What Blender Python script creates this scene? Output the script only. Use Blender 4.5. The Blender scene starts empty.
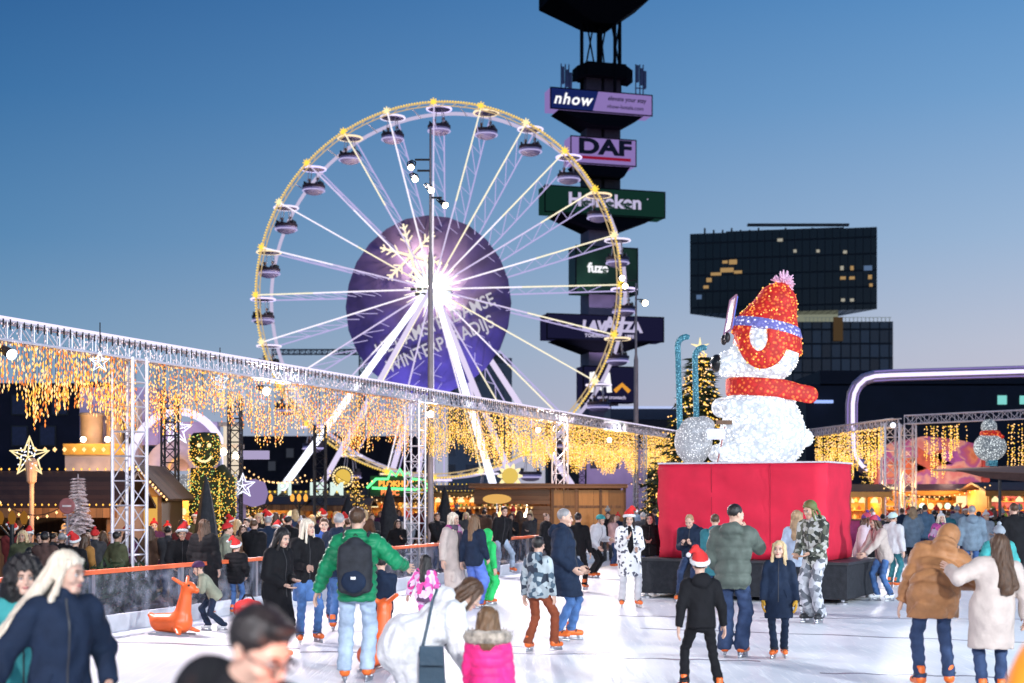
import bpy, bmesh, math, random
import numpy as np
from mathutils import Vector, Matrix, Quaternion
R = math.radians
PI = math.pi
random.seed(11)
rng = np.random.default_rng(11)
sc = bpy.context.scene
C = sc.collection
FPX, CX, HY, EYE = 1422.0, 512.0, 493.0, 2.0


def at(px, py, d):
    """a point d metres away seen at a pixel of the photograph"""
    return Vector(((px - CX) / FPX * d, d, EYE + (HY - py) / FPX * d))


def ux(px, d):
    return (px - CX) / FPX * d


def uz(py, d):
    return EYE + (HY - py) / FPX * d


# ------------------------------------------------------------------ materials
def newmat(name):
    m = bpy.data.materials.new(name)
    m.use_nodes = True
    nt = m.node_tree
    nt.nodes.clear()
    out = nt.nodes.new('ShaderNodeOutputMaterial')
    return m, nt, out


def nd(nt, typ, **kw):
    n = nt.nodes.new(typ)
    for k, v in kw.items():
        if k.startswith('i_'):
            n.inputs[k[2:].replace('_', ' ')].default_value = v
        else:
            setattr(n, k, v)
    return n


def c4(c):
    return (c[0], c[1], c[2], 1.0)


def pm(name, col, rough=.6, var=.18, scale=6, bump=.0, bscale=40, metal=0, spec=.4, sheen=0, col2=None, stretch=None, trans=0):
    """principled with uneven colour and a fine bump"""
    m, nt, out = newmat(name)
    b = nd(nt, 'ShaderNodeBsdfPrincipled')
    b.inputs['Roughness'].default_value = rough
    b.inputs['Metallic'].default_value = metal
    b.inputs['Specular IOR Level'].default_value = spec
    if sheen:
        b.inputs['Sheen Weight'].default_value = sheen
    if trans:
        b.inputs['Transmission Weight'].default_value = trans
    tc = nd(nt, 'ShaderNodeTexCoord')
    src = tc.outputs['Object']
    if stretch:
        mp = nd(nt, 'ShaderNodeMapping')
        mp.inputs['Scale'].default_value = stretch
        nt.links.new(src, mp.inputs[0])
        src = mp.outputs[0]
    n = nd(nt, 'ShaderNodeTexNoise')
    n.inputs['Scale'].default_value = scale
    n.inputs['Detail'].default_value = 5
    nt.links.new(src, n.inputs['Vector'])
    r = nd(nt, 'ShaderNodeValToRGB')
    a = col if col2 is None else col
    lo = [max(0, x * (1 - var)) for x in a]
    hi = [min(1, x * (1 + var)) for x in a] if col2 is None else col2
    r.color_ramp.elements[0].position = .3
    r.color_ramp.elements[1].position = .7
    r.color_ramp.elements[0].color = c4(lo)
    r.color_ramp.elements[1].color = c4(hi)
    nt.links.new(n.outputs['Fac'], r.inputs[0])
    nt.links.new(r.outputs[0], b.inputs['Base Color'])
    if bump:
        n2 = nd(nt, 'ShaderNodeTexNoise')
        n2.inputs['Scale'].default_value = bscale
        n2.inputs['Detail'].default_value = 4
        nt.links.new(src, n2.inputs['Vector'])
        bp = nd(nt, 'ShaderNodeBump')
        bp.inputs['Strength'].default_value = bump
        bp.inputs['Distance'].default_value = .02
        nt.links.new(n2.outputs['Fac'], bp.inputs['Height'])
        nt.links.new(bp.outputs[0], b.inputs['Normal'])
    nt.links.new(b.outputs[0], out.inputs[0])
    return m


def em(name, col, s=3.0, sample=False):
    m, nt, out = newmat(name)
    e = nd(nt, 'ShaderNodeEmission')
    e.inputs[0].default_value = c4(col)
    e.inputs[1].default_value = s
    nt.links.new(e.outputs[0], out.inputs[0])
    if not sample:
        m.cycles.emission_sampling = 'NONE'
    return m


def lit_bulbs(name, base, bulb, scale, dot, s_base, s_bulb, bump=.3):
    """a fabric shell set with closely spaced lit LED bulbs"""
    m, nt, out = newmat(name)
    tc = nd(nt, 'ShaderNodeTexCoord')
    v = nd(nt, 'ShaderNodeTexVoronoi')
    v.inputs['Scale'].default_value = scale
    nt.links.new(tc.outputs['Object'], v.inputs['Vector'])
    r = nd(nt, 'ShaderNodeValToRGB')
    r.color_ramp.elements[0].position = dot
    r.color_ramp.elements[1].position = dot * 2.2
    r.color_ramp.elements[0].color = (1, 1, 1, 1)
    r.color_ramp.elements[1].color = (0, 0, 0, 1)
    nt.links.new(v.outputs['Distance'], r.inputs[0])
    b = nd(nt, 'ShaderNodeBsdfPrincipled')
    b.inputs['Base Color'].default_value = c4([x * .38 for x in base])
    b.inputs['Roughness'].default_value = .7
    mx = nd(nt, 'ShaderNodeMix', data_type='RGBA')
    mx.inputs[6].default_value = c4([x * s_base for x in base])
    mx.inputs[7].default_value = c4([x * s_bulb for x in bulb])
    nt.links.new(r.outputs[0], mx.inputs[0])
    # every bulb burns a little differently
    sep = nd(nt, 'ShaderNodeSeparateColor')
    nt.links.new(v.outputs['Color'], sep.inputs[0])
    mr = nd(nt, 'ShaderNodeMapRange')
    mr.inputs[3].default_value = .55
    mr.inputs[4].default_value = 1.3
    nt.links.new(sep.outputs[0], mr.inputs[0])
    nt.links.new(mx.outputs[2], b.inputs['Emission Color'])
    nt.links.new(mr.outputs[0], b.inputs['Emission Strength'])
    bp = nd(nt, 'ShaderNodeBump')
    bp.inputs['Strength'].default_value = bump
    bp.inputs['Distance'].default_value = .03
    nt.links.new(v.outputs['Distance'], bp.inputs['Height'])
    nt.links.new(bp.outputs[0], b.inputs['Normal'])
    nt.links.new(b.outputs[0], out.inputs[0])
    m.cycles.emission_sampling = 'NONE'
    return m


def planks(name, col, width=.18, axis=0, rough=.6, var=.35, gap=.06):
    """boards side by side along one object axis, dark joints"""
    m, nt, out = newmat(name)
    tc = nd(nt, 'ShaderNodeTexCoord')
    sp = nd(nt, 'ShaderNodeSeparateXYZ')
    nt.links.new(tc.outputs['Object'], sp.inputs[0])
    mu = nd(nt, 'ShaderNodeMath', operation='MULTIPLY')
    mu.inputs[1].default_value = 1 / width
    nt.links.new(sp.outputs[axis], mu.inputs[0])
    fr = nd(nt, 'ShaderNodeMath', operation='FRACT')
    fl = nd(nt, 'ShaderNodeMath', operation='FLOOR')
    nt.links.new(mu.outputs[0], fr.inputs[0])
    nt.links.new(mu.outputs[0], fl.inputs[0])
    wn = nd(nt, 'ShaderNodeTexWhiteNoise', noise_dimensions='1D')
    nt.links.new(fl.outputs[0], wn.inputs['W'])
    no = nd(nt, 'ShaderNodeTexNoise')
    no.inputs['Scale'].default_value = 3
    no.inputs['Detail'].default_value = 6
    mp = nd(nt, 'ShaderNodeMapping')
    st = [8, 8, 8]
    st[2 if axis != 2 else 0] = .8
    mp.inputs['Scale'].default_value = st
    nt.links.new(tc.outputs['Object'], mp.inputs[0])
    nt.links.new(mp.outputs[0], no.inputs['Vector'])
    ad = nd(nt, 'ShaderNodeMath', operation='ADD')
    nt.links.new(wn.outputs['Value'], ad.inputs[0])
    nt.links.new(no.outputs['Fac'], ad.inputs[1])
    hv = nd(nt, 'ShaderNodeMath', operation='MULTIPLY')
    hv.inputs[1].default_value = .5
    nt.links.new(ad.outputs[0], hv.inputs[0])
    r = nd(nt, 'ShaderNodeValToRGB')
    r.color_ramp.elements[0].color = c4([x * (1 - var) for x in col])
    r.color_ramp.elements[1].color = c4([min(1, x * (1 + var)) for x in col])
    r.color_ramp.elements[0].position = .25
    r.color_ramp.elements[1].position = .75
    nt.links.new(hv.outputs[0], r.inputs[0])
    lt = nd(nt, 'ShaderNodeMath', operation='GREATER_THAN')
    lt.inputs[1].default_value = gap
    nt.links.new(fr.outputs[0], lt.inputs[0])
    b = nd(nt, 'ShaderNodeBsdfPrincipled')
    b.inputs['Roughness'].default_value = rough
    mx = nd(nt, 'ShaderNodeMix', data_type='RGBA')
    mx.inputs[6].default_value = c4([x * .15 for x in col])
    nt.links.new(lt.outputs[0], mx.inputs[0])
    nt.links.new(r.outputs[0], mx.inputs[7])
    nt.links.new(mx.outputs[2], b.inputs['Base Color'])
    bp = nd(nt, 'ShaderNodeBump')
    bp.inputs['Strength'].default_value = .5
    bp.inputs['Distance'].default_value = .02
    nt.links.new(lt.outputs[0], bp.inputs['Height'])
    nt.links.new(bp.outputs[0], b.inputs['Normal'])
    nt.links.new(b.outputs[0], out.inputs[0])
    return m


def patches(name, cols, scale=10, rough=.8, soft=False, kind='noise'):
    """camouflage, floral or plaid cloth: hard-edged patches of several colours"""
    m, nt, out = newmat(name)
    tc = nd(nt, 'ShaderNodeTexCoord')
    if kind == 'noise':
        n = nd(nt, 'ShaderNodeTexNoise')
        n.inputs['Scale'].default_value = scale
        n.inputs['Detail'].default_value = 3
        fac = n.outputs['Fac']
        lo, hi = .32, .68
    else:
        n = nd(nt, 'ShaderNodeTexVoronoi')
        n.inputs['Scale'].default_value = scale
        sp = nd(nt, 'ShaderNodeSeparateColor')
        nt.links.new(n.outputs['Color'], sp.inputs[0])
        fac = sp.outputs[0]
        lo, hi = 0., 1.
    nt.links.new(tc.outputs['Object'], n.inputs['Vector'])
    r = nd(nt, 'ShaderNodeValToRGB')
    r.color_ramp.interpolation = 'LINEAR' if soft else 'CONSTANT'
    k = len(cols)
    while len(r.color_ramp.elements) < k:
        r.color_ramp.elements.new(.5)
    for i, c in enumerate(cols):
        r.color_ramp.elements[i].position = lo + (hi - lo) * i / k
        r.color_ramp.elements[i].color = c4(c)
    nt.links.new(fac, r.inputs[0])
    b = nd(nt, 'ShaderNodeBsdfPrincipled')
    b.inputs['Roughness'].default_value = rough
    nt.links.new(r.outputs[0], b.inputs['Base Color'])
    nt.links.new(b.outputs[0], out.inputs[0])
    return m


# ------------------------------------------------------------------ mesh builder
class MB:
    def __init__(self):
        self.v, self.f, self.m = [], [], []
        self.n = 0

    def add(self, vs, fs, mi=0):
        o = self.n
        self.v.extend([tuple(p) for p in vs])
        self.n += len(vs)
        self.f.extend([tuple(i + o for i in f) for f in fs])
        self.m.extend([mi] * len(fs))
        return self

    def box(self, c, s, rz=0, mi=0, mat=None):
        hx, hy, hz = s[0] / 2, s[1] / 2, s[2] / 2
        vs = [Vector((x, y, z)) for x in (-hx, hx) for y in (-hy, hy) for z in (-hz, hz)]
        if mat is not None:
            vs = [mat @ v for v in vs]
        elif rz:
            q = Matrix.Rotation(rz, 3, 'Z')
            vs = [q @ v for v in vs]
        c = Vector(c)
        return self.add([v + c for v in vs], [(0, 1, 3, 2), (4, 6, 7, 5), (0, 4, 5, 1), (2, 3, 7, 6), (0, 2, 6, 4), (1, 5, 7, 3)], mi)

    def tube(self, a, b, r0, r1=None, n=6, mi=0, cap=True):
        a, b = Vector(a), Vector(b)
        r1 = r0 if r1 is None else r1
        d = b - a
        if d.length < 1e-6:
            return self
        q = d.to_track_quat('Z', 'Y')
        vs = []
        for p, r in ((a, r0), (b, r1)):
            for i in range(n):
                t = 2 * PI * i / n
                vs.append(p + q @ Vector((r * math.cos(t), r * math.sin(t), 0)))
        fs = [(i, (i + 1) % n, n + (i + 1) % n, n + i) for i in range(n)]
        if cap:
            fs += [tuple(range(n - 1, -1, -1)), tuple(range(n, 2 * n))]
        return self.add(vs, fs, mi)

    def path(self, pts, r, n=6, closed=False, mi=0):
        pts = [Vector(p) for p in pts]
        k = len(pts)
        vs, fs = [], []
        up0 = None
        for i, p in enumerate(pts):
            if closed:
                t = pts[(i + 1) % k] - pts[i - 1]
            else:
                t = pts[min(i + 1, k - 1)] - pts[max(i - 1, 0)]
            t.normalize()
            if up0 is None:
                up0 = Vector((0, 0, 1)) if abs(t.z) < .9 else Vector((0, 1, 0))
            x = t.cross(up0)
            if x.length < 1e-4:
                x = t.cross(Vector((0, 1, 0.01)))
            x.normalize()
            y = x.cross(t).normalized()
            up0 = y
            rr = r(i / max(1, k - 1)) if callable(r) else r
            for j in range(n):
                a = 2 * PI * j / n
                vs.append(p + x * (rr * math.cos(a)) + y * (rr * math.sin(a)))
        for i in range(k if closed else k - 1):
            i2 = (i + 1) % k
            for j in range(n):
                j2 = (j + 1) % n
                fs.append((i * n + j, i * n + j2, i2 * n + j2, i2 * n + j))
        if not closed:
            fs += [tuple(range(n - 1, -1, -1)), tuple((k - 1) * n + j for j in range(n))]
        return self.add(vs, fs, mi)

    def lathe(self, c, prof, n=20, mi=0, sx=1, sy=1, q=None):
        c = Vector(c)
        vs, fs = [], []
        for (r, z) in prof:
            for j in range(n):
                a = 2 * PI * j / n
                v = Vector((r * math.cos(a) * sx, r * math.sin(a) * sy, z))
                if q is not None:
                    v = q @ v
                vs.append(c + v)
        for i in range(len(prof) - 1):
            for j in range(n):
                j2 = (j + 1) % n
                fs.append((i * n + j, i * n + j2, (i + 1) * n + j2, (i + 1) * n + j))
        fs += [tuple(range(n - 1, -1, -1)), tuple((len(prof) - 1) * n + j for j in range(n))]
        return self.add(vs, fs, mi)

    def octa(self, c, r, rz=None, mi=0):
        x, y, z = c
        rz = r if rz is None else rz
        return self.add([(x + r, y, z), (x - r, y, z), (x, y + r, z), (x, y - r, z), (x, y, z + rz), (x, y, z - rz)],
                        [(0, 2, 4), (2, 1, 4), (1, 3, 4), (3, 0, 4), (2, 0, 5), (1, 2, 5), (3, 1, 5), (0, 3, 5)], mi)

    def ball(self, c, r, n=12, m=8, mi=0, s=(1, 1, 1)):
        c = Vector(c)
        vs = [c + Vector((0, 0, -r * s[2]))]
        for i in range(1, m):
            a = -PI / 2 + PI * i / m
            for j in range(n):
                b = 2 * PI * j / n
                vs.append(c + Vector((r * math.cos(a) * math.cos(b) * s[0], r * math.cos(a) * math.sin(b) * s[1], r * math.sin(a) * s[2])))
        vs.append(c + Vector((0, 0, r * s[2])))
        fs = [(0, 1 + (j + 1) % n, 1 + j) for j in range(n)]
        for i in range(m - 2):
            for j in range(n):
                fs.append((1 + i * n + j, 1 + i * n + (j + 1) % n, 1 + (i + 1) * n + (j + 1) % n, 1 + (i + 1) * n + j))
        t = len(vs) - 1
        o = 1 + (m - 2) * n
        fs += [(t, o + j, o + (j + 1) % n) for j in range(n)]
        return self.add(vs, fs, mi)

    def prism(self, poly, z0, z1, mi=0):
        k = len(poly)
        vs = [(x, y, z0) for x, y in poly] + [(x, y, z1) for x, y in poly]
        fs = [(i, (i + 1) % k, k + (i + 1) % k, k + i) for i in range(k)]
        fs += [tuple(range(k - 1, -1, -1)), tuple(range(k, 2 * k))]
        return self.add(vs, fs, mi)

    def slab(self, pts, t, mi=0):
        """a polygon in space given a thickness t along its normal"""
        pts = [Vector(p) for p in pts]
        nrm = (pts[1] - pts[0]).cross(pts[2] - pts[0]).normalized() * t
        k = len(pts)
        vs = pts + [p - nrm for p in pts]
        fs = [tuple(range(k)), tuple(range(2 * k - 1, k - 1, -1))] + [(i, k + i, k + (i + 1) % k, (i + 1) % k) for i in range(k)]
        return self.add(vs, fs, mi)

    def build(self, name, mats, parent=None, smooth=False, loc=None):
        me = bpy.data.meshes.new(name)
        me.from_pydata(self.v, [], self.f)
        return mesh_obj(name, me, mats, parent, smooth, self.m, loc)


def mesh_obj(name, me, mats, parent=None, smooth=False, mi=None, loc=None):
    if not isinstance(mats, (list, tuple)):
        mats = [mats]
    for m in mats:
        me.materials.append(m)
    if mi is not None and len(mats) > 1:
        me.polygons.foreach_set('material_index', mi)
    if smooth:
        me.polygons.foreach_set('use_smooth', [True] * len(me.polygons))
    me.update()
    o = bpy.data.objects.new(name, me)
    C.objects.link(o)
    if parent is not None:
        o.parent = parent
    if loc is not None:
        o.location = loc
    return o


def tag(o, label=None, cat=None, group=None, kind=None):
    if label:
        o['label'] = label
    if cat:
        o['category'] = cat
    if group:
        o['group'] = group
    if kind:
        o['kind'] = kind
    return o


def thing(name, label, cat, loc=(0, 0, 0), rz=0, group=None):
    o = bpy.data.objects.new(name, None)
    o.empty_display_size = .2
    C.objects.link(o)
    o.location = loc
    o.rotation_euler = (0, 0, rz)
    return tag(o, label, cat, group)


def struct(o):
    o['kind'] = 'structure'
    return o


def text_obj(name, body, size, mat, parent, loc, rot=(PI / 2, 0, 0), depth=.02, bold=0.0, shear=0.0, align='CENTER', sx=1.0, spacing=1.0):
    cu = bpy.data.curves.new(name, 'FONT')
    cu.body = body
    cu.size = size
    cu.extrude = depth
    cu.offset = bold
    cu.shear = shear
    cu.align_x = align
    cu.align_y = 'CENTER'
    cu.space_character = spacing
    o = bpy.data.objects.new(name, cu)
    C.objects.link(o)
    dg = bpy.context.evaluated_depsgraph_get()
    me = bpy.data.meshes.new_from_object(o.evaluated_get(dg))
    bpy.data.objects.remove(o)
    bpy.data.curves.remove(cu)
    me.materials.clear()
    o2 = mesh_obj(name, me, mat, parent)
    o2.location = loc
    o2.rotation_euler = rot
    o2.scale = (sx, 1, 1)
    return o2


_kids = {}


def copy_tree(o, parent=None):
    c = o.copy()
    C.objects.link(c)
    if parent is not None:
        c.parent = parent
    for ch in o.children:
        copy_tree(ch, c)
    return c


# ------------------------------------------------------------------ surface nets on signed distances
def snet(f, lo, hi, h):
    lo = np.array(lo, float)
    hi = np.array(hi, float)
    n = np.ceil((hi - lo) / h).astype(int) + 1
    ax = [lo[i] + h * np.arange(n[i]) for i in range(3)]
    P = np.stack(np.meshgrid(*ax, indexing='ij'), -1).astype(np.float32)
    V = f(P)
    S = V < 0
    sl = lambda d, k: slice(d, k - 1 + d)
    cnt = np.zeros(n - 1, int)
    for dx in (0, 1):
        for dy in (0, 1):
            for dz in (0, 1):
                cnt += S[sl(dx, n[0]), sl(dy, n[1]), sl(dz, n[2])]
    mask = (cnt > 0) & (cnt < 8)
    idx = -np.ones(n - 1, int)
    cells = np.argwhere(mask)
    if len(cells) == 0:
        return np.zeros((0, 3)), np.zeros((0, 4), int)
    idx[mask] = np.arange(len(cells))
    acc = np.zeros((len(cells), 3))
    w = np.zeros(len(cells))
    for a in range(3):
        b, c = (a + 1) % 3, (a + 2) % 3
        for i in (0, 1):
            for j in (0, 1):
                o = np.zeros(3, int)
                o[b] = i
                o[c] = j
                o2 = o.copy()
                o2[a] = 1
                p0 = cells + o
                p1 = cells + o2
                v0 = V[p0[:, 0], p0[:, 1], p0[:, 2]]
                v1 = V[p1[:, 0], p1[:, 1], p1[:, 2]]
                cr = (v0 < 0) != (v1 < 0)
                t = np.where(cr, v0 / np.where(cr, v0 - v1, 1), 0)
                q = o[None, :] + np.zeros((len(cells), 3))
                q[:, a] = t
                acc[cr] += q[cr]
                w[cr] += 1
    verts = lo + h * (cells + acc / np.maximum(w, 1)[:, None])
    quads = []
    for a in range(3):
        b, c = (a + 1) % 3, (a + 2) % 3
        s0 = [slice(1, n[k] - 1) for k in range(3)]
        s0[a] = slice(0, n[a] - 1)
        s1 = list(s0)
        s1[a] = slice(1, n[a])
        A = S[tuple(s0)]
        B = S[tuple(s1)]
        cr = A != B
        e = np.argwhere(cr)
        if len(e) == 0:
            continue
        flip = A[cr]
        off = np.ones(3, int)
        off[a] = 0
        e = e + off
        eb = np.zeros(3, int)
        eb[b] = 1
        ec = np.zeros(3, int)
        ec[c] = 1
        g = lambda p: idx[p[:, 0], p[:, 1], p[:, 2]]
        q = np.stack([g(e - eb - ec), g(e - ec), g(e), g(e - eb)], 1)
        q[~flip] = q[~flip][:, ::-1]
        quads.append(q)
    q = np.concatenate(quads)
    q = q[(q >= 0).all(1)]
    return verts, q


def np_mesh(name, parts):
    """parts: list of (verts, quads, material index) -> mesh data"""
    vs, fs, mi = [], [], []
    o = 0
    for v, q, m in parts:
        vs.append(np.asarray(v))
        fs.extend((np.asarray(q) + o).tolist() if not isinstance(q, list) else [tuple(i + o for i in f) for f in q])
        mi += [m] * len(q)
        o += len(v)
    me = bpy.data.meshes.new(name)
    me.from_pydata(np.concatenate(vs).tolist(), [], fs)
    me.polygons.foreach_set('use_smooth', [True] * len(me.polygons))
    return me, mi


def rc(P, a, b, ra, rb, fl=None):
    """round cone from a to b"""
    a = np.asarray(a, np.float32)
    b = np.asarray(b, np.float32)
    d = b - a
    L = float(d @ d) + 1e-9
    q = P - a
    t = np.clip((q @ d) / L, 0, 1)
    r = q - t[..., None] * d
    if fl is not None:
        r = r / np.asarray(fl, np.float32)
    return np.sqrt((r * r).sum(-1)) - (ra + (rb - ra) * t)


def el(P, c, r):
    r = np.asarray(r, np.float32)
    q = P - np.asarray(c, np.float32)
    k0 = np.sqrt(((q / r) ** 2).sum(-1))
    k1 = np.sqrt(((q / (r * r)) ** 2).sum(-1))
    return k0 * (k0 - 1) / np.maximum(k1, 1e-6)


def su(a, b, k):
    h = np.clip(.5 + .5 * (b - a) / k, 0, 1)
    return b + (a - b) * h - k * h * (1 - h)


def ss(a, b, k):
    """a minus b, smooth"""
    return -su(-a, b, k)


def sall(ds, k):
    r = ds[0]
    for d in ds[1:]:
        r = su(r, d, k)
    return r


_PH = [rng.uniform(0, 6.28, 3) for _ in range(8)]
_FR = [rng.normal(0, 1, 3) for _ in range(8)]


def wob(P, f, seed=0):
    """cheap smooth noise for folds and locks"""
    s = 0
    for i in range(4):
        w = _FR[(i + seed) % 8] * f * (1 + .6 * i)
        s = s + np.sin(P @ w.astype(np.float32) + _PH[(i + seed) % 8][0] + seed) / (1 + .6 * i)
    return s * .4
# ================================================================== world, camera
sc.render.engine = 'CYCLES'
sc.view_settings.view_transform = 'Standard'
sc.view_settings.look = 'None'
sc.view_settings.exposure = 0
sc.view_settings.gamma = 1
sc.cycles.use_denoising = True
sc.cycles.max_bounces = 6
sc.cycles.diffuse_bounces = 2
sc.cycles.glossy_bounces = 3
sc.cycles.transmission_bounces = 4
sc.cycles.transparent_max_bounces = 12
sc.cycles.sample_clamp_indirect = 3
sc.cycles.sample_clamp_direct = 0
sc.cycles.caustics_reflective = False
sc.cycles.caustics_refractive = False

cam = bpy.data.cameras.new('Camera')
cam.sensor_width = 36
cam.lens = FPX / 1024 * 36
cam.shift_y = (HY - 341.5) / 1024
cam.clip_start = .1
cam.clip_end = 6000
cam.dof.use_dof = True
cam.dof.focus_distance = 21
cam.dof.aperture_fstop = 1.7
co = bpy.data.objects.new('Camera', cam)
C.objects.link(co)
co.location = (0, 0, EYE)
co.rotation_euler = (PI / 2, 0, 0)
sc.camera = co

SUN_EL, SUN_AZ = -1.5, 50.0
w = bpy.data.worlds.new('World')
sc.world = w
w.use_nodes = True
nt = w.node_tree
nt.nodes.clear()
wo = nt.nodes.new('ShaderNodeOutputWorld')
tc = nt.nodes.new('ShaderNodeTexCoord')
sp = nt.nodes.new('ShaderNodeSeparateXYZ')
nt.links.new(tc.outputs['Generated'], sp.inputs[0])


def srgb(r, g, b):
    f = lambda x: (x / 255 / 12.92) if x / 255 <= .04045 else ((x / 255 + .055) / 1.055) ** 2.4
    return (f(r), f(g), f(b))


def ramp(stops):
    n = nt.nodes.new('ShaderNodeValToRGB')
    while len(n.color_ramp.elements) < len(stops):
        n.color_ramp.elements.new(.5)
    for e, (p, c) in zip(n.color_ramp.elements, stops):
        e.position = p
        e.color = c4(srgb(*c))
    return n


# dusk: afterglow low on the right, night coming from the left
ra = ramp([(0, (152, 166, 190)), (.05, (134, 160, 190)), (.10, (111, 151, 186)), (.17, (79, 131, 177)), (.26, (50, 108, 162)), (.34, (30, 87, 145)), (.6, (16, 50, 104)), (1, (10, 32, 72))])
rb = ramp([(0, (198, 187, 200)), (.05, (194, 188, 205)), (.10, (182, 189, 210)), (.17, (150, 178, 211)), (.26, (110, 157, 204)), (.34, (78, 137, 194)), (.6, (52, 96, 160)), (1, (24, 54, 108))])
mr = nt.nodes.new('ShaderNodeMapRange')
mr.inputs[1].default_value = -.36
mr.inputs[2].default_value = .36
nt.links.new(sp.outputs[0], mr.inputs[0])
for r_ in (ra, rb):
    nt.links.new(sp.outputs[2], r_.inputs[0])
mx = nt.nodes.new('ShaderNodeMix')
mx.data_type = 'RGBA'
nt.links.new(mr.outputs[0], mx.inputs[0])
nt.links.new(ra.outputs[0], mx.inputs[6])
nt.links.new(rb.outputs[0], mx.inputs[7])
sky = nt.nodes.new('ShaderNodeTexSky')
sky.sky_type = 'NISHITA'
sky.sun_disc = False
sky.sun_elevation = R(SUN_EL)
sky.sun_rotation = R(SUN_AZ)
bg1 = nt.nodes.new('ShaderNodeBackground')
bg1.inputs[1].default_value = 1.0
bg2 = nt.nodes.new('ShaderNodeBackground')
bg2.inputs[1].default_value = .05
nt.links.new(mx.outputs[2], bg1.inputs[0])
nt.links.new(sky.outputs[0], bg2.inputs[0])
ads = nt.nodes.new('ShaderNodeAddShader')
nt.links.new(bg1.outputs[0], ads.inputs[0])
nt.links.new(bg2.outputs[0], ads.inputs[1])
nt.links.new(ads.outputs[0], wo.inputs[0])


def spot(loc, target, power, col, size=100, blend=.6, rad=.4):
    l = bpy.data.lights.new('floodlight_beam', 'SPOT')
    l.energy = power
    l.color = col
    l.spot_size = R(size)
    l.spot_blend = blend
    l.shadow_soft_size = rad
    o = bpy.data.objects.new('floodlight_beam', l)
    C.objects.link(o)
    o.location = loc
    o.rotation_euler = (Vector(target) - Vector(loc)).to_track_quat('-Z', 'Y').to_euler()
    return o


def lamp(loc, power, col, rad=.3):
    l = bpy.data.lights.new('lamp_glow', 'POINT')
    l.energy = power
    l.color = col
    l.shadow_soft_size = rad
    o = bpy.data.objects.new('lamp_glow', l)
    C.objects.link(o)
    o.location = loc
    return o


# ================================================================== shared materials
M = {}
M['white_metal'] = pm('white_truss_metal', (.78, .74, .8), .4, .08, metal=.3)
M['dark_metal'] = pm('dark_metal', (.03, .03, .035), .5, .2)
M['steel'] = pm('steel', (.55, .56, .6), .3, .1, metal=.9)
M['black'] = pm('black_paint', (.012, .012, .014), .5, .2)
M['black_cloth'] = pm('black_cloth', (.018, .02, .026), .85, .3, 12, .3)
M['wood'] = planks('brown_boards', (.20, .085, .03), .14, 0)
M['wood_h'] = planks('brown_boards_laid', (.16, .07, .028), .16, 2)
M['wood_panel'] = planks('orange_wood', (.42, .19, .055), .5, 0, gap=.02)
M['roof'] = planks('dark_roof_boards', (.045, .02, .013), .2, 1)
M['warm'] = em('warm_bulb', (1, .58, .24), 2.1)
M['gold'] = em('gold_bulb', (1, .50, .08), 1.9)
M['amber'] = em('amber_bulb', (1, .26, .05), 1.5)
M['coolw'] = em('cool_white_led', (.86, .88, 1), 1.7)
M['lav'] = em('lavender_led', (.72, .62, 1), 1.6)
M['lavw'] = em('lavender_white_led', (.86, .78, 1), 1.25)
M['lavd'] = em('dim_lavender_led', (.66, .58, 1), .8)
M['yel'] = em('yellow_led', (1, .66, .08), 1.35)
M['yelw'] = em('pale_yellow_led', (1, .80, .42), 1.3)
M['white_lamp'] = em('floodlight_lens', (.92, .95, 1), 14)
M['warm_lamp'] = em('warm_floodlight_lens', (1, .82, .55), 14)
M['blue_led'] = em('blue_led', (.2, .4, 1), 2.2)
M['red_led'] = em('red_led', (1, .08, .04), 2)
M['teal_led'] = em('teal_lit_window', (.25, .75, .7), .9)
M['orange_lit'] = em('orange_lit_interior', (1, .42, .07), 1.0)
M['amber_lit'] = em('amber_lit_wall', (1, .55, .12), .8)
M['green_neon'] = em('green_neon', (.15, 1, .3), 1.8)
M['orange_neon'] = em('orange_neon', (1, .35, .06), 1.8)
M['sign_white'] = em('lit_letter_white', (.95, .95, 1), 1.1)
M['sign_lav'] = em('lit_letter_lavender', (.72, .66, .95), .75)
M['rail'] = pm('orange_red_rail', (.75, .14, .05), .45, .1)
M['white_board'] = pm('scuffed_white_board', (.72, .72, .76), .5, .1, 5, .1)
M['concrete'] = pm('concrete', (.30, .27, .30), .8, .15, 1.5, .2, 4)
M['red_cloth'] = pm('red_stretch_cloth', (.62, .012, .045), .75, .1, 2.5, .35, 3)

# ================================================================== ground, ice
gm = pm('wet_paving', (.05, .045, .045), .55, .3, 3, .3, 12)
g = MB().box((0, 900, -.12), (5000, 4400, .1)).build('ground', gm)
struct(g)


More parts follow.
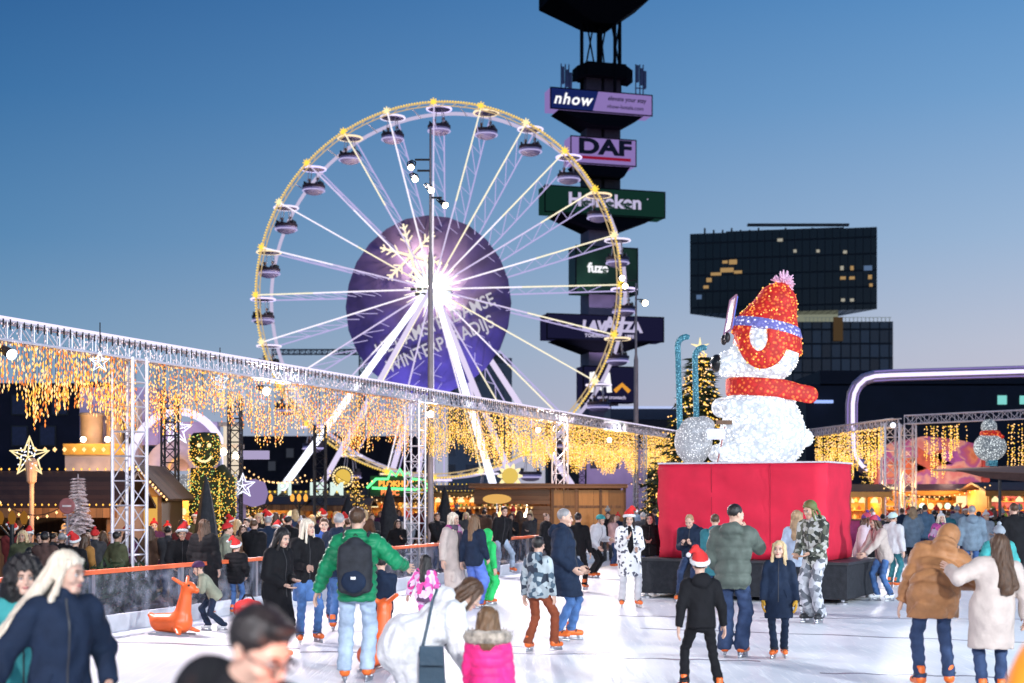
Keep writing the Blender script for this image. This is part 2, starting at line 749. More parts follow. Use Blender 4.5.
def ice_material():
    m, nt, out = newmat('rink_ice')
    tc = nd(nt, 'ShaderNodeTexCoord')
    b = nd(nt, 'ShaderNodeBsdfPrincipled')
    n1 = nd(nt, 'ShaderNodeTexNoise')
    n1.inputs['Scale'].default_value = .5
    n1.inputs['Detail'].default_value = 6
    nt.links.new(tc.outputs['Object'], n1.inputs['Vector'])
    # skate scratches: long thin curves in several directions
    last = None
    for k, (rz, sx, sy) in enumerate(((.3, 14, .8), (1.1, 16, 1.0), (2.2, 12, .7), (-.5, 18, .9))):
        mp = nd(nt, 'ShaderNodeMapping')
        mp.inputs['Rotation'].default_value = (0, 0, rz)
        mp.inputs['Scale'].default_value = (sx, sy, 1)
        n2 = nd(nt, 'ShaderNodeTexNoise')
        n2.inputs['Scale'].default_value = 1.2
        n2.inputs['Detail'].default_value = 3
        n2.inputs['Distortion'].default_value = .6
        nt.links.new(tc.outputs['Object'], mp.inputs[0])
        nt.links.new(mp.outputs[0], n2.inputs['Vector'])
        rr = nd(nt, 'ShaderNodeValToRGB')
        rr.color_ramp.elements[0].position = .60
        rr.color_ramp.elements[1].position = .74
        nt.links.new(n2.outputs['Fac'], rr.inputs[0])
        if last is None:
            last = rr.outputs[0]
        else:
            a = nd(nt, 'ShaderNodeMath', operation='MAXIMUM')
            nt.links.new(last, a.inputs[0])
            nt.links.new(rr.outputs[0], a.inputs[1])
            last = a.outputs[0]
    r = nd(nt, 'ShaderNodeValToRGB')
    r.color_ramp.elements[0].position = .3
    r.color_ramp.elements[1].position = .7
    r.color_ramp.elements[0].color = (.72, .76, .82, 1)
    r.color_ramp.elements[1].color = (.90, .91, .93, 1)
    nt.links.new(n1.outputs['Fac'], r.inputs[0])
    mx = nd(nt, 'ShaderNodeMix', data_type='RGBA')
    mx.inputs[7].default_value = (.97, .97, .98, 1)
    nt.links.new(last, mx.inputs[0])
    nt.links.new(r.outputs[0], mx.inputs[6])
    nt.links.new(mx.outputs[2], b.inputs['Base Color'])
    ro = nd(nt, 'ShaderNodeMapRange')
    ro.inputs[3].default_value = .38
    ro.inputs[4].default_value = .7
    b.inputs['Specular IOR Level'].default_value = .12
    nt.links.new(last, ro.inputs[0])
    nt.links.new(ro.outputs[0], b.inputs['Roughness'])
    bp = nd(nt, 'ShaderNodeBump')
    bp.inputs['Strength'].default_value = .4
    bp.inputs['Distance'].default_value = .01
    nt.links.new(last, bp.inputs['Height'])
    nt.links.new(bp.outputs[0], b.inputs['Normal'])
    nt.links.new(b.outputs[0], out.inputs[0])
    return m


BK, BX0, BY0 = .392, -6.63, 18.4


def bar_x(y):
    return BX0 + BK * (y - BY0)


ice = MB().prism([(bar_x(-14), -14), (26, -14), (26, 45), (bar_x(53), 53)], -.06, 0).build('ice', ice_material())
struct(ice)
seam_m = pm('dark_wet_seam', (.16, .15, .2), .3, .4, 3)
for (px0, y0, px1, y1) in ((0, 19.6, 300, 18.3), (300, 17.9, 620, 17.6), (590, 17.3, 760, 16.9), (640, 21.0, 1024, 19.0), (760, 22.8, 1024, 22.5), (560, 23.3, 700, 22.9), (820, 15.8, 1024, 15.4), (430, 18.7, 560, 18.4), (330, 28, 480, 27.6), (840, 30, 1024, 29)):
    mb = MB()
    k = 14
    top = []
    for i in range(k + 1):
        t = i / k
        y = y0 + (y1 - y0) * t + .05 * math.sin(i * 1.7 + y0)
        x = ux(px0 + (px1 - px0) * t, y)
        top.append((x, y))
    wv = [.018 + .03 * random.random() for _ in range(k + 1)]
    mb.prism([(x, y - w_) for (x, y), w_ in zip(top, wv)] + [(x, y + w_) for (x, y), w_ in reversed(list(zip(top, wv)))], .0005, .004)
    struct(mb.build('ice_seam', seam_m))


# ================================================================== rink barriers
def glass_mat():
    m, nt, out = newmat('scuffed_plexiglass')
    t = nd(nt, 'ShaderNodeBsdfTransparent')
    t.inputs[0].default_value = (.84, .86, .9, 1)
    g = nd(nt, 'ShaderNodeBsdfPrincipled')
    g.inputs['Roughness'].default_value = .12
    g.inputs['Base Color'].default_value = (.5, .5, .58, 1)
    n = nd(nt, 'ShaderNodeTexNoise')
    n.inputs['Scale'].default_value = 5
    n.inputs['Detail'].default_value = 8
    tc = nd(nt, 'ShaderNodeTexCoord')
    nt.links.new(tc.outputs['Object'], n.inputs['Vector'])
    r = nd(nt, 'ShaderNodeMapRange')
    r.inputs[1].default_value = .45
    r.inputs[2].default_value = .75
    r.inputs[3].default_value = .06
    r.inputs[4].default_value = .34
    nt.links.new(n.outputs['Fac'], r.inputs[0])
    mx = nd(nt, 'ShaderNodeMixShader')
    nt.links.new(r.outputs[0], mx.inputs[0])
    nt.links.new(t.outputs[0], mx.inputs[1])
    nt.links.new(g.outputs[0], mx.inputs[2])
    nt.links.new(mx.outputs[0], out.inputs[0])
    return m


M['plexi'] = glass_mat()


def barrier(p0, p1, label, step=2.2):
    p0, p1 = Vector(p0), Vector(p1)
    d = p1 - p0
    L = d.length
    rz = math.atan2(d.y, d.x)
    root = thing('rink_barrier', label, 'barrier', p0, rz)
    k = max(1, round(L / step))
    MB().box((L / 2, 0, .875), (L, .10, .06)).build('rail', M['rail'], root)
    MB().box((L / 2, 0, .12), (L, .07, .24)).build('kickboard', M['white_board'], root)
    for i in range(k + 1):
        MB().box((L * i / k, .0, .545), (.07, .06, .60)).build('post', M['steel'], root)
    for i in range(k):
        MB().box((L * (i + .5) / k, 0, .54), (L / k - .08, .012, .598)).build('panel', M['plexi'], root)
    return root


barrier((bar_x(8), 8, 0), (bar_x(52.5), 52.5, 0), 'long rink barrier on the left with clear panels and an orange red top rail')
barrier((bar_x(52.5) + .3, 52.6, 0), (24, 45.6, 0), 'far rink barrier with clear panels running behind the red pedestal and the corner truss column')


# ================================================================== trusses
def truss_into(mb, a, b, w, rch=.025, rdi=.012, step=None, up=None, mi=0):
    """box truss between two points"""
    a, b = Vector(a), Vector(b)
    d = (b - a)
    L = d.length
    t = d.normalized()
    up = Vector(up) if up else (Vector((0, 0, 1)) if abs(t.z) < .9 else Vector((0, 1, 0)))
    x = t.cross(up).normalized() * (w / 2)
    y = x.cross(t).normalized() * (w / 2)
    cs = [x + y, -x + y, -x - y, x - y]
    for c in cs:
        mb.tube(a + c, b + c, rch, n=6, mi=mi)
    k = max(1, round(L / (step or w)))
    for f in range(4):
        c0, c1 = cs[f], cs[(f + 1) % 4]
        for i in range(k):
            p, q = a + d * (i / k), a + d * ((i + 1) / k)
            if i % 2:
                mb.tube(p + c0, q + c1, rdi, n=4, mi=mi)
            else:
                mb.tube(p + c1, q + c0, rdi, n=4, mi=mi)
            mb.tube(p + c0, p + c1, rdi, n=4, mi=mi)


TZ = 4.7
T0, T1 = Vector((-7.95, 22.07, 0)), Vector((6.24, 60, 0))


def tl(px):
    """point of the long left truss line seen at picture column px"""
    k = (px - CX) / FPX
    d = T1 - T0
    s = (k * T0.y - T0.x) / (d.x - k * d.y)
    return T0 + d * s


def truss_column(p, label, w=.40, h=4.4, m=None, rot=0, rch=.025):
    root = thing('truss_column', label, 'truss column', p, rot)
    mb = MB()
    truss_into(mb, (0, 0, .03), (0, 0, h), w, rch, .013)
    mb.build('lattice', m or M['white_metal'], root)
    MB().box((0, 0, .015), (w * 1.7, w * 1.7, .03)).build('base_plate', M['steel'], root)
    return root


ta = math.atan2(T1.y - T0.y, T1.x - T0.x)
truss_column(tl(-75), 'white truss column at the very left edge holding the light curtain', rot=ta)
truss_column(tl(143) - Vector((.16, .3, 0)), 'tall white truss column standing behind the orange reindeer skating aid', rot=ta, w=.42, rch=.032)
truss_column(tl(415), 'white truss column directly right of the closed black parasols', rot=ta)
truss_column(tl(560), 'white truss column in front of the brown timber hut', rot=ta, w=.42)
truss_column(tl(640), 'white truss column just left of the red pedestal', rot=ta, w=.42)
CORNER = at(897, 493, 51)
CORNER.z = 0
truss_column(CORNER + Vector((-.24, 0, 0)), 'left one of the twin white truss columns at the far right corner of the rink', w=.5, h=4.5, rch=.04)
truss_column(CORNER + Vector((.55, .5, 0)), 'right one of the twin white truss columns at the far right corner of the rink', w=.42, h=4.5, rch=.035)
for px, d, lab in ((170, 36, 'black lattice mast left of the smiling light figure'), (235, 42, 'black lattice mast right of the smiling light figure'), (320, 46, 'black lattice mast beside the lit BI ERM letters'), (582, 66, 'black lattice mast behind the timber hut roof')):
    truss_column(at(px, 493, d).xy.to_3d(), lab, w=.35, h=uz(395 if px < 300 else 425, d), m=M['dark_metal'], rch=.03)


def truss_beam(a, b, label, led=True):
    root = thing('truss_beam', label, 'truss beam', a)
    v = b - a
    mb = MB()
    truss_into(mb, (0, 0, 0), v, .30, .024, .011, step=.32)
    mb.build('lattice', M['white_metal'], root)
    if led:
        m2 = MB()
        n = Vector((v.y, -v.x, 0)).normalized() * .17
        m2.tube(n + Vector((0, 0, .19)), v + n + Vector((0, 0, .19)), .022, n=5)
        m2.build('led_strip', M['lavw'], root)
        m4 = MB()
        for i in range(int(v.length * 34)):
            m4.octa(v * random.random() + n * random.uniform(-1, 1.1) + Vector((0, 0, random.uniform(-.2, .18))), random.uniform(.008, .016), .022)
        tag(m4.build('beam_bulb', em('pale_pink_bulb', (1, .80, .84), 1.3), root), kind='stuff')
        m3 = MB()
        k = int(v.length / .16)
        for i in range(k):
            p = v * (i / k) + n + Vector((0, 0, .15))
            m3.box(p + Vector((0, 0, -.05)), (.02, .02, .11 + .08 * random.random()), mi=0)
        tag(m3.build('icicle_fringe', M['black'], root), kind='stuff')
    return root


def seg(pxa, pxb):
    a, b = tl(pxa), tl(pxb)
    return a + Vector((0, 0, TZ - .18)), b + Vector((0, 0, TZ - .18))


_beams = [(-75, 143, 'lit truss beam crossing the top left above the dark roofed stall'),
          (143, 415, 'lit truss beam passing in front of the lower left of the big wheel'),
          (415, 560, 'lit truss beam running below the round purple disc towards the timber hut'),
          (560, 640, 'short lit truss beam above the timber hut'),
          (640, 735, 'far end of the lit truss beam meeting the lit fir tree')]
for pa, pb, lab in _beams:
    a, b = seg(pa, pb)
    truss_beam(a, b, lab)
FARL = at(735, 493, 62)
FARL.z = 4.52
CT = CORNER + Vector((0, 0, 4.52))
truss_beam(at(812, 433, 62), CT, 'white truss beam between the polar bear and the twin corner columns', led=False)
truss_beam(CT + Vector((.3, -.1, .1)), at(1075, 412, 47), 'white truss beam above the hanging light snowman at the right', led=False)


# ------------------------------------------------------------------ light curtains
def light_curtain(a, b, label, lo, hi, dens, mats, amp=.5, size=.018, sl=.045, rows=2, gap=.085):
    """icicle lights: wires hung from a beam, bulbs along each wire"""
    root = thing('light_curtain', label, 'light curtain', a, group='icicle light curtains along the trusses')
    v = b - a
    L = v.length
    wires, bulbs = MB(), MB()
    nrm = Vector((v.y, -v.x, 0)).normalized()
    ph = random.uniform(0, 6)
    for r_ in range(rows):
        k = int(L / gap)
        for i in range(k):
            if random.random() > dens:
                continue
            s = (i + random.random()) / k
            wave = .5 + .5 * math.sin(ph + s * L * 1.9 + .8 * math.sin(s * L * .7))
            ln = lo + (hi - lo) * (wave * amp + random.random() * (1 - amp))
            p = v * s + nrm * (.10 * (r_ - rows / 2) + random.uniform(-.05, .05)) + Vector((0, 0, -.1))
            wires.tube(p, p - Vector((0, 0, ln)), .003, n=3)
            z = .04 + random.random() * .1
            while z < ln:
                dense = .075 if z > ln * .45 else .14
                q = p - Vector((random.uniform(-.02, .02), random.uniform(-.02, .02), z))
                bulbs.octa(q, size * random.uniform(.75, 1.25), sl * random.uniform(.7, 1.2), mi=random.choices(range(len(mats)), weights=[4, 4, 3][:len(mats)])[0])
                z += dense * random.uniform(.6, 1.4)
    wires.build('wire', M['dark_metal'], root)
    tag(bulbs.build('bulb', mats, root), kind='stuff')
    return root


LIT = [M['warm'], M['gold'], M['amber']]
LIG = [M['gold'], M['warm'], M['yel']]
for (pa, pb, lo, hi, dens, ms, rows, lab) in (
        (-40, 30, .45, 1.35, .75, LIT, 2, 'warm icicle light curtain hanging at the top left corner under the first beam'),
        (30, 135, .55, 1.45, .9, LIT, 4, 'dense amber icicle light curtain left of the tall white truss column'),
        (150, 235, .45, 1.4, .9, LIT, 4, 'orange tinged icicle light curtain right of the tall white truss column'),
        (235, 330, .6, 1.6, .85, LIT, 3, 'orange tinged icicle light curtain crossed by the left legs of the wheel'),
        (330, 408, .6, 1.75, .85, LIT, 3, 'amber icicle light curtain just left of the slim truss column by the parasols'),
        (422, 490, .8, 1.65, .9, LIG, 3, 'golden icicle light curtain under the purple disc crossed by the right legs of the wheel'),
        (490, 555, .9, 1.7, .8, LIG, 3, 'dense golden icicle light curtain over the counter side of the timber hut'),
        (566, 636, 1.0, 1.8, .95, LIG, 3, 'dense golden icicle light curtain over the panelled side of the timber hut'),
        (645, 725, 1.0, 1.8, .95, LIG, 3, 'golden icicle light curtain ending behind the red pedestal')):
    a, b = seg(pa, pb)
    light_curtain(a, b, lab, lo, hi, dens, ms, rows=rows, size=.0125 if pa < 480 else .02, sl=.042 if pa < 150 else .028)
light_curtain(at(815, 434, 61), CT + Vector((-.5, 0, 0)), 'yellow icicle light curtain with gaps behind the purple neon tube', .9, 2.1, .55, LIG, size=.026, sl=.032, amp=.8)
light_curtain(CT + Vector((.9, 0, 0)), at(965, 420, 48.5), 'yellow icicle light curtain left of the hanging light snowman', .6, 2.0, .5, LIG, size=.024, sl=.03, amp=.85)
light_curtain(at(1008, 419, 47.8), at(1070, 416, 47), 'yellow icicle light curtain at the right edge beside the hanging light snowman', .8, 2.0, .5, LIG, size=.024, sl=.03, amp=.7)


# ------------------------------------------------------------------ floodlights
def floodlight(loc, aim, label, lens, r=.16, power=0, col=(1, 1, 1), size=120):
    loc = Vector(loc)
    q = (Vector(aim) - loc).to_track_quat('-Z', 'Y')
    root = thing('floodlight', label, 'floodlight', loc)
    root.rotation_euler = q.to_euler()
    MB().lathe((0, 0, 0), [(r * .35, .30), (r * .75, .22), (r * .95, .02), (r * 1.05, 0), (r * .95, -.01)], 16).build('housing', M['dark_metal'], root, True)
    MB().lathe((0, 0, -.02), [(r * .9, .008), (r * .92, -.012), (r * .5, -.03)], 16).build('lens', lens, root)
    m = MB()
    m.path([(-r * 1.15, 0, .08), (-r * 1.15, 0, .3), (0, 0, .42), (r * 1.15, 0, .3), (r * 1.15, 0, .08)], .02, 5)
    m.build('bracket', M['dark_metal'], root)
    if power:
        dirv = (Vector(aim) - loc).normalized()
        spot(loc + dirv * .12, aim, power, col, size)
    return root


WHITE, PINK, BLUE = (1, .96, .96), (1, .86, .88), (.86, .94, 1)
floodlight(at(11, 354, 22.2), (0, 17, 0), 'blazing floodlight under the truss beam at the far left', M['white_lamp'], .09, 2600, PINK)
floodlight(at(266, 391, 31), (2, 22, 0), 'blazing floodlight under the truss beam beside the lower left of the wheel', M['white_lamp'], .10, 2300, PINK)
floodlight(at(430, 414, 37.8), (5, 26, 0), 'blazing floodlight where the lamp post crosses the truss beam', M['white_lamp'], .10, 2400, PINK)
floodlight(at(538, 430, 49), (7, 32, 0), 'floodlight glowing in the golden curtain above the hut counter', M['white_lamp'], .10, 2600, PINK)
floodlight(at(609, 440, 55.4), (8, 36, 0), 'floodlight glowing in the golden curtain above the hut panels', M['white_lamp'], .10, 3000, WHITE)
floodlight(at(893, 425, 50), (10, 34, 0), 'small pale green floodlight on top of the twin corner columns', M['coolw'], .11, 1000, WHITE)


def lamp_post(px, d, pytop, lamps, label, r):
    base = at(px, 493, d)
    base.z = 0
    root = thing('lamp_post', label, 'lamp post', base)
    top = uz(pytop, d)
    MB().lathe((0, 0, 0), [(r * 2.2, 0), (r * 2.2, .25), (r * 1.2, .32), (r, 1), (r * .8, top * .7), (r * .45, top * .72), (r * .35, top)], 14).build('pole', pm('lamp_post_paint', (.32, .26, .27), .5, .1), root, True)
    m = MB()
    for (lx, ly) in lamps:
        p = at(lx, ly, d) - base
        m.tube((0, 0, p.z + .2), (p.x * .8, 0, p.z + .2), .03)
    m.build('arm', M['dark_metal'], root)
    return base


LP = 39.0
lamp_post(430.5, LP, 128, [(411, 167), (414, 178), (431, 190), (445, 205)], 'tall slim lamp post in front of the wheel with four floodlights', .085)
floodlight(at(411, 167, LP - .3), (-3, 25, 0), 'topmost floodlight on the tall lamp post in front of the wheel', M['warm_lamp'], .09, 2600, (1, .93, .93), 100)
floodlight(at(415, 179, LP - .3), (1, 24, 0), 'second floodlight from the top on the tall lamp post in front of the wheel', M['warm_lamp'], .09, 0)
floodlight(at(431, 190, LP - .5), (4, 26, 0), 'floodlight on the shaft of the tall lamp post, third from its top', M['warm_lamp'], .09, 2600, (1, .93, .93), 100)
floodlight(at(445, 205, LP - .3), (7, 27, 0), 'lowest floodlight on the right of the tall lamp post in front of the wheel', M['warm_lamp'], .09, 0)
lamp_post(636, 62, 283, [(624, 285), (644, 304)], 'thin lamp post in front of the advertising tower with two lit lamps', .12)
floodlight(at(622, 278, 61.6), (8, 34, 0), 'upper lamp on the thin lamp post in front of the advertising tower', M['warm_lamp'], .13, 2600, (1, .93, .88), 100)
floodlight(at(625, 286, 61.6), (8, 36, 0), 'second lamp on the thin lamp post in front of the advertising tower', M['warm_lamp'], .13)
floodlight(at(645, 303, 61.6), (12, 36, 0), 'lamp on the right arm of the thin lamp post in front of the advertising tower', M['warm_lamp'], .14)
# the rink's floodlights on the near side, behind the photographer
for k_, (x, y, z, tx, ty, p, c) in enumerate(((-9, -5, 7.5, 2, 15, 6500, PINK), (2, -9, 8, 4, 20, 18000, BLUE), (13, -3, 7.5, 5, 20, 18000, BLUE), (22, 12, 7, 9, 22, 17000, BLUE))):
    floodlight((x, y, z), (tx, ty, 0), 'rink floodlight ' + ('high up at the near left corner', 'on the near side above the middle of the ice', 'high up at the near right corner', 'over the right edge of the ice')[k_], M['white_lamp'], .25, p, c, 62)
# ================================================================== ferris wheel
WD = 122.0
hub = at(434, 290, WD)
wheel = thing('ferris_wheel', 'big lit ferris wheel with yellow rim lights and lavender spokes around a round purple disc', 'ferris wheel', (hub.x, hub.y, 0), -R(11))
HZ = hub.z
WR, GAP, NG = 16.1, 3.6, 24
rim_white = pm('white_wheel_paint', (.75, .72, .82), .4, .08)


def ringp(r, a, y=0.):
    return Vector((r * math.cos(a), y, HZ + r * math.sin(a)))


def ring(mb, r, y, rad, k=96, n=6, mi=0):
    mb.path([ringp(r, 2 * PI * i / k, y) for i in range(k)], rad, n, True, mi)


mb = MB()
ring(mb, WR, 0, .085)
ring(mb, WR - .32, 0, .05)
for i in range(96):
    mb.tube(ringp(WR, 2 * PI * i / 96), ringp(WR - .32, 2 * PI * (i + .5) / 96), .03, n=4)
mb.build('front_rim', em('rim_glow_yellow', (1, .72, .38), .62), wheel)
mb = MB()
for i in range(420):
    p = ringp(WR + .06, 2 * PI * i / 420, -.1)
    mb.octa(p, .085, mi=0)
tag(mb.build('rim_bulb', M['yel'], wheel), kind='stuff')
mb = MB()
ring(mb, WR - .05, GAP, .16)
mb.build('rear_rim', em('rear_rim_lavender', (.80, .72, 1), .72), wheel)
mb = MB()
for i in range(NG):
    a = 2 * PI * (i + .5) / NG
    MB().tube(ringp(WR - .2, a, 0), ringp(WR - .2, a, GAP), .05, n=4).build('rim_tie', rim_white, wheel)

sp_front = [em('spoke_led_white', (.95, .88, 1), 1.25), em('spoke_led_warm', (1, .90, .66), 1.2), em('spoke_led_lavender', (.80, .70, 1), .95)]
for i in range(NG):
    a = 2 * PI * i / NG
    f = MB()
    c0, c1 = ringp(.9, a, -.55), ringp(WR, a, 0)
    split = .45 + .25 * ((i * 7) % 5) / 5
    cm = c0.lerp(c1, split)
    mi = [0, 0, 2, 0, 1, 2][i % 6]
    f.tube(c0, cm, .072, .066, n=6, mi=mi)
    f.tube(cm, c1, .066, .06, n=6, mi=1 if math.cos(a) > .1 or i % 4 == 0 else (2 if i % 3 == 0 else 0))
    f.build('spoke', sp_front, wheel)
    b = MB()
    d0, d1 = ringp(.9, a, GAP + .5), ringp(WR, a, GAP)
    b.tube(d0, d1, .07, .06, n=5, mi=0)
    for t0, t1 in ((.30, .42), (.42, .54), (.54, .66), (.66, .78), (.78, .90)):
        even = int(round(t0 * 100 / 12)) % 2
        pa = (c0 if even else d0).lerp(c1 if even else d1, t0)
        pb = (d0 if even else c0).lerp(d1 if even else c1, t1)
        b.tube(pa, pb, .035, n=4)
        b.tube(c0.lerp(c1, t0), d0.lerp(d1, t0), .03, n=4)
    b.build('rear_spoke', M['lavd'], wheel)
    # star shaped lamp cluster where the spoke meets the rim
    s = MB()
    for k in range(8):
        t = 2 * PI * k / 8
        s.tube(ringp(WR, a, -.18), ringp(WR, a, -.2) + Vector((.36 * math.cos(t), 0, .36 * math.sin(t))), .09, .035, n=4)
    s.build('rim_star', M['yel'] if i % 3 != 1 else M['yelw'], wheel)

# hub: drum, ring of lamps and radial light bars
mb = MB()
mb.lathe((0, GAP / 2, HZ), [(.9, -2.4), (1.0, -2.2), (1.0, 2.2), (.9, 2.4)], 24, q=Matrix.Rotation(PI / 2, 3, 'X'))
mb.build('hub', rim_white, wheel)
mb = MB()
for i in range(48):
    a = 2 * PI * (i + .5) / 48
    mb.tube(ringp(.5, a, -.8), ringp(1.7 + (.8 if i % 2 else 0), a, -.62), .07, .02, n=5, mi=i % 2)
mb.build('hub_light_bar', [em('hub_cold_white', (.78, .95, 1), 2), em('hub_warm_white', (1, .95, .72), 2)], wheel)
mb = MB()
for i in range(5):
    mb.box((-1.55 + (.38 if i % 2 else 0) + .55 * (i // 2), -1.1, HZ - .05 - .42 * (i % 2)), (.4, .3, .22))
mb.build('hub_floodlight', M['black'], wheel)

# legs and platform
leg_m = [em('leg_led_white', (.84, .86, 1), 2.0), em('leg_lavender', (.84, .74, 1), .95)]
for k, (x0, x1, y0, r, mi) in enumerate(((-.3, -12.3, -3.2, .32, 0), (-.1, -9.0, -3.0, .25, 1), (.3, 6.2, -3.2, .32, 0), (.2, 8.0, -3.0, .27, 1), (-.3, -6.0, 6.2, .28, 1), (.3, 11.3, 6.4, .30, 1), (-.1, -3.2, 6.0, .2, 1), (.2, 4.0, 6.2, .2, 1))):
    MB().tube((x0, -.9 if y0 < 0 else GAP + .9, HZ), (x1, y0 - 1.0 if y0 < 0 else y0, 2.2), r * .8, r, n=10, mi=0).build('leg', leg_m[mi], wheel)
mb = MB()
mb.box((0, 1.5, 1.1), (27, 13, 2.2))
mb.build('platform', pm('platform_paint', (.3, .24, .16), .6), wheel)
mb = MB()
for i in range(60):
    mb.octa((-13.4 + i * .455, -5.05, 2.1), .11)
    mb.octa((-13.4 + i * .455, -5.05, 1.2), .09)
tag(mb.build('platform_bulb', M['yel'], wheel), kind='stuff')

# the banner disc
disc_m = pm('purple_banner_cloth', (.06, .045, .15), .6, .4, .5, 1.0, .7)
dc = Vector((-1.3, 2.75, HZ - .9))
mb = MB()
k = 24
vs = [dc + Vector((0, -.25, 0))]
for rr, yy in ((2.5, -.2), (5, -.1), (7.6, .05)):
    for i in range(k):
        a = 2 * PI * i / k
        vs.append(dc + Vector((rr * math.cos(a) * .985, yy + .06 * math.sin(i * 2.3 + rr), rr * math.sin(a) * 1.04)))
fs = [(0, 1 + i, 1 + (i + 1) % k) for i in range(k)]
for j in range(2):
    for i in range(k):
        fs.append((1 + j * k + i, 1 + (j + 1) * k + i, 1 + (j + 1) * k + (i + 1) % k, 1 + j * k + (i + 1) % k))
vb = [(x, y + .12, z) for x, y, z in vs]
mb.add(vs, fs)
mb.add(vb, [tuple(reversed(f)) for f in fs])
o2 = 1 + 2 * k
mb.add([], [])
n0 = len(vs)
mb.f += [(o2 + i, n0 + o2 + i, n0 + o2 + (i + 1) % k, o2 + (i + 1) % k) for i in range(k)]
mb.m += [0] * k
disc = mb.build('banner_disc', disc_m, wheel)
letter_m = em('banner_letter', (.92, .88, 1), .65)
ang = R(22.5)
for body, lx, lz, size in (('HET AMSTERDAMSE', .75, -1.85, 1.62), ('WINTERPARADIJS', 1.25, -3.55, 1.62)):
    t = text_obj('lettering', body, size, letter_m, disc, dc + Vector((lx, -.42, lz)), (PI / 2, 0, 0), .02, .015, sx=.80)
    t.rotation_euler = Matrix.Rotation(-ang, 3, 'Y').to_4x4().to_euler() if False else (Matrix.Rotation(-ang, 3, 'Y') @ Matrix.Rotation(PI / 2, 3, 'X')).to_euler()
mb = MB()
sc0 = dc + Vector((-1.35, -.48, 4.3))
for i in range(6):
    a = PI / 6 + i * PI / 3 + .25
    dv = Vector((math.cos(a), 0, math.sin(a)))
    mb.tube(sc0, sc0 + dv * 2.9, .13, .09, n=4)
    for t_ in (1.2, 1.8, 2.4):
        for sgn in (-1, 1):
            a2 = a + sgn * .85
            mb.tube(sc0 + dv * t_, sc0 + dv * t_ + Vector((math.cos(a2), 0, math.sin(a2))) * (1.0 - t_ * .22), .09, .06, n=4)
mb.build('snowflake', em('snowflake_warm', (1, .86, .62), 1.3), disc)

# gondolas (parts of the wheel) and their riders (things of their own)
tub_m = em('gondola_tub_glow', (.66, .60, 1), .8)
tub_p = pm('gondola_white', (.42, .38, .66), .4, .1)
halo = [M['lav'], M['lavw'], em('halo_warm', (1, .78, .5), 1.3)]
g0 = None
for i in range(NG):
    a = 2 * PI * i / NG
    p = ringp(WR + .05, a, GAP / 2)
    h = bpy.data.objects.new('gondola', None)
    C.objects.link(h)
    h.parent = wheel
    h.location = p
    if g0 is None:
        g0 = h
        m = MB()
        m.tube((0, -GAP / 2, 0), (0, GAP / 2, 0), .06, n=6)
        m.build('axle', rim_white, h)
        m = MB()
        m.lathe((0, 0, -.12), [(.05, .22), (.55, .14), (1.02, 0), (1.02, -.07), (.9, -.09)], 20)
        m.build('canopy', tub_p, h, True)
        m = MB()
        m.path([(1.06 * math.cos(2 * PI * j / 24), 1.06 * math.sin(2 * PI * j / 24), -.15) for j in range(24)], .085, 6, True)
        m.build('canopy_light', halo[0], h)
        m = MB()
        for (x, y) in ((.5, .5), (-.5, .5), (.5, -.5), (-.5, -.5)):
            m.tube((x * .6, y * .6, -.2), (x, y, -1.75), .035, n=5)
        m.build('hanger', rim_white, h)
        m = MB()
        m.lathe((0, 0, 0), [(.35, -2.42), (.72, -2.30), (.92, -2.02), (.98, -1.82), (.96, -1.80), (.90, -1.82), (.82, -2.0), (.4, -2.2)], 20)
        m.build('tub', tub_p, h, True)
        m = MB()
        m.path([(.97 * math.cos(2 * PI * j / 24), .97 * math.sin(2 * PI * j / 24), -2.08) for j in range(24)], .06, 5, True)
        m.build('tub_light', tub_m, h)
        m = MB()
        for s_ in (-1, 1):
            MB().box((s_ * .72, 0, -1.6), (.1, 1.0, .62)).build('seat_back', M['black'], h)
        MB().lathe((0, 0, 0), [(.93, -1.92), (1.0, -1.80), (1.0, -1.60), (.96, -1.60), (.95, -1.9)], 20).build('tub_rim', pm('gondola_dark_rim', (.05, .035, .06), .6), h, True)
    else:
        for ch in g0.children:
            c = ch.copy()
            C.objects.link(c)
            c.parent = h
            if ch.name.startswith('canopy_light') and i % 3:
                c.data = c.data.copy()
                c.data.materials[0] = halo[i % 3]
    if 0:
        pass
CLK = ['three', 'half past two', 'two', 'half past one', 'one', 'half past twelve', 'twelve', 'half past eleven', 'eleven', 'half past ten', 'ten', 'half past nine', 'nine', 'half past eight', 'eight', 'half past seven', 'seven', 'half past six', 'six', 'half past five', 'five', 'half past four', 'four', 'half past three']
rid_m = [pm('rider_dark_coat', (.03, .025, .035), .8), pm('rider_brown_coat', (.10, .05, .035), .8), pm('rider_skin', (.42, .24, .17), .5), pm('rider_hair', (.02, .014, .012), .7)]


def rider_mesh(mi):
    m = MB()
    m.lathe((0, 0, 0), [(.16, 0), (.21, .15), (.22, .35), (.24, .50), (.15, .60), (.06, .64), (.06, .70)], 12, sy=.7)
    for s_ in (-1, 1):
        m.path([(s_ * .22, 0, .5), (s_ * .28, -.08, .3), (s_ * .18, -.25, .2)], .065, 6)
    m.ball((0, -.01, .80), .105, 10, 7, 1, (.85, .95, 1.15))
    m.ball((0, .02, .84), .108, 10, 7, 2, (.9, .95, 1.05))
    return m.build('person', [rid_m[mi], rid_m[2], rid_m[3]], None, True)


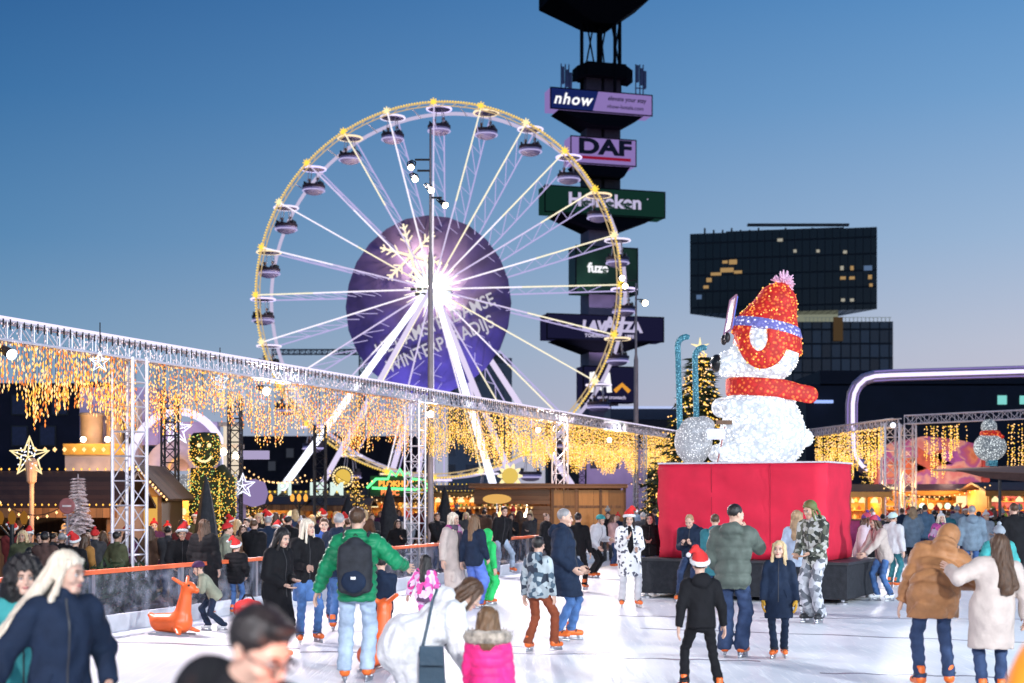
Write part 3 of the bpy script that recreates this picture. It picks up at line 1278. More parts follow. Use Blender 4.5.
rm = [rider_mesh(0), rider_mesh(1)]
used = [False, False]
bpy.context.view_layer.update()
wm = wheel.matrix_world
for i in range(NG):
    if i in (16, 17, 18, 19, 20):
        continue
    a = 2 * PI * i / NG
    p = ringp(WR + .05, a, GAP / 2)
    for s_ in (-1, 1):
        kk = (i + (s_ > 0)) % 2
        o = rm[kk]
        if used[kk]:
            o = o.copy()
            C.objects.link(o)
        used[kk] = True
        o.location = wm @ (p + Vector((s_ * .42, -.25 if s_ > 0 else .05, -2.02)))
        o.rotation_euler = (0, 0, -s_ * .7)
        o.scale = (1.3, 1.3, 1.12)
        tag(o, ('left' if s_ < 0 else 'right') + " rider in dark winter clothes sitting in the wheel gondola at %s o'clock" % CLK[i] if ' ' not in CLK[i] else ('left' if s_ < 0 else 'right') + " rider in winter clothes in the wheel gondola at the %s position" % CLK[i], 'person', 'riders in the wheel gondolas')
# lamps of the hub light the disc and the spokes
hw = wm @ Vector((0, -1.4, HZ + .3))
for a_ in (1.2, 3.3, 5.4):
    lamp(wm @ Vector((1.5 * math.cos(a_), 1.5, HZ + 1.5 * math.sin(a_))), 650, (1, .78, .46), .3)
lamp(hw, 900, (1, .9, .75), .5)
lamp(wm @ Vector((-2.4, 1.0, HZ + 3.4)), 2200, (1, .74, .42), .4)
for x in (-4, 3):
    spot(wm @ Vector((x, -3.5, HZ - 12)), wm @ Vector((-.8 + x * .3, 2.4, HZ - 5)), 5500, (.35, .32, 1), 80)

# ================================================================== advertising tower
TD = 160.0
TX = ux(604, TD)
tower = thing('advertising_tower', 'tall dark mast stacked with brand sign boxes rising out of the picture beside the wheel', 'tower', (TX, TD, 0), R(16))
core_m = pm('tower_concrete', (.24, .2, .25), .8, .2, .5, .3, 2)
MT = TD / FPX
fr_m = pm('tower_black_steel', (.006, .006, .009), .9, .2, spec=.1)
ctop = uz(60, TD)
m = MB()
m.box((-.1, 1.3, uz(215, TD) / 2), (3.5, 3.0, uz(215, TD)))
m.build('core', core_m, tower)
m = MB()
for x in (-1.15, 1.05):
    m.box((x, 1.2, (uz(215, TD) + uz(78, TD)) / 2), (1.75 if x < 0 else 1.9, 2.2, uz(78, TD) - uz(215, TD)))
m.build('shaft', pm('tower_shaft_dark', (.05, .04, .05), .7), tower)


def sign(name, pxc, w, pyt, pyb, dep, face, soffit_to, pcol=None, rows=(), extra=None):
    zt, zb = uz(pyt, TD), uz(pyb, TD)
    xc = (ux(pxc, TD) - TX) / math.cos(R(16)) * 1.0
    s = MB().box((xc, 0, (zt + zb) / 2), (w, dep, zt - zb)).build('sign_box', face, tower)
    yf = -dep / 2
    f = MB()
    for (a_, b_, c_, d_) in (((xc - w / 2), zb, (xc + w / 2), zt),):
        f.box((xc, yf, zt), (w + .12, .1, .12))
        f.box((xc, yf, zb), (w + .12, .1, .12))
        f.box((xc - w / 2, yf, (zt + zb) / 2), (.12, .1, zt - zb - .13))
        f.box((xc + w / 2, yf, (zt + zb) / 2), (.12, .1, zt - zb - .13))
    f.build('frame', fr_m, s)
    if soffit_to:
        zs = uz(soffit_to, TD)
        m = MB()
        v = []
        for (ww, dd, z) in ((w * .42, dep * .42, zb - .06), (1.9, 1.6, zs)):
            v += [(xc * (1 if z > zs else .2) - ww, -dd, z), (xc * (1 if z > zs else .2) + ww, -dd, z), (xc * (1 if z > zs else .2) + ww, dd + 1, z), (xc * (1 if z > zs else .2) - ww, dd + 1, z)]
        m.add(v, [(0, 1, 5, 4), (1, 2, 6, 5), (2, 3, 7, 6), (3, 0, 4, 7), (0, 3, 2, 1), (4, 5, 6, 7)])
        m.build('soffit', fr_m, tower)
    for (body, size, col, dx, dz, bold, shear, sx) in rows:
        text_obj('lettering', body, size, col, s, (xc + dx, yf - .05, (zt + zb) / 2 + dz), (PI / 2, 0, 0), .03, bold, shear, sx=sx)
    return s, xc, yf, (zt + zb) / 2


lavpan = em('lavender_sign_panel', (.40, .28, .72), .62)
dkpan = em('dark_sign_panel', (.010, .010, .035), 1.0)
navy = em('navy_sign_panel', (.008, .016, .10), 1.0)
green = em('dark_green_sign_panel', (.006, .028, .022), 1.0)
fuzeg = pm('green_sign_panel', (.012, .06, .02), .5, .7, .3)
dark_letter = pm('dark_letter', (.01, .01, .03), .6)
# nhow
s, xc, yf, zc = sign('n', 598.5, 12.0, 94.5, 115, 2.2, lavpan, 129, rows=())
m = MB()
m.add([(xc - 6.0, yf - .03, zc - 1.15), (xc - 1.1, yf - .03, zc - 1.15), (xc - .4, yf - .03, zc + 1.15), (xc - 6.0, yf - .03, zc + 1.15),
       (xc - 6.0, yf + .02, zc - 1.15), (xc - 1.1, yf + .02, zc - 1.15), (xc - .4, yf + .02, zc + 1.15), (xc - 6.0, yf + .02, zc + 1.15)],
      [(0, 1, 2, 3), (7, 6, 5, 4), (0, 4, 5, 1), (1, 5, 6, 2), (2, 6, 7, 3), (3, 7, 4, 0)])
m.build('panel', navy, s)
text_obj('lettering', 'nhow', 1.75, M['sign_white'], s, (xc - 3.5, yf - .1, zc - .05), (PI / 2, 0, 0), .03, .035, .25, spacing=1.15)
text_obj('lettering', 'elevate your stay', .70, dark_letter, s, (xc + 2.95, yf - .1, zc + .42), (PI / 2, 0, 0), .03, .006, .1, sx=.95)
text_obj('lettering', 'nhow-hotels.com', .62, dark_letter, s, (xc + 2.75, yf - .1, zc - .48), (PI / 2, 0, 0), .03, .0, .05)
# DAF
s, xc, yf, zc = sign('d', 600, 7.7, 141, 167, 2.4, lavpan, 179)
text_obj('lettering', 'DAF', 2.3, dark_letter, s, (xc + .1, yf - .1, zc + .35), (PI / 2, 0, 0), .03, .10, 0, sx=1.45)
m = MB().box((xc + .1, yf - .06, zc - .82), (6.2, .06, .32)).build('underline', em('red_bar', (.25, .008, .03), 1), s)
# Heineken
s, xc, yf, zc = sign('h', 602, 14.2, 191, 217, 2.4, green, 231)
text_obj('lettering', 'Heineken', 2.05, M['sign_lav'], s, (xc - .1, yf - .1, zc), (PI / 2, 0, 0), .03, .06, 0, sx=1.1)
MB().box((xc + 5.0, yf - .05, zc + .55), (.12, .05, .12)).build('registered_mark', M['sign_lav'], s)
# fuze tea
s, xc, yf, zc = sign('f', 603, 7.3, 249, 295, 2.6, fuzeg, None)
text_obj('lettering', 'fuze', 1.45, M['sign_white'], s, (xc - 1.1, yf - .1, zc + .15), (PI / 2, 0, 0), .03, .05, 0)
# lavazza
s, xc, yf, zc = sign('l', 602, 13.8, 317, 341.5, 2.6, dkpan, 353)
text_obj('lettering', 'LAV', 1.55, M['sign_lav'], s, (xc - 1.5, yf - .1, zc + .1), (PI / 2, 0, 0), .03, .09, .12)
text_obj('lettering', 'A', 2.15, M['sign_lav'], s, (xc + .45, yf - .1, zc + .32), (PI / 2, 0, 0), .03, .09, 0)
text_obj('lettering', 'ZZA', 1.55, M['sign_lav'], s, (xc + 2.7, yf - .1, zc + .1), (PI / 2, 0, 0), .03, .09, -.05)
text_obj('lettering', 'TORINO, ITALIA, 1895', .52, M['sign_lav'], s, (xc + .4, yf - .1, zc - .92), (PI / 2, 0, 0), .03, .02, 0, spacing=1.15)
# M chevron
s, xc, yf, zc = sign('m', 606, 6.2, 367.5, 403, 2.4, dkpan, None)
m = MB()
for (x0, z0, x1, z1) in ((-2.1, -.9, -2.1, 1.3), (-2.1, 1.3, -1.2, -.6), (-1.2, -.6, -.3, 1.3), (-.3, 1.3, -.05, -.9)):
    m.tube((xc + x0, yf - .1, zc + z0), (xc + x1, yf - .1, zc + z1), .30, n=8)
m.build('emblem', M['sign_white'], s)
m = MB()
m.path([(xc + .6, yf - .1, zc - .75), (xc + 1.45, yf - .1, zc + .0), (xc + 2.3, yf - .1, zc - .75)], .24, 8)
m.build('chevron', em('orange_chevron', (1, .42, .05), .8), s)
text_obj('lettering', 'event crontech', .55, M['sign_lav'], s, (xc + .2, yf - .1, zc - 1.45), (PI / 2, 0, 0), .03, .01, 0)
# machinery, antennas and the frame above
m = MB()
for x, r_ in ((-2.3, .22), (2.25, .22), (1.0, .2)):
    m.tube((x, 1.0 if r_ > .2 else -.8, uz(96, TD)), (x, 1.0 if r_ > .2 else -.8, uz(2, TD)), r_, n=6)
for x0, x1 in ((-2.0, -1.0), (-1.0, -2.0), (1.2, 2.0), (.2, -.4), (-.5, .5), (2.0, 1.0)):
    m.tube((x0, .4, uz(66, TD)), (x1, .4, uz(20, TD)), .10, n=5)
m.tube((0, 1.5, uz(66, TD)), (0, 1.5, uz(22, TD)), .35, n=8)
m.build('lattice', fr_m, tower)
m = MB()
m.box((0, .8, uz(71.5, TD)), (4.7, 3.4, 1.5))
for s_ in (-1, 1):
    m.add([(s_ * 2.4, -.8, uz(79, TD)), (s_ * 3.3, -.4, uz(81, TD)), (s_ * 3.3, -.4, uz(69, TD)), (s_ * 2.4, -.8, uz(66, TD)),
           (s_ * 2.4, 1.8, uz(79, TD)), (s_ * 3.3, 1.4, uz(81, TD)), (s_ * 3.3, 1.4, uz(69, TD)), (s_ * 2.4, 1.8, uz(66, TD))],
          [(0, 1, 2, 3), (7, 6, 5, 4), (0, 4, 5, 1), (1, 5, 6, 2), (2, 6, 7, 3), (3, 7, 4, 0)])
m.build('machine_deck', fr_m, tower)
m = MB()
zt = uz(6, TD)
zz = uz(26, TD)
v = [(-6.6, -2.2, zt), (5.0, -2.2, zt + .8), (5.0, 3.5, zt + .8), (-6.6, 3.5, zt), (-1.6, -1, zz), (.9, -1, zz), (.9, 2.6, zz), (-1.6, 2.6, zz)]
m.add(v, [(0, 1, 5, 4), (1, 2, 6, 5), (2, 3, 7, 6), (3, 0, 4, 7), (0, 3, 2, 1), (4, 5, 6, 7)])
m.add([(-6.6, -2.2, zt), (5.0, -2.2, zt + .8), (5.0, 3.5, zt + .8), (-6.6, 3.5, zt), (-6.6, -2.2, zt + 2.4), (5.0, -2.2, zt + 3.2), (5.0, 3.5, zt + 3.2), (-6.6, 3.5, zt + 2.4)],
      [(0, 1, 5, 4), (1, 2, 6, 5), (2, 3, 7, 6), (3, 0, 4, 7), (4, 5, 6, 7)])
m.build('sign_box', fr_m, tower)
for s_, xx in ((-1, -4.9), (1, 4.0)):
    m = MB()
    for j, dx in enumerate((0, .5, .9)):
        m.tube((xx + dx, .5, uz(99 if s_ < 0 else 92, TD)), (xx + dx, .5, uz(66 if s_ < 0 else 60, TD)), .07, n=5)
        m.box((xx + dx + .1, .3, uz(78 if s_ < 0 else 70, TD) - j * .3), (.34, .3, 1.9))
    m.tube((xx, .5, uz(84, TD)), (xx + 1.2, .5, uz(84, TD)), .06)
    m.build('antenna', pm('antenna_grey', (.10, .12, .22), .5), tower)
for z_, y_ in ((uz(310, TD), -4), (uz(412, TD), -5)):
    spot(Vector((TX + 1, TD - 9, z_ - 7)), Vector((TX, TD, z_ + 1)), 5200, (.66, .55, 1), 70)

# ================================================================== far buildings
bld_m = pm('black_facade_glass', (.012, .014, .02), .35, .3, .4, spec=.5)
# hotel of rotated blocks
hotel = thing('office_tower', 'black high rise of two turned glass blocks with a few lit windows behind the bear', 'building', at(790, 493, 300).xy.to_3d())
HB = Vector(hotel.location)


def pl(px, d):
    return (ux(px, d) - HB.x, d - HB.y)


zb, zt = uz(314, 300), uz(234, 300)


def facade_grid(name, base, line, sx, sz, wl=.12):
    m, nt, out = newmat(name)
    tc = nd(nt, 'ShaderNodeTexCoord')
    sp = nd(nt, 'ShaderNodeSeparateXYZ')
    nt.links.new(tc.outputs['Object'], sp.inputs[0])
    fac = None
    cells = []
    for ax, s_ in ((0, sx), (2, sz)):
        mu = nd(nt, 'ShaderNodeMath', operation='MULTIPLY')
        mu.inputs[1].default_value = 1 / s_
        nt.links.new(sp.outputs[ax], mu.inputs[0])
        fr = nd(nt, 'ShaderNodeMath', operation='FRACT')
        nt.links.new(mu.outputs[0], fr.inputs[0])
        lt = nd(nt, 'ShaderNodeMath', operation='LESS_THAN')
        lt.inputs[1].default_value = wl
        nt.links.new(fr.outputs[0], lt.inputs[0])
        fl = nd(nt, 'ShaderNodeMath', operation='FLOOR')
        nt.links.new(mu.outputs[0], fl.inputs[0])
        cells.append(fl)
        if fac is None:
            fac = lt
        else:
            mxx = nd(nt, 'ShaderNodeMath', operation='MAXIMUM')
            nt.links.new(fac.outputs[0], mxx.inputs[0])
            nt.links.new(lt.outputs[0], mxx.inputs[1])
            fac = mxx
    cb = nd(nt, 'ShaderNodeCombineXYZ')
    nt.links.new(cells[0].outputs[0], cb.inputs[0])
    nt.links.new(cells[1].outputs[0], cb.inputs[2])
    wn = nd(nt, 'ShaderNodeTexWhiteNoise')
    nt.links.new(cb.outputs[0], wn.inputs['Vector'])
    r = nd(nt, 'ShaderNodeMapRange')
    r.inputs[3].default_value = .55
    r.inputs[4].default_value = 1.5
    nt.links.new(wn.outputs['Value'], r.inputs[0])
    ml = nd(nt, 'ShaderNodeVectorMath', operation='SCALE')
    ml.inputs[0].default_value = base
    nt.links.new(r.outputs[0], ml.inputs['Scale'])
    mx = nd(nt, 'ShaderNodeMix', data_type='RGBA')
    mx.inputs[7].default_value = c4(line)
    nt.links.new(fac.outputs[0], mx.inputs[0])
    nt.links.new(ml.outputs[0], mx.inputs[6])
    b = nd(nt, 'ShaderNodeBsdfPrincipled')
    nt.links.new(mx.outputs[2], b.inputs['Base Color'])
    rr = nd(nt, 'ShaderNodeMapRange')
    rr.inputs[3].default_value = .15
    rr.inputs[4].default_value = .6
    nt.links.new(fac.outputs[0], rr.inputs[0])
    nt.links.new(rr.outputs[0], b.inputs['Roughness'])
    nt.links.new(b.outputs[0], out.inputs[0])
    return m


hg = facade_grid('black_curtain_wall', (.008, .009, .012), (.012, .013, .016), 1.5, 3.4)
m = MB().prism([pl(690, 300), pl(877, 292), pl(834, 305), pl(729, 309)], zb, zt)
m.build('upper_block', hg, hotel)
m = MB()
m.prism([pl(726, 303), pl(844, 298), pl(836, 303), pl(740, 306)], zt, zt + 1.1)
m.box(((ux(800, 298) - HB.x), 0, zt + 1.9), (ux(850, 298) - ux(748, 298), 1.0, .5))
for i in range(16):
    x = ux(706 + i * 9, 300) - HB.x
    m.box((x, 2 - .2 * i * .2, zt + .6), (.35, .35, 1.2 + .8 * (i % 3 == 0)))
m.build('roof_plant', bld_m, hotel)
dn = Vector((pl(877, 292)[0] - pl(690, 300)[0], -8, 0)).normalized()
win_m = [em('lit_window_amber', (1, .62, .26), .40), em('lit_window_pale', (.9, .85, .7), .42), em('lit_window_blue', (.3, .5, .9), .3), em('lit_window_dim', (.8, .5, .25), .08)]
wl = [(725, 262, 2, 1, 0), (733, 262, 3, 1.6, 0), (727, 270, 5, 1.5, 0), (716, 274, 4, 1, 0), (738, 272, 3, 1, 0), (745, 273, 2, 1, 3), (709, 280, 2, 1.4, 0), (700, 289, 3, .9, 3), (706, 287, 2, 1, 0), (699, 297, 2, 1.5, 2), (710, 297, 1.5, 1.6, 3), (763, 274, 2, 1.5, 3), (780, 240, 2, 1, 1), (795, 251, 1.2, 1, 1), (818, 251, 1.2, 1, 1), (845, 252, 1.4, 1, 1), (823, 260, 3, 1.6, 3), (842, 268, 1.2, 1.4, 1), (852, 268, 1.2, 1.4, 0), (868, 268, 3, 1.6, 2), (843, 278, 2, 1, 0), (852, 278, 2, 1, 0), (870, 277, 1.4, 1.4, 0), (871, 285, 1.2, 1, 0), (843, 300, 1.4, 1, 1), (852, 300, 1.4, 1, 1), (836, 290, 2.5, 1.2, 3), (753, 255, 2, .9, 3), (808, 300, 1, 1, 3), (800, 262, 1.5, 1.2, 3)]
for (px, py, w_, h_, mi) in wl:
    if mi == 3:
        continue
    t = (px - 690) / 187
    d = 300 - 8 * t - .12
    m = MB()
    m.box((0, 0, 0), (w_ * .55, .1, h_ * .62), rz=math.atan2(dn.y, dn.x))
    m.build('window', win_m[mi], hotel, loc=(ux(px, d) - HB.x, d - HB.y, uz(py, d)))
m = MB().prism([pl(786, 301), pl(838, 300), pl(838, 306), pl(786, 306)], uz(322, 300), zb - .05)
m.build('waist', M['amber_lit'] if 0 else em('lit_waist', (.75, .8, .6), .28), hotel)
gg = facade_grid('blue_glass_wall', (.035, .075, .105), (.010, .016, .024), 2.0, 3.0, .14)
m = MB().prism([pl(760, 298), pl(893, 297), pl(893, 315), pl(760, 315)], 0, uz(322, 298))
m.build('lower_block', gg, hotel)
m = MB()
for i in range(22):
    x = ux(806 + i * 4, 297.6) - HB.x
    m.box((x, -2.0, uz(322, 298) + .5), (.12, .12, 1.0))
m.box((ux(848, 297.6) - HB.x, -2.0, uz(322, 298) + .95), (ux(892, 297) - ux(804, 297), .1, .1))
m.build('roof_railing', em('railing_glow', (.5, .6, .55), .25), hotel)
m = MB()
m.box((0, 0, 0), (2, .1, 5)).build('window', win_m[3], hotel, loc=(ux(838, 297) - HB.x, 297 - .1 - HB.y, uz(329, 297)))

hall = thing('exhibition_hall', 'long low dark blue hall spread behind the purple neon tube at the right', 'building', at(930, 493, 150).xy.to_3d())
hx = hall.location.x
m = MB()
m.prism([(ux(806, 150) - hx, 0), (ux(1180, 150) - hx, 0), (ux(1180, 150) - hx, 30), (ux(806, 150) - hx, 30)], 0, uz(384, 150))
m.build('wall', pm('dark_blue_cladding', (.010, .014, .032), .6, .25, .3), hall)
m = MB()
m.box((ux(970, 150) - hx, 12, uz(378, 150)), (ux(1180, 150) - ux(880, 150), 24, 1.6))
m.build('roof', pm('hall_roof', (.014, .016, .03), .7), hall)
m = MB().box((ux(824, 149) - hx, -.8, uz(401.5, 149)), (ux(833, 149) - ux(814, 149), .2, .32)).build('lamp', em('blue_tube', (.35, .5, 1), 1.2), hall)
for (px, py, w_, h_) in ((1002, 400, .95, .95), (1022, 400, .5, .9), (906, 455, .6, .5)):
    MB().box((0, 0, 0), (w_, .1, h_)).build('window', M['teal_led'], hall, loc=(ux(px, 150) - hx, -.06, uz(py, 150)))
bl = thing('beige_block', 'beige office block with grey window bands seen through the lower right spokes of the wheel', 'building', at(480, 493, 320).xy.to_3d())
bx = bl.location.x
MB().box((ux(480, 320) - bx, 5, uz(358, 320) / 2), (ux(512, 320) - ux(448, 320), 10, uz(358, 320))).build('wall', facade_grid('beige_windows', (.10, .12, .15), (.36, .32, .32), 5.5, 4.2, .42), bl)
MB().box((ux(484, 320) - bx, 5, uz(356, 320)), (9, 6, 1.4)).build('roof_plant', bld_m, bl)
db = thing('low_hall', 'dark low building with blue lit eaves at the foot of the advertising tower', 'building', at(630, 493, 140).xy.to_3d())
dx = db.location.x
MB().box((ux(640, 140) - dx, 6, uz(420, 140) / 2), (ux(740, 140) - ux(556, 140), 12, uz(420, 140))).build('wall', pm('dark_hall', (.02, .018, .03), .7), db)
MB().box((ux(668, 140) - dx, 5, uz(414, 140)), (ux(740, 140) - ux(625, 140), 10, 1.1)).build('roof', pm('navy_roof', (.012, .03, .07), .5), db)
MB().box((ux(668, 139.4) - dx, -.7, uz(407.5, 139.4)), (ux(740, 140) - ux(627, 140), .2, .25)).build('lamp', em('blue_white_eaves', (.55, .65, 1), .9), db)
for (xa, xb, yt, d, lab, col) in ((-60, 112, 383, 75, 'dark apartment block behind the light curtain at the far left', (.012, .012, .03)), (235, 430, 436, 150, 'dark block behind the legs of the wheel with a few lit windows', (.014, .012, .02))):
    b_ = thing('apartment_block', lab, 'building', at((xa + xb) / 2, 493, d).xy.to_3d())
    x0 = b_.location.x
    MB().box((0, 5, uz(yt, d) / 2), (ux(xb, d) - ux(xa, d), 10, uz(yt, d))).build('wall', pm('night_brick', col, .8, .3, 1), b_)
    for (px, py) in (((20, 405), (20, 436), (48, 436), (92, 392), (60, 405)) if xa < 0 else ((290, 453), (312, 447), (296, 480), (272, 466), (334, 438), (420, 441), (425, 475))):
        w_ = MB().box((0, 0, 0), (.75, .12, .95)).build('window', pm('blue_dark_glass', (.03, .035, .09), .2) if xa < 0 else em('lit_window_grey', (.35, .4, .55), .10), b_, loc=(ux(px, d) - x0, -.04, uz(py, d)))
        MB().box((0, 0, 0), (.9, .05, 1.1)).build('frame', M['dark_metal'], w_)
crane = thing('tower_crane', 'thin grey crane jib far behind the left side of the wheel', 'crane', at(352, 493, 420).xy.to_3d())
m = MB()
cz = uz(352, 420)
truss_into(m, (ux(272, 420) - crane.location.x, 0, cz), (ux(372, 420) - crane.location.x, 0, cz), 1.4, .16, .1, 1.6)
m.build('jib', pm('crane_grey', (.10, .12, .16), .6), crane)
m = MB()
truss_into(m, (ux(362, 420) - crane.location.x, 0, 0), (ux(362, 420) - crane.location.x, 0, cz - .8), 1.5, .16, .1, 1.8)
m.build('mast', pm('crane_mast_grey', (.10, .12, .16), .6), crane)
# ================================================================== red pedestal and polar bear
PD = 26.5
ped = thing('pedestal', 'red cloth covered plinth on a black base standing on the ice under the polar bear', 'pedestal', (4.72, PD + .75, 0), R(-28))
m = MB()
m.box((0, 0, .40), (4.0, 2.2, .62))
m.build('base_skirt', M['black_cloth'], ped)
m = MB().box((0, 0, .735), (4.06, 2.26, .05)).build('base_top', M['dark_metal'], ped)
for x in (-1.9, -.65, .65, 1.9):
    for y in (-1.0, 1.0):
        MB().lathe((x, y, 0), [(.10, 0), (.10, .03), (.035, .05), (.035, .09)], 10).build('foot', M['steel'], ped)
for x in (-.75, .15, 1.2):
    MB().box((x, -1.106, .36), (.035, .012, .22)).build('handle', M['steel'], ped)
# slightly sagging cloth box
bm = bmesh.new()
bmesh.ops.create_cube(bm, size=1)
bmesh.ops.subdivide_edges(bm, edges=bm.edges[:], cuts=11, use_grid_fill=True)
for v in bm.verts:
    x, y, z = v.co.x * 3.26 - .06, v.co.y * 1.75, v.co.z * 1.78
    e = max(abs(v.co.x), abs(v.co.y)) > .499 and abs(v.co.z) < .49
    k_ = .022 * math.sin(7 * x + 2.3 * z) + .018 * math.sin(11 * z + 5 * x + 1) if e else 0
    t_ = v.co.x * v.co.x < .249
    v.co = Vector((x + (0 if t_ else k_ * (1 if x > 0 else -1)), y + (k_ * (1 if y > 0 else -1) if t_ else 0), 1.66 + z))
me = bpy.data.meshes.new('cloth_box')
bm.to_mesh(me)
bm.free()
mesh_obj('cloth_box', me, M['red_cloth'], ped, True)
for x_ in (-.62, .52):
    MB().box((x_, -.893, 1.66), (.012, .006, 1.74)).build('cloth_seam', pm('dark_red_seam', (.35, .008, .03), .8), ped)
m = MB()
m.box((-.06, 0, 2.565), (3.30, 1.79, .03)).build('top_board', pm('pale_top_edge', (.6, .55, .6), .5), ped)

q_ = 1 / 53.5
BO = Vector((ux(760, PD + .5), PD + .75, 2.582))
bear = thing('light_sculpture', 'giant polar bear of white lights in a red bobble hat on the red pedestal', 'light sculpture', BO)
bp = lambda px, py, y=0.: np.array([(px - 760) * q_, y, (462 - py) * q_])
fur = lit_bulbs('white_bulb_skin', (.74, .80, .90), (1, 1, 1), 13, .26, .60, .98, .6)
furg = lit_bulbs('silver_bulb_skin', (.66, .68, .74), (1, 1, 1), 24, .18, .26, 1.0, .6)
redb = lit_bulbs('red_bulb_skin', (.72, .02, .015), (1, .30, .06), 13, .20, .50, .95, .3)
bluB = lit_bulbs('blue_bulb_skin', (.20, .20, .62), (.85, .85, 1), 15, .2, .5, 1.3, .3)
tealb = lit_bulbs('teal_bulb_skin', (.03, .20, .30), (.30, .75, .95), 30, .2, .35, .8, .3)


def rot_head(P):
    return P


def head_sdf(P, g=0.):
    d = el(P, bp(769, 347), (.62 + g, .60 + g, .64 + g))
    d = su(d, rc(P, bp(757, 356), bp(731, 361), .44 + g, .26 + g), .12)
    return d


def body_sdf(P):
    d = el(P, bp(765, 433), (.82, .74, .80))
    d = su(d, el(P, bp(762, 404), (.66, .60, .42)), .15)
    d = su(d, rc(P, bp(770, 408, -.45), bp(727, 408, -.5), .27, .20), .06)
    d = su(d, rc(P, bp(770, 408, .45), bp(727, 404, .5), .27, .20), .06)
    d = su(d, rc(P, bp(752, 450, -.45), bp(722, 452, -.5), .28, .18), .08)
    d = su(d, rc(P, bp(752, 450, .45), bp(722, 452, .5), .28, .18), .08)
    d = su(d, el(P, bp(810, 437), (.13, .13, .17)), .05)
    return np.maximum(d, -P[..., 2])


def sd_part(name, f, lo, hi, h, mat, parent):
    v, q = snet(f, lo, hi, h)
    me, mi = np_mesh(name, [(v, q, 0)])
    return mesh_obj(name, me, mat, parent, False)


o = sd_part('body', body_sdf, (-1.1, -1.05, -.1), (1.2, 1.05, 1.8), .035, fur, bear)
o.data.polygons.foreach_set('use_smooth', [True] * len(o.data.polygons))
o = sd_part('head', lambda P: head_sdf(P), (-1.05, -.85, 1.2), (1.0, .85, 3.0), .035, fur, bear)
o.data.polygons.foreach_set('use_smooth', [True] * len(o.data.polygons))
sl_ = 14 / 70.0


def bandz(P):
    """height above the tilted rim line of the hat"""
    return P[..., 2] - (bp(0, 326)[2] - (P[..., 0] + .1) * .20)


def hat_sdf(P):
    d = head_sdf(P, .05)
    d = su(d, rc(P, bp(769, 328), bp(779, 300), .66, .40), .10)
    d = su(d, rc(P, bp(779, 300), bp(784, 285), .36, .14), .10)
    d = np.maximum(d, -(bandz(P) + .14 + .17 * np.clip((P[..., 0] + .05) / .3, 0, 1)))
    fl = head_sdf(P, .07)
    ex = np.sqrt(((P[..., 0] - bp(761, 0)[0]) / .45) ** 2 + ((P[..., 2] - bp(0, 338)[2]) / .56) ** 2) - 1
    fl = np.maximum(fl, ex * .4)
    fl = np.maximum(fl, bandz(P) - .1)
    d = np.minimum(d, fl)
    ho = np.sqrt(((P[..., 0] - bp(756, 0)[0]) / .16) ** 2 + ((P[..., 2] - bp(0, 335)[2]) / .29) ** 2) - 1
    return np.maximum(d, -ho * .15)


o = sd_part('hat', hat_sdf, (-1.0, -.9, 1.4), (1.05, .9, 3.75), .033, redb, bear)
o.data.polygons.foreach_set('use_smooth', [True] * len(o.data.polygons))
o = sd_part('goggle_strap', lambda P: np.maximum(np.maximum(np.minimum(head_sdf(P, .085), su(head_sdf(P, .075), rc(P, bp(769, 328), bp(779, 300), .69, .43), .10)), np.abs(bandz(P) - .09) - .10), -(P[..., 0] + .62)), (-1.0, -.9, 2.0), (1.05, .9, 3.1), .03, bluB, bear)
m = MB()
m.slab([bp(731, 327, -.42), bp(731, 327, .42), bp(737, 294, .36), bp(737, 294, -.36)], .04)
m.build('goggle_lens', pm('goggle_blue', (.10, .14, .55), .2), bear)
m = MB()
m.path([bp(729, 328, -.44), bp(729, 328, .44), bp(735, 293, .38), bp(735, 293, -.38)], .022, 6, True)
m.build('goggle_rim', em('pink_rim', (.9, .5, .8), .4), bear)
m = MB()
pc = Vector(bp(786, 278))
for i in range(130):
    v = Vector(rng.normal(0, 1, 3)).normalized()
    m.tube(pc, pc + v * random.uniform(.15, .26), .03, .012, n=4)
m.build('pompom', pm('pink_pompom', (.9, .55, .72), .8, .15, 20), bear)


def bulbs_on(f, lo, hi, h, n, r, mats, name):
    v_, q__ = snet(f, lo, hi, h)
    m_ = MB()
    for i_ in rng.choice(len(v_), min(n, len(v_)), replace=False):
        m_.octa(v_[i_], r * random.uniform(.7, 1.3), mi=random.randrange(len(mats)))
    tag(m_.build(name, mats, bear), kind='stuff')


bulbs_on(lambda P: np.minimum(body_sdf(P), head_sdf(P)) - .012, (-1.1, -1.05, .05), (1.2, .3, 3.0), .06, 600, .014, [em('white_point', (.95, .98, 1), 2.2)], 'white_bulb')
bulbs_on(lambda P: hat_sdf(P) - .012, (-1.0, -.95, 1.4), (1.05, .3, 3.75), .05, 330, .016, [em('orange_point', (1, .34, .06), 2.0), em('yellow_point', (1, .6, .16), 1.8)], 'hat_bulb')


def scarf_sdf(P):
    c = bp(764, 387)
    Q = P - c
    rr = np.sqrt((Q[..., 0] / 1.02) ** 2 + (Q[..., 1]) ** 2)
    d = np.sqrt(np.maximum(np.abs(rr - .56) - .06, 0) ** 2 + np.maximum(np.abs(Q[..., 2] + .08 * Q[..., 0]) - .12, 0) ** 2) - .05
    d2 = rc(P, bp(775, 388, -.55), bp(808, 394, -.45), .17, .17, (1, .35, 1))
    return su(d, d2, .05)


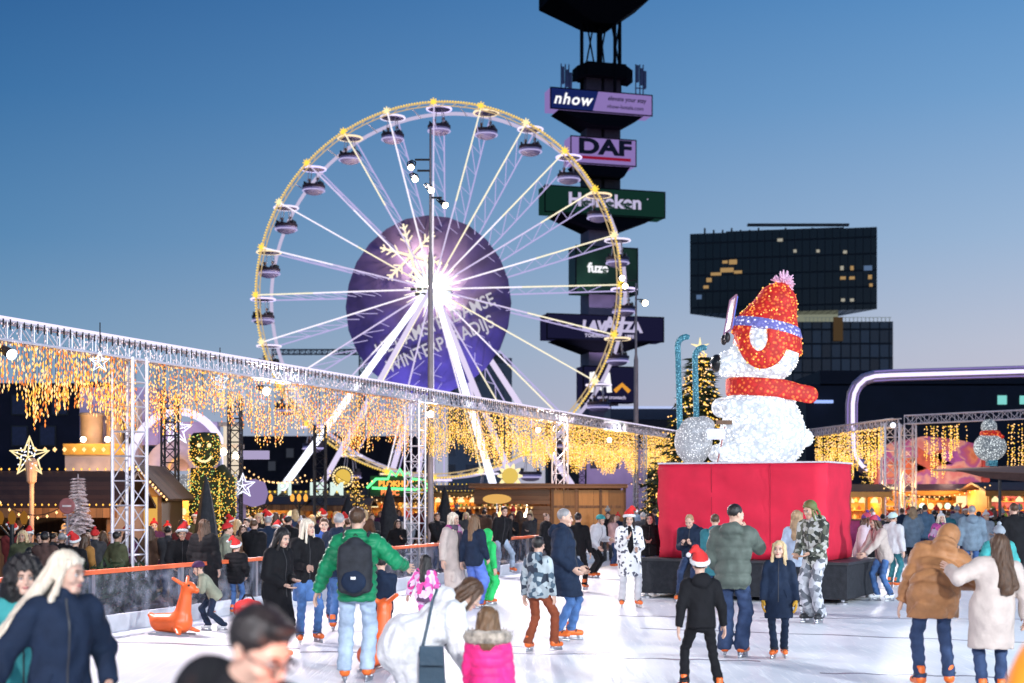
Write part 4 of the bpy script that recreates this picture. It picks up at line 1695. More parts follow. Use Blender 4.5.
o = sd_part('scarf', scarf_sdf, (-.85, -.95, 1.0), (1.25, .9, 1.75), .03, redb, bear)
o.data.polygons.foreach_set('use_smooth', [True] * len(o.data.polygons))
for s_ in (-1, 1):
    MB().ball(bp(727, 335, s_ * .22), .085, 12, 8, 0, (.7, .8, 1.2)).build('eye', M['black'], bear, True)
MB().ball(bp(718, 360, 0), .17, 14, 9, 0, (.75, 1.1, 1.0)).build('nose', pm('nose_black', (.01, .01, .012), .3), bear, True)


def foot_sdf(P):
    d = el(P, bp(694, 440), (.36, .40, .46))
    d = su(d, el(P, bp(704, 424), (.22, .3, .18)), .06)
    d = d + .012 * wob(P, 14)
    return np.maximum(d, -P[..., 2])


o = sd_part('foot', foot_sdf, (-1.8, -.6, -.08), (-.6, .6, 1.1), .033, furg, bear)
sk = thing('skis', 'pair of teal lit skis with curved tips leaning on the polar bear\'s silver foot', 'skis', BO + Vector(bp(690, 428, -.02)))
for dx, tip, lean in ((-10, 334, 1), (7, 345, .6)):
    m = MB()
    pts = []
    for i in range(14):
        t = i / 13
        py = 428 - (428 - tip - 8) * t
        pts.append(Vector(((dx - 2 * t * lean) * q_, -.02 + .06 * t, (428 - py) * q_)))
    for a in range(1, 7):
        b = a / 6 * 1.9
        pts.append(pts[13] + Vector((.17 * (1 - math.cos(b)), 0, .17 * math.sin(b))))
    m.path(pts, lambda t: .058 if t < .95 else .04, 8)
    m.build('ski', tealb, sk, True)
st = thing('notice_stand', 'small lavender notice plate on a thin leaning rod at the polar bear\'s feet', 'notice', BO + Vector(bp(714, 462, -.62)))
MB().tube((0, 0, 0), (.14, 0, .66), .012, n=6).build('rod', pm('red_rod', (.3, .05, .05), .5), st)
MB().box((-.03, -.02, .52), (.34, .02, .2)).build('plate', pm('pale_plate', (.6, .6, .75), .5), st)
MB().box((.12, .0, .74), (.30, .05, .08)).build('top_plate', pm('brown_plate', (.12, .06, .03), .6), st)


# ================================================================== trees
def conifer(base, h, rad, label, leaf, nlay, bulbs=None, nb=0, bare=0.0, star=None, cat='tree', dens=9, trunk=None):
    root = thing('fir_tree', label, cat, base)
    m = MB()
    m.path([(0, 0, 0), (.02, 0, h * .5), (0, 0, h)], lambda t: rad * .07 * (1 - t) + .012, 7)
    m.build('trunk', trunk or pm('bark', (.06, .04, .03), .9), root)
    m, bm_ = MB(), MB()
    for l in range(nlay):
        t = bare + (1 - bare) * l / nlay
        z = h * (t * .98 + .01)
        rr = rad * (1 - t) ** .85 + .04
        k = int(dens * (1 - t * .6)) + 3
        for i in range(k):
            a = 2 * PI * (i + random.random() * .7) / k + l * .9
            ln = rr * random.uniform(.7, 1.15)
            p0 = Vector((0, 0, z))
            p1 = Vector((math.cos(a) * ln, math.sin(a) * ln, z - ln * random.uniform(.05, .35)))
            m.tube(p0, p1, .012 + rad * .008, .005, n=3)
            side = Vector((-math.sin(a), math.cos(a), 0))
            ns = max(4, int(ln / (rad * .055)))
            for j in range(ns):
                u = .15 + .85 * j / ns
                c = p0.lerp(p1, u)
                for sg in (-1, 1):
                    w_ = rad * .16 * (1.15 - u) + rad * .05
                    e = c + side * sg * w_ * random.uniform(.6, 1.2) + (p1 - p0).normalized() * w_ * .6 + Vector((0, 0, random.uniform(-.06, .03) * rad))
                    n_ = Vector((0, 0, rad * .016))
                    m.add([c + n_, c - n_, e], [(0, 1, 2)])
                    m.add([c + side * 0 + (p1 - p0).normalized() * rad * .03, c - (p1 - p0).normalized() * rad * .03, e], [(0, 1, 2)])
            if bulbs:
                for j in range(nb):
                    u = .35 + .65 * random.random()
                    c = p0.lerp(p1, u) + Vector((random.uniform(-.05, .05), random.uniform(-.05, .05), random.uniform(-.03, .06))) * rad
                    bm_.octa(c, .032 * (1 if h > 4 else .6), mi=random.randrange(len(bulbs)))
    m.build('crown', leaf, root)
    if bulbs:
        tag(bm_.build('bulb', bulbs, root), kind='stuff')
    if star:
        s = MB()
        for k in range(5):
            a = PI / 2 + 2 * PI * k / 5
            s.tube((0, 0, h + .1), (.3 * math.cos(a), 0, h + .1 + .3 * math.sin(a)), .06, .01, n=5)
        s.build('star', star, root)
    return root


fir_m = pm('fir_needles', (.030, .050, .022), .8, .4, 6)
p = at(700, 493, 45)
p.z = 0
conifer(p, uz(350, 45), 2.5, 'tall fir tree full of golden bulbs with a star on top behind the teal skis', fir_m, 30, LIG, 6, .1, M['yelw'], dens=12)
p = at(78, 493, 27.5)
p.z = 0
conifer(p + Vector((0, 0, .0)), uz(474, 27.5), .62, 'small frosted white tree with bare twigs in front of the dark roofed stall', pm('frosted_twigs', (.85, .70, .70), .8, .15), 34, None, 0, .12, None, dens=17, trunk=pm('frosted_bark', (.5, .42, .42), .9))
for i, (px, d, h, r_) in enumerate(((92, 23.2, .75, .55), (112, 24.2, .8, .6), (130, 25.2, .7, .5), (50, 22.2, .45, .4))):
    root = thing('fir_garland_bush', ('low dark fir bush behind the barrier below the frosted tree', 'low dark fir bush behind the barrier between the frosted tree and the tall truss column', 'low dark fir bush at the foot of the tall white truss column', 'small dark fir bush behind the barrier left of the blonde skater')[i], 'bush', (ux(px, d), d, 0))
    m = MB()
    for k in range(420):
        v = Vector(rng.normal(0, 1, 3)).normalized()
        v.z = abs(v.z)
        c = Vector((v.x * r_, v.y * r_ * .7, .12 + v.z * h)) * random.uniform(.6, 1)
        e = c + Vector(rng.normal(0, .09, 3))
        s_ = Vector(rng.normal(0, .02, 3))
        m.add([c + s_, c - s_, e], [(0, 1, 2)])
    m.build('foliage', fir_m, root)
    MB().lathe((0, 0, 0), [(r_ * .5, 0), (r_ * .55, .25), (r_ * .4, .26)], 10).build('tub', M['black'], root)


# ================================================================== market stalls and other buildings behind the rink
def base_at(px, d):
    p = at(px, 493, d)
    p.z = 0
    return p


def bulb_line(mb, a, b, step, r=.02, sag=0., mi=None, nm=1):
    a, b = Vector(a), Vector(b)
    k = max(1, int((b - a).length / step))
    for i in range(k + 1):
        t = i / k
        p = a.lerp(b, t) - Vector((0, 0, sag * 4 * t * (1 - t)))
        mb.octa(p, r, r * 1.2, mi=random.randrange(nm) if mi is None else mi)


def stall(px0, px1, d, py_roof, py_eave, label, depth=2.4, wall=None, roof=None, lit=None, counter=True, glow=0, roofpitch=.35, bulbs=None, lamps=0, sign_=None, counter_m=None):
    pc_ = (px0 + px1) / 2
    root = thing('market_stall', label, 'stall', base_at(pc_, d))
    x0, x1 = ux(px0, d) - root.location.x, ux(px1, d) - root.location.x
    zr, ze = uz(py_roof, d), uz(py_eave, d)
    wall = wall or M['wood']
    roof = roof or M['roof']
    L = x1 - x0
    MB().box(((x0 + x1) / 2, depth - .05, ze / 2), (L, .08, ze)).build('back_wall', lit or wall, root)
    for x in (x0 + .05, x1 - .05):
        MB().box((x, depth / 2, ze / 2), (.09, depth - .2, ze)).build('side_wall', wall, root)
    if counter:
        MB().box(((x0 + x1) / 2, .02, .52), (L - .02, .08, 1.04)).build('front', counter_m or wall, root)
        MB().box(((x0 + x1) / 2, -.1, 1.07), (L, .42, .05)).build('counter', M['wood_h'], root)
    mb = MB()
    e = .35
    mb.slab([(x0 - .2, -e, ze), (x1 + .2, -e, ze), (x1 + .2, depth * .5, zr), (x0 - .2, depth * .5, zr)], .07)
    mb.slab([(x0 - .2, depth * .5, zr), (x1 + .2, depth * .5, zr), (x1 + .2, depth + e, ze), (x0 - .2, depth + e, ze)], .07)
    mb.build('roof', roof, root)
    MB().box(((x0 + x1) / 2, -e + .03, ze - .12), (L + .4, .05, .2)).build('fascia', wall, root)
    k = max(2, int(L / 1.6))
    for i in range(k + 1):
        MB().box((x0 + .06 + (L - .12) * i / k, -.02, (ze + 1.04) / 2 - .06), (.09, .09, ze - 1.16)).build('post', wall, root)
    if lit or lamps:
        mb = MB()
        # goods on the shelves at the back
        for s_ in range(3):
            zz = 1.05 + s_ * .32
            if zz > ze - .3:
                break
            mb.box(((x0 + x1) / 2, depth - .3, zz), (L - .3, .34, .03))
        mb.build('shelf', wall, root)
        mb = MB()
        gm_ = [pm('goods_red', (.35, .05, .04), .5), pm('goods_cream', (.6, .45, .25), .5), pm('goods_green', (.05, .14, .06), .5), pm('goods_brown', (.16, .07, .03), .5)]
        for s_ in range(3):
            zz = 1.07 + s_ * .32
            if zz > ze - .3:
                break
            x = x0 + .25
            while x < x1 - .3:
                w_ = random.uniform(.08, .2)
                h_ = random.uniform(.1, .24)
                mb.lathe((x, depth - .32, zz), [(w_ * .4, 0), (w_ * .42, h_ * .6), (w_ * .18, h_ * .8), (w_ * .18, h_)], 8, mi=random.randrange(4))
                x += w_ + random.uniform(.02, .1)
        tag(mb.build('goods', gm_, root), kind='stuff')
    if bulbs:
        mb = MB()
        bulb_line(mb, (x0 - .2, -e - .02, ze + .05), (x1 + .2, -e - .02, ze + .05), .14, .022)
        bulb_line(mb, (x0 - .2, depth * .5, zr + .04), (x1 + .2, depth * .5, zr + .04), .17, .026)
        tag(mb.build('bulb', bulbs, root), kind='stuff')
    for i in range(lamps):
        x = x0 + L * (i + .5) / lamps
        s_ = MB().lathe((x, .5, ze - .42), [(.14, 0), (.12, .1), (.04, .18), (.02, .3)], 12).build('hanging_lamp', M['yelw'], root, True)
    if glow:
        lamp(root.matrix_world @ Vector(((x0 + x1) / 2, .9, ze - .3)) + root.location if False else root.location + Vector(((x0 + x1) / 2, .9, ze - .35)), glow, (1, .55, .18), .25)
    return root, x0, x1, zr, ze


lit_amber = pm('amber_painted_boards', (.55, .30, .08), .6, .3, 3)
# left, dark roofed stall and gabled hut
r0, x0, x1, zr, ze = stall(-70, 112, 30, 470, 507, 'long dark roofed market stall with bulbs along its ridge behind the barrier at the left', 2.6, M['wood'], M['roof'], None, True, 0, bulbs=[M['gold']])
g_ = thing('gabled_hut', 'gabled timber hut glowing orange with bulbs along its gable by the tall truss column', 'hut', base_at(137, 33))
D_ = 33
hw_ = (ux(158, D_) - ux(114, D_)) / 2
za, zb_ = uz(467, D_), uz(496, D_)
MB().box((0, 2.2, zb_ / 2), (hw_ * 2, .1, zb_)).build('back_wall', lit_amber, g_)
for s_ in (-1, 1):
    MB().box((s_ * hw_, 1.1, zb_ / 2), (.1, 2.1, zb_)).build('side_wall', M['wood'], g_)
    mb = MB()
    mb.slab([(0, -.25, za), (0, 2.4, za), (s_ * (hw_ + .25), 2.4, zb_ - .12), (s_ * (hw_ + .25), -.25, zb_ - .12)][::s_], .08)
    mb.build('roof', M['roof'], g_)
mb = MB()
mb.slab([(-hw_, 0, zb_), (hw_, 0, zb_), (0, 0, za - .1)], .06)
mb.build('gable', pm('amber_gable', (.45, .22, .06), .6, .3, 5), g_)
MB().box((0, .0, .5), (hw_ * 2 - .12, .1, 1.0)).build('front', M['wood'], g_)
mb = MB()
for s_ in (-1, 1):
    bulb_line(mb, (0, -.3, za + .06), (s_ * (hw_ + .25), -.3, zb_ - .08), .09, .03)
tag(mb.build('bulb', [M['warm']], g_), kind='stuff')
MB().box((-.12, 2.1, 1.45), (.55, .08, .9)).build('lit_window', M['amber_lit'], g_)
lamp(g_.location + Vector((0, 1.0, zb_ - .2)), 60, (1, .55, .18), .2)
lamp(g_.location + Vector((0, -.8, zb_ + .15)), 22, (1, .55, .2), .2)

# carousel palace with drums and an arch
D_ = 45
pal = thing('carousel_palace', 'cream funfair palace front with amber lit drums and an arch behind the tall truss column', 'fairground ride', base_at(125, D_))
ox = pal.location.x
cream = pm('cream_paint', (.62, .50, .42), .6, .12, 3)
lil = pm('lilac_paint', (.42, .34, .55), .6, .12, 3)


def bxx(px0, px1, py0, py1, y, dep, name, mat, parent=None):
    return MB().box(((ux(px0, D_) + ux(px1, D_)) / 2 - ox, y + dep / 2, (uz(py0, D_) + uz(py1, D_)) / 2), (ux(px1, D_) - ux(px0, D_), dep, abs(uz(py1, D_) - uz(py0, D_)))).build(name, mat, parent or pal)


bxx(66, 150, 470, 493 + 63, .4, 2, 'base_wall', cream)
bxx(66, 128, 444, 455, -.3, 2.2, 'ledge', pm('gold_ledge', (.6, .33, .06), .4, .2, 3))
bxx(66, 132, 455, 471, -.1, 2.2, 'lower_frieze', cream)
bxx(70, 150, 385, 444, 1.0, 1.5, 'upper_wall', lil)
for px in (86, 110):
    mb = MB()
    r_ = (ux(px + 11, D_) - ux(px - 11, D_)) / 2 * (1 if px < 100 else .8)
    mb.lathe((ux(px, D_) - ox, .6, 0), [(r_, uz(444, D_)), (r_ * 1.08, uz(443, D_)), (r_, uz(441, D_)), (r_, uz(416, D_)), (r_ * 1.1, uz(415, D_)), (r_ * 1.1, uz(412, D_))], 20)
    mb.build('drum', pm('amber_lit_drum', (.52, .34, .18), .5, .1), pal, True)
    lamp(Vector((ux(px, D_), D_ - .9, uz(430, D_))), 30, (1, .6, .25), .15)
    MB().ball((ux(px + 2, D_) - ox, -.5, uz(440, D_)), .09, 10, 7).build('lamp', M['warm_lamp'], pal)
bxx(122, 134, 400, 455, .5, .6, 'pilaster', cream)
MB().box((ux(126, D_) - ox, .45, uz(436, D_)), (.30, .1, .75)).build('window', M['black'], pal)
mb = MB()
bulb_line(mb, (ux(40, D_) - ox, -.45, uz(450, D_)), (ux(127, D_) - ox, -.45, uz(450, D_)), .28, .07)
tag(mb.build('bulb', [M['warm']], pal), kind='stuff')
# arch
mb = MB()
acx, acz = ux(178, D_) - ox, uz(470, D_)
k = 20
ri, ro = (ux(190, D_) - ux(178, D_)), (ux(211, D_) - ux(178, D_))
vs, fs = [], []
for i in range(k + 1):
    a = PI * i / k
    for r_, y in ((ri, 0), (ro, 0), (ro, .5), (ri, .5)):
        vs.append((acx + r_ * math.cos(a), y, acz + r_ * .98 * math.sin(a)))
for i in range(k):
    for j in range(4):
        fs.append((i * 4 + j, i * 4 + 4 + j, i * 4 + 4 + (j + 1) % 4, i * 4 + (j + 1) % 4))
mb.add(vs, fs)
mb.build('arch', cream, pal, True)
bxx(146, 160, 469, 556, .1, .5, 'pier', cream)
bxx(202, 216, 469, 556, .1, .5, 'pier', cream)
bxx(150, 212, 476, 556, 1.4, .2, 'lit_wall', lit_amber)
for px in (160, 176, 194):
    MB().ball((ux(px, D_) - ox, .9, uz(512, D_)), .13, 10, 7).build('lamp', M['yelw'], pal)
lamp(Vector((ux(178, D_), D_ + .6, uz(505, D_))), 160, (1, .6, .18), .3)
lamp(Vector((ux(165, D_), D_ - 2.2, uz(440, D_))), 130, (.7, .5, 1), .3)
lamp(Vector((ux(110, D_), D_ - 1.6, uz(462, D_))), 60, (1, .6, .25), .3)
bxx(150, 210, 420, 470, 1.1, .5, 'back_wall', lil)

arc = thing('light_arch', 'big lavender light tube arch right of the cream palace', 'light arch', base_at(178, 44))
mb = MB()
mb.path([(1.5 * math.cos(a) - 0, 0, uz(468, 44) + 1.75 * math.sin(a)) for a in [PI * i / 24 for i in range(25)]], .12, 8)
mb.build('tube', M['lavw'], arc, True)
for x in (-1.5, 1.5):
    MB().tube((x, 0, 0), (x, 0, uz(468, 44)), .09, n=8).build('post', M['white_metal'], arc)
lt = thing('white_lantern_tower', 'square white tower with glowing lantern top and two blazing lamps by the smiling figure', 'tower', base_at(229, 43))
MB().box((0, .4, uz(478, 43) / 2), (.75, .75, uz(478, 43))).build('shaft', lil, lt)
MB().box((0, .4, (uz(424, 43) + uz(476, 43)) / 2), (.42, .42, uz(424, 43) - uz(476, 43))).build('lantern_body', em('lantern_cream', (1, .85, .66), .85), lt)
for z_ in (424, 446, 477):
    MB().box((0, .4, uz(z_, 43)), (.66, .66, .12)).build('cornice', cream, lt)
for dx, py in ((-.12, 452), (.25, 456)):
    MB().ball((dx, -.25, uz(py, 43)), .11, 10, 7).build('lamp', M['warm_lamp'], lt)
MB().box((.75, 0, uz(455, 43)), (.9, .3, .26)).build('side_sign', em('dim_lavender_sign', (.7, .6, .95), .6), lt)
MB().lathe((.75, 0, uz(493, 43)), [(.05, -.42), (.34, -.32), (.44, 0), (.34, .32), (.05, .42)], 14).build('lavender_globe', em('lavender_globe', (.6, .45, .9), .45), lt, True)

for lx_, ly_, pw_ in ((-9.2, 28.6, 70), (-7.4, 29, 60), (-6.4, 33, 70), (-5.2, 36, 60)):
    lamp((lx_, ly_, 2.0), pw_, (1, .52, .18), .2)
# smiling light figure
D_ = 36
fig = thing('light_figure', 'big smiling light figure of green and gold bulbs on a dark frame', 'light figure', base_at(207, D_))
fm = pm('dark_green_mesh', (.02, .03, .012), .8)
mb = MB()
zc_ = uz(452, D_)
mb.ball((-.05, 0, zc_), .40, 14, 10, 0, (1.0, .7, 1.05))
mb.lathe((-.05, 0, zc_), [(.42, .18), (.36, .40), (.30, .48), (.05, .5)], 14, sy=.7)
mb.build('head', fm, fig, True)
mb = MB()
mb.lathe((-.05, 0, 0), [(.34, 0), (.38, 1.0), (.42, 1.6), (.36, uz(464, D_) - .1)], 14, sy=.7)
mb.build('body', fm, fig, True)
mb = MB()
mb.path([(.3, 0, uz(470, D_)), (.55, -.1, uz(480, D_)), (.55, -.1, uz(530, D_))], .2, 10)
mb.build('arm', fm, fig, True)
mb = MB()
for i in range(900):
    z = random.uniform(.6, zc_ + .45)
    if z > zc_ - .42:
        u = (z - zc_) / .45
        rr = .42 * math.sqrt(max(.05, 1 - u * u)) if u < .3 else .40
    else:
        rr = .42
    a = random.uniform(PI, 2 * PI)
    mb.octa((-.05 + rr * math.cos(a), rr * .75 * math.sin(a) - .02, z), .016, mi=random.choice((0, 0, 1, 2)))
for i in range(260):
    a = random.uniform(PI, 2 * PI)
    mb.octa((.55 + .22 * math.cos(a), -.1 + .22 * math.sin(a), uz(random.uniform(472, 530), D_)), .016, mi=random.choice((0, 0, 1, 2)))
tag(mb.build('bulb', [M['gold'], M['yel'], em('lime_bulb', (.6, .9, .25), 1.2)], fig), kind='stuff')
mb = MB()
mb.path([(.0 + .20 * math.cos(a), -.36, zc_ - .05 + .20 * math.sin(a)) for a in [PI * 1.15 + PI * .75 * i / 10 for i in range(11)]], .032, 6)
mb.build('smile', M['yelw'], fig)
for s_ in (-1, 1):
    MB().ball((.0 + s_ * .13, -.34, zc_ + .16), .055, 8, 6).build('eye', M['yelw'], fig)
for px, lab in ((180, 'sparkling silver light panel left of the smiling figure'), (230, 'sparkling silver light panel right of the smiling figure')):
    t = thing('silver_light_screen', lab, 'light screen', base_at(px, 38))
    w_ = .52 if px < 200 else .38
    MB().box((0, 0, uz(486, 38)), (w_, .08, .62)).build('panel', furg, t)
    MB().tube((0, .06, 0), (0, .06, uz(486, 38)), .03).build('post', M['dark_metal'], t)


def star(px, py, d, r, label, pole=True, m_=None):
    p = at(px, py, d)
    root = thing('light_star', label, 'light star', (p.x, p.y, 0 if pole else p.z))
    z = p.z if pole else 0
    mb = MB()
    pts = []
    for k in range(10):
        a = PI / 2 + k * PI / 5
        rr = r if k % 2 == 0 else r * .42
        pts.append((rr * math.cos(a), -.03, z + rr * math.sin(a)))
    mb.path(pts, r * .055, 5, True)
    for k in range(0, 10, 2):
        mb.tube((0, -.12, z), pts[k], r * .03, n=4)
    mb.build('frame', m_ or M['yelw'], root)
    mb = MB()
    for i in range(34):
        a = random.uniform(0, 2 * PI)
        rr = r * random.uniform(.1, .6)
        mb.octa((rr * math.cos(a), -.14, z + rr * math.sin(a)), r * .045)
    tag(mb.build('bulb', [M['coolw']], root), kind='stuff')
    if pole == 2:
        MB().lathe((0.03, 0, 0), [(.05, 0), (.05, z - .55), (.10, z - .5), (.13, z - .1), (.06, z - .02)], 12).build('post', pm('lantern_post', (.45, .28, .2), .6), root)
    else:
        MB().tube((0, 0, z + r * .9), (0, 0, z + r * .9 + .5), .01).build('cord', M['black'], root)
    return root


star(30, 457, 29, .42, 'fluffy lit star on a tapering post above the dark roofed stall', 2)
star(100, 362, 23.8, .18, 'small white star hanging in the amber light curtain left of the tall truss column', 0, M['coolw'])
star(220, 381, 28.5, .19, 'small white star hanging in the light curtain left of the wheel', 0, M['coolw'])
star(177, 430, 40, .45, 'white star outline hanging above the arch of the cream palace', 0, M['coolw'])
star(243, 486, 40, .36, 'small white star outline beside the white lantern tower', 0, M['coolw'])

# closed parasols
for px, d, pyt, w_, lab in ((206, 28.5, 476, .30, 'tall closed black parasol in front of the smiling figure'), (389, 42, 484, .36, 'closed black parasol just left of the slim truss column'), (445, 45, 486, .34, 'closed black parasol right of the lamp post'), (348, 46, 496, .45, 'wide closed black parasol under the round yellow emblem')):
    root = thing('parasol', lab, 'parasol', base_at(px, d))
    h = uz(pyt, d)
    n = 16
    mb = MB()
    vs, fs = [], []
    prof = [(.10, .45), (w_ * .9, .50), (w_ * .95, .8), (w_ * .75, h * .55), (w_ * .42, h * .8), (w_ * .14, h * .96), (.02, h)]
    for (r_, z) in prof:
        for j in range(n):
            a = 2 * PI * j / n
            rr = r_ * (1 if j % 2 else .72)
            vs.append((rr * math.cos(a), rr * math.sin(a), z))
    for i in range(len(prof) - 1):
        for j in range(n):
            fs.append((i * n + j, i * n + (j + 1) % n, (i + 1) * n + (j + 1) % n, (i + 1) * n + j))
    fs += [tuple(range(n - 1, -1, -1)), tuple((len(prof) - 1) * n + j for j in range(n))]
    mb.add(vs, fs)
    mb.build('canopy', M['black_cloth'], root, True)
    MB().tube((0, 0, 0), (0, 0, .6), .03, n=8).build('pole', M['steel'], root)
    MB().lathe((0, 0, 0), [(.35, 0), (.35, .06), (.05, .09)], 14).build('base', M['dark_metal'], root)

# middle: letters, emblem, neon sign, lantern posts, light strings
D_ = 54
sg = thing('roof_lettering', 'white lit letters BI ERM on a dark rail above the lanterns', 'sign', base_at(312, D_))
for body, px in (('BI', 285), ('ERM', 327)):
    text_obj('lettering', body, .66, em('letter_mint_white', (.80, .98, .90), .95), sg, (ux(px, D_) - sg.location.x, -.1, uz(489.5, D_)), (PI / 2, 0, 0), .03, .025, 0, sx=1.05)
MB().box((0, .05, uz(495.5, D_)), (3.4, .1, .06)).build('rail', M['dark_metal'], sg)
for x in (-1.6, 1.6):
    MB().tube((x, .05, 0), (x, .05, uz(493, D_)), .06).build('post', M['dark_metal'], sg)
D_ = 56
emb = thing('round_emblem', 'round yellow emblem ringed with bulbs below the legs of the wheel', 'sign', base_at(343, D_))
MB().lathe((0, 0, uz(477, D_)), [(.27, -.06), (.31, 0), (.27, .06)], 24, q=Matrix.Rotation(PI / 2, 3, 'X')).build('disc', em('emblem_yellow', (1, .66, .12), .8), emb)
mb = MB()
for i in range(26):
    a = 2 * PI * i / 26
    mb.octa((.39 * math.cos(a), -.05, uz(477, D_) + .39 * math.sin(a)), .045)
tag(mb.build('bulb', [M['yelw']], emb), kind='stuff')
MB().tube((0, .1, 0), (0, .1, uz(477, D_)), .06).build('post', M['dark_metal'], emb)
D_ = 74
em2 = thing('round_emblem', 'golden flower shaped emblem with white points beside the right legs of the wheel', 'sign', base_at(510, D_))
mb = MB()
mb.lathe((0, 0, uz(476, D_)), [(.38, -.06), (.42, 0), (.38, .06)], 20, q=Matrix.Rotation(PI / 2, 3, 'X'))
mb.build('disc', em('emblem_gold', (1, .7, .15), .8), em2)
mb = MB()
for i in range(10):
    a = 2 * PI * i / 10
    mb.tube((.42 * math.cos(a), 0, uz(476, D_) + .42 * math.sin(a)), (.66 * math.cos(a), 0, uz(476, D_) + .66 * math.sin(a)), .14, .04, n=5)
mb.build('point', M['yelw'], em2)
MB().tube((0, .1, 0), (0, .1, uz(476, D_)), .06).build('post', M['dark_metal'], em2)
D_ = 56
ns = thing('neon_sign', 'green outlined neon roof sign with orange lettering right of the round yellow emblem', 'neon sign', base_at(400, D_))
z = lambda py: uz(py, D_)
X = lambda px: ux(px, D_) - ns.location.x
mb = MB()
mb.path([(X(a), 0, z(b)) for a, b in ((367, 488), (376, 479), (388, 479), (391, 471), (396, 476), (400, 469), (404, 476), (409, 472), (412, 479), (424, 480), (428, 488))], .06, 6)
mb.path([(X(a), 0, z(b)) for a, b in ((372, 488), (428, 490))], .06, 6)
mb.build('neon_tube', M['green_neon'], ns)
MB().box((0, .15, z(486)), (X(428) - X(368), .1, .8)).build('board', pm('sign_board_green', (.02, .08, .03), .6), ns)
text_obj('lettering', 'BLOKHUT', .30, M['orange_neon'], ns, (X(396), -.0, z(484)), (PI / 2, 0, 0), .02, .015)
text_obj('lettering', 'BLOC', .28, em('orange_red_letters', (1, .25, .08), 1.4), ns, (X(390), -.0, z(493)), (PI / 2, 0, 0), .02, .015)
for x in (X(368), X(428)):
    MB().tube((x, .2, 0), (x, .2, z(482)), .06).build('post', M['dark_metal'], ns)
for i, (pa, pya, pb, pyb, d, sag, lab) in enumerate(((240, 462, 305, 474, 50, .45, 'drooping string of warm bulbs behind the white lantern tower'), (246, 476, 330, 474, 49, .22, 'lower drooping string of warm bulbs above the BI ERM letters'), (330, 470, 372, 480, 52, .3, 'string of warm bulbs between the emblem and the neon sign'))):
    a, b = at(pa, pya, d), at(pb, pyb, d)
    t = thing('light_string', lab, 'light string', a)
    mb = MB()
    pts = [(b - a) * (k / 12) - Vector((0, 0, sag * 4 * (k / 12) * (1 - k / 12))) for k in range(13)]
    mb.path(pts, .008, 4)
    mb.build('cable', M['black'], t)
    mb = MB()
    bulb_line(mb, (0, 0, -.05), (b - a) + Vector((0, 0, -.05)), .16, .035, sag)
    tag(mb.build('bulb', [M['warm']], t), kind='stuff')
for px, py, d, lab in ((264, 499, 47, 'left one of two amber glowing lantern clusters below the BI letters'), (299, 499, 47, 'right one of two amber glowing lantern clusters below the letters'), (12, 520, 26, 'dim lantern post at the left edge beside the dark roofed stall')):
    t = thing('lantern_post', lab, 'lantern', base_at(px, d))
    h = uz(py, d)
    MB().lathe((0, 0, 0), [(.12, 0), (.05, .2), (.04, h)], 10).build('post', M['black'], t)
    for k in (-1, 0, 1):
        x = k * .22
        MB().tube((0, 0, h - .35), (x, 0, h - .1), .02).build('arm', M['black'], t)
        MB().lathe((x, 0, h - .08), [(.04, 0), (.075, .10), (.06, .19), (.015, .25)], 10).build('lantern', em('lantern_amber', (1, .42, .07), 1.3 if px > 20 else .25), t, True)
# amber stall row in the middle
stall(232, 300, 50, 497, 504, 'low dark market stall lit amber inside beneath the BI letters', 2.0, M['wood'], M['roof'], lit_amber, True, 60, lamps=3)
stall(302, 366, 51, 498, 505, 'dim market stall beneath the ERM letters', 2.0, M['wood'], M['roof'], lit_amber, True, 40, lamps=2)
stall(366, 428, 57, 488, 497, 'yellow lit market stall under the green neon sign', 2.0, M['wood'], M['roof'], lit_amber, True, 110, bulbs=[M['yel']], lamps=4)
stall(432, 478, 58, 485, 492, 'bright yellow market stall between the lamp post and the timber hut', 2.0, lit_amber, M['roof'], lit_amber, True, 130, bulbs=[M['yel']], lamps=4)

# timber hut with bar counter and closed panels
D_ = 47
hut = thing('timber_hut', 'long brown timber hut with an open lit bar and orange panelled shutters', 'hut', base_at(548, D_))
X = lambda px: ux(px, D_) - hut.location.x
zt = uz(487, D_)
MB().box(((X(474) + X(625)) / 2, 1.9, zt / 2), (X(625) - X(474), .12, zt - .06)).build('back_wall', M['wood'], hut)
MB().box(((X(470) + X(552)) / 2, .95, zt + .04), (X(552) - X(468), 2.7, .16)).build('roof', M['wood_h'], hut)
MB().box(((X(552) + X(627)) / 2, .95, zt + .03), (X(627) - X(552) - .02, 2.6, .14)).build('roof', M['wood_h'], hut)
MB().box(((X(474) + X(550)) / 2, 0, zt - .32), (X(550) - X(474), .1, .5)).build('fascia', M['wood_h'], hut)
MB().box((X(541), 0, zt / 2 - .3), (X(550) - X(531), .12, zt - .66)).build('wall', M['wood_h'], hut)
MB().box((X(477), 0, zt / 2 - .3), (.14, .12, zt - .66)).build('post', M['wood'], hut)
MB().box(((X(479) + X(531)) / 2, -.02, .5), (X(531) - X(479), .1, 1.0)).build('front', M['wood'], hut)
MB().box(((X(479) + X(531)) / 2, -.15, 1.03), (X(531) - X(479), .45, .05)).build('counter', M['wood_h'], hut)
MB().box(((X(464) + X(531)) / 2, -.55, zt - .66), (X(531) - X(460), 1.0, .06)).build('awning', pm('amber_awning', (.5, .25, .06), .6), hut)
mb = MB()
bulb_line(mb, (X(460), -1.06, zt - .68), (X(531), -1.06, zt - .68), .16, .03)
tag(mb.build('bulb', [M['warm']], hut), kind='stuff')
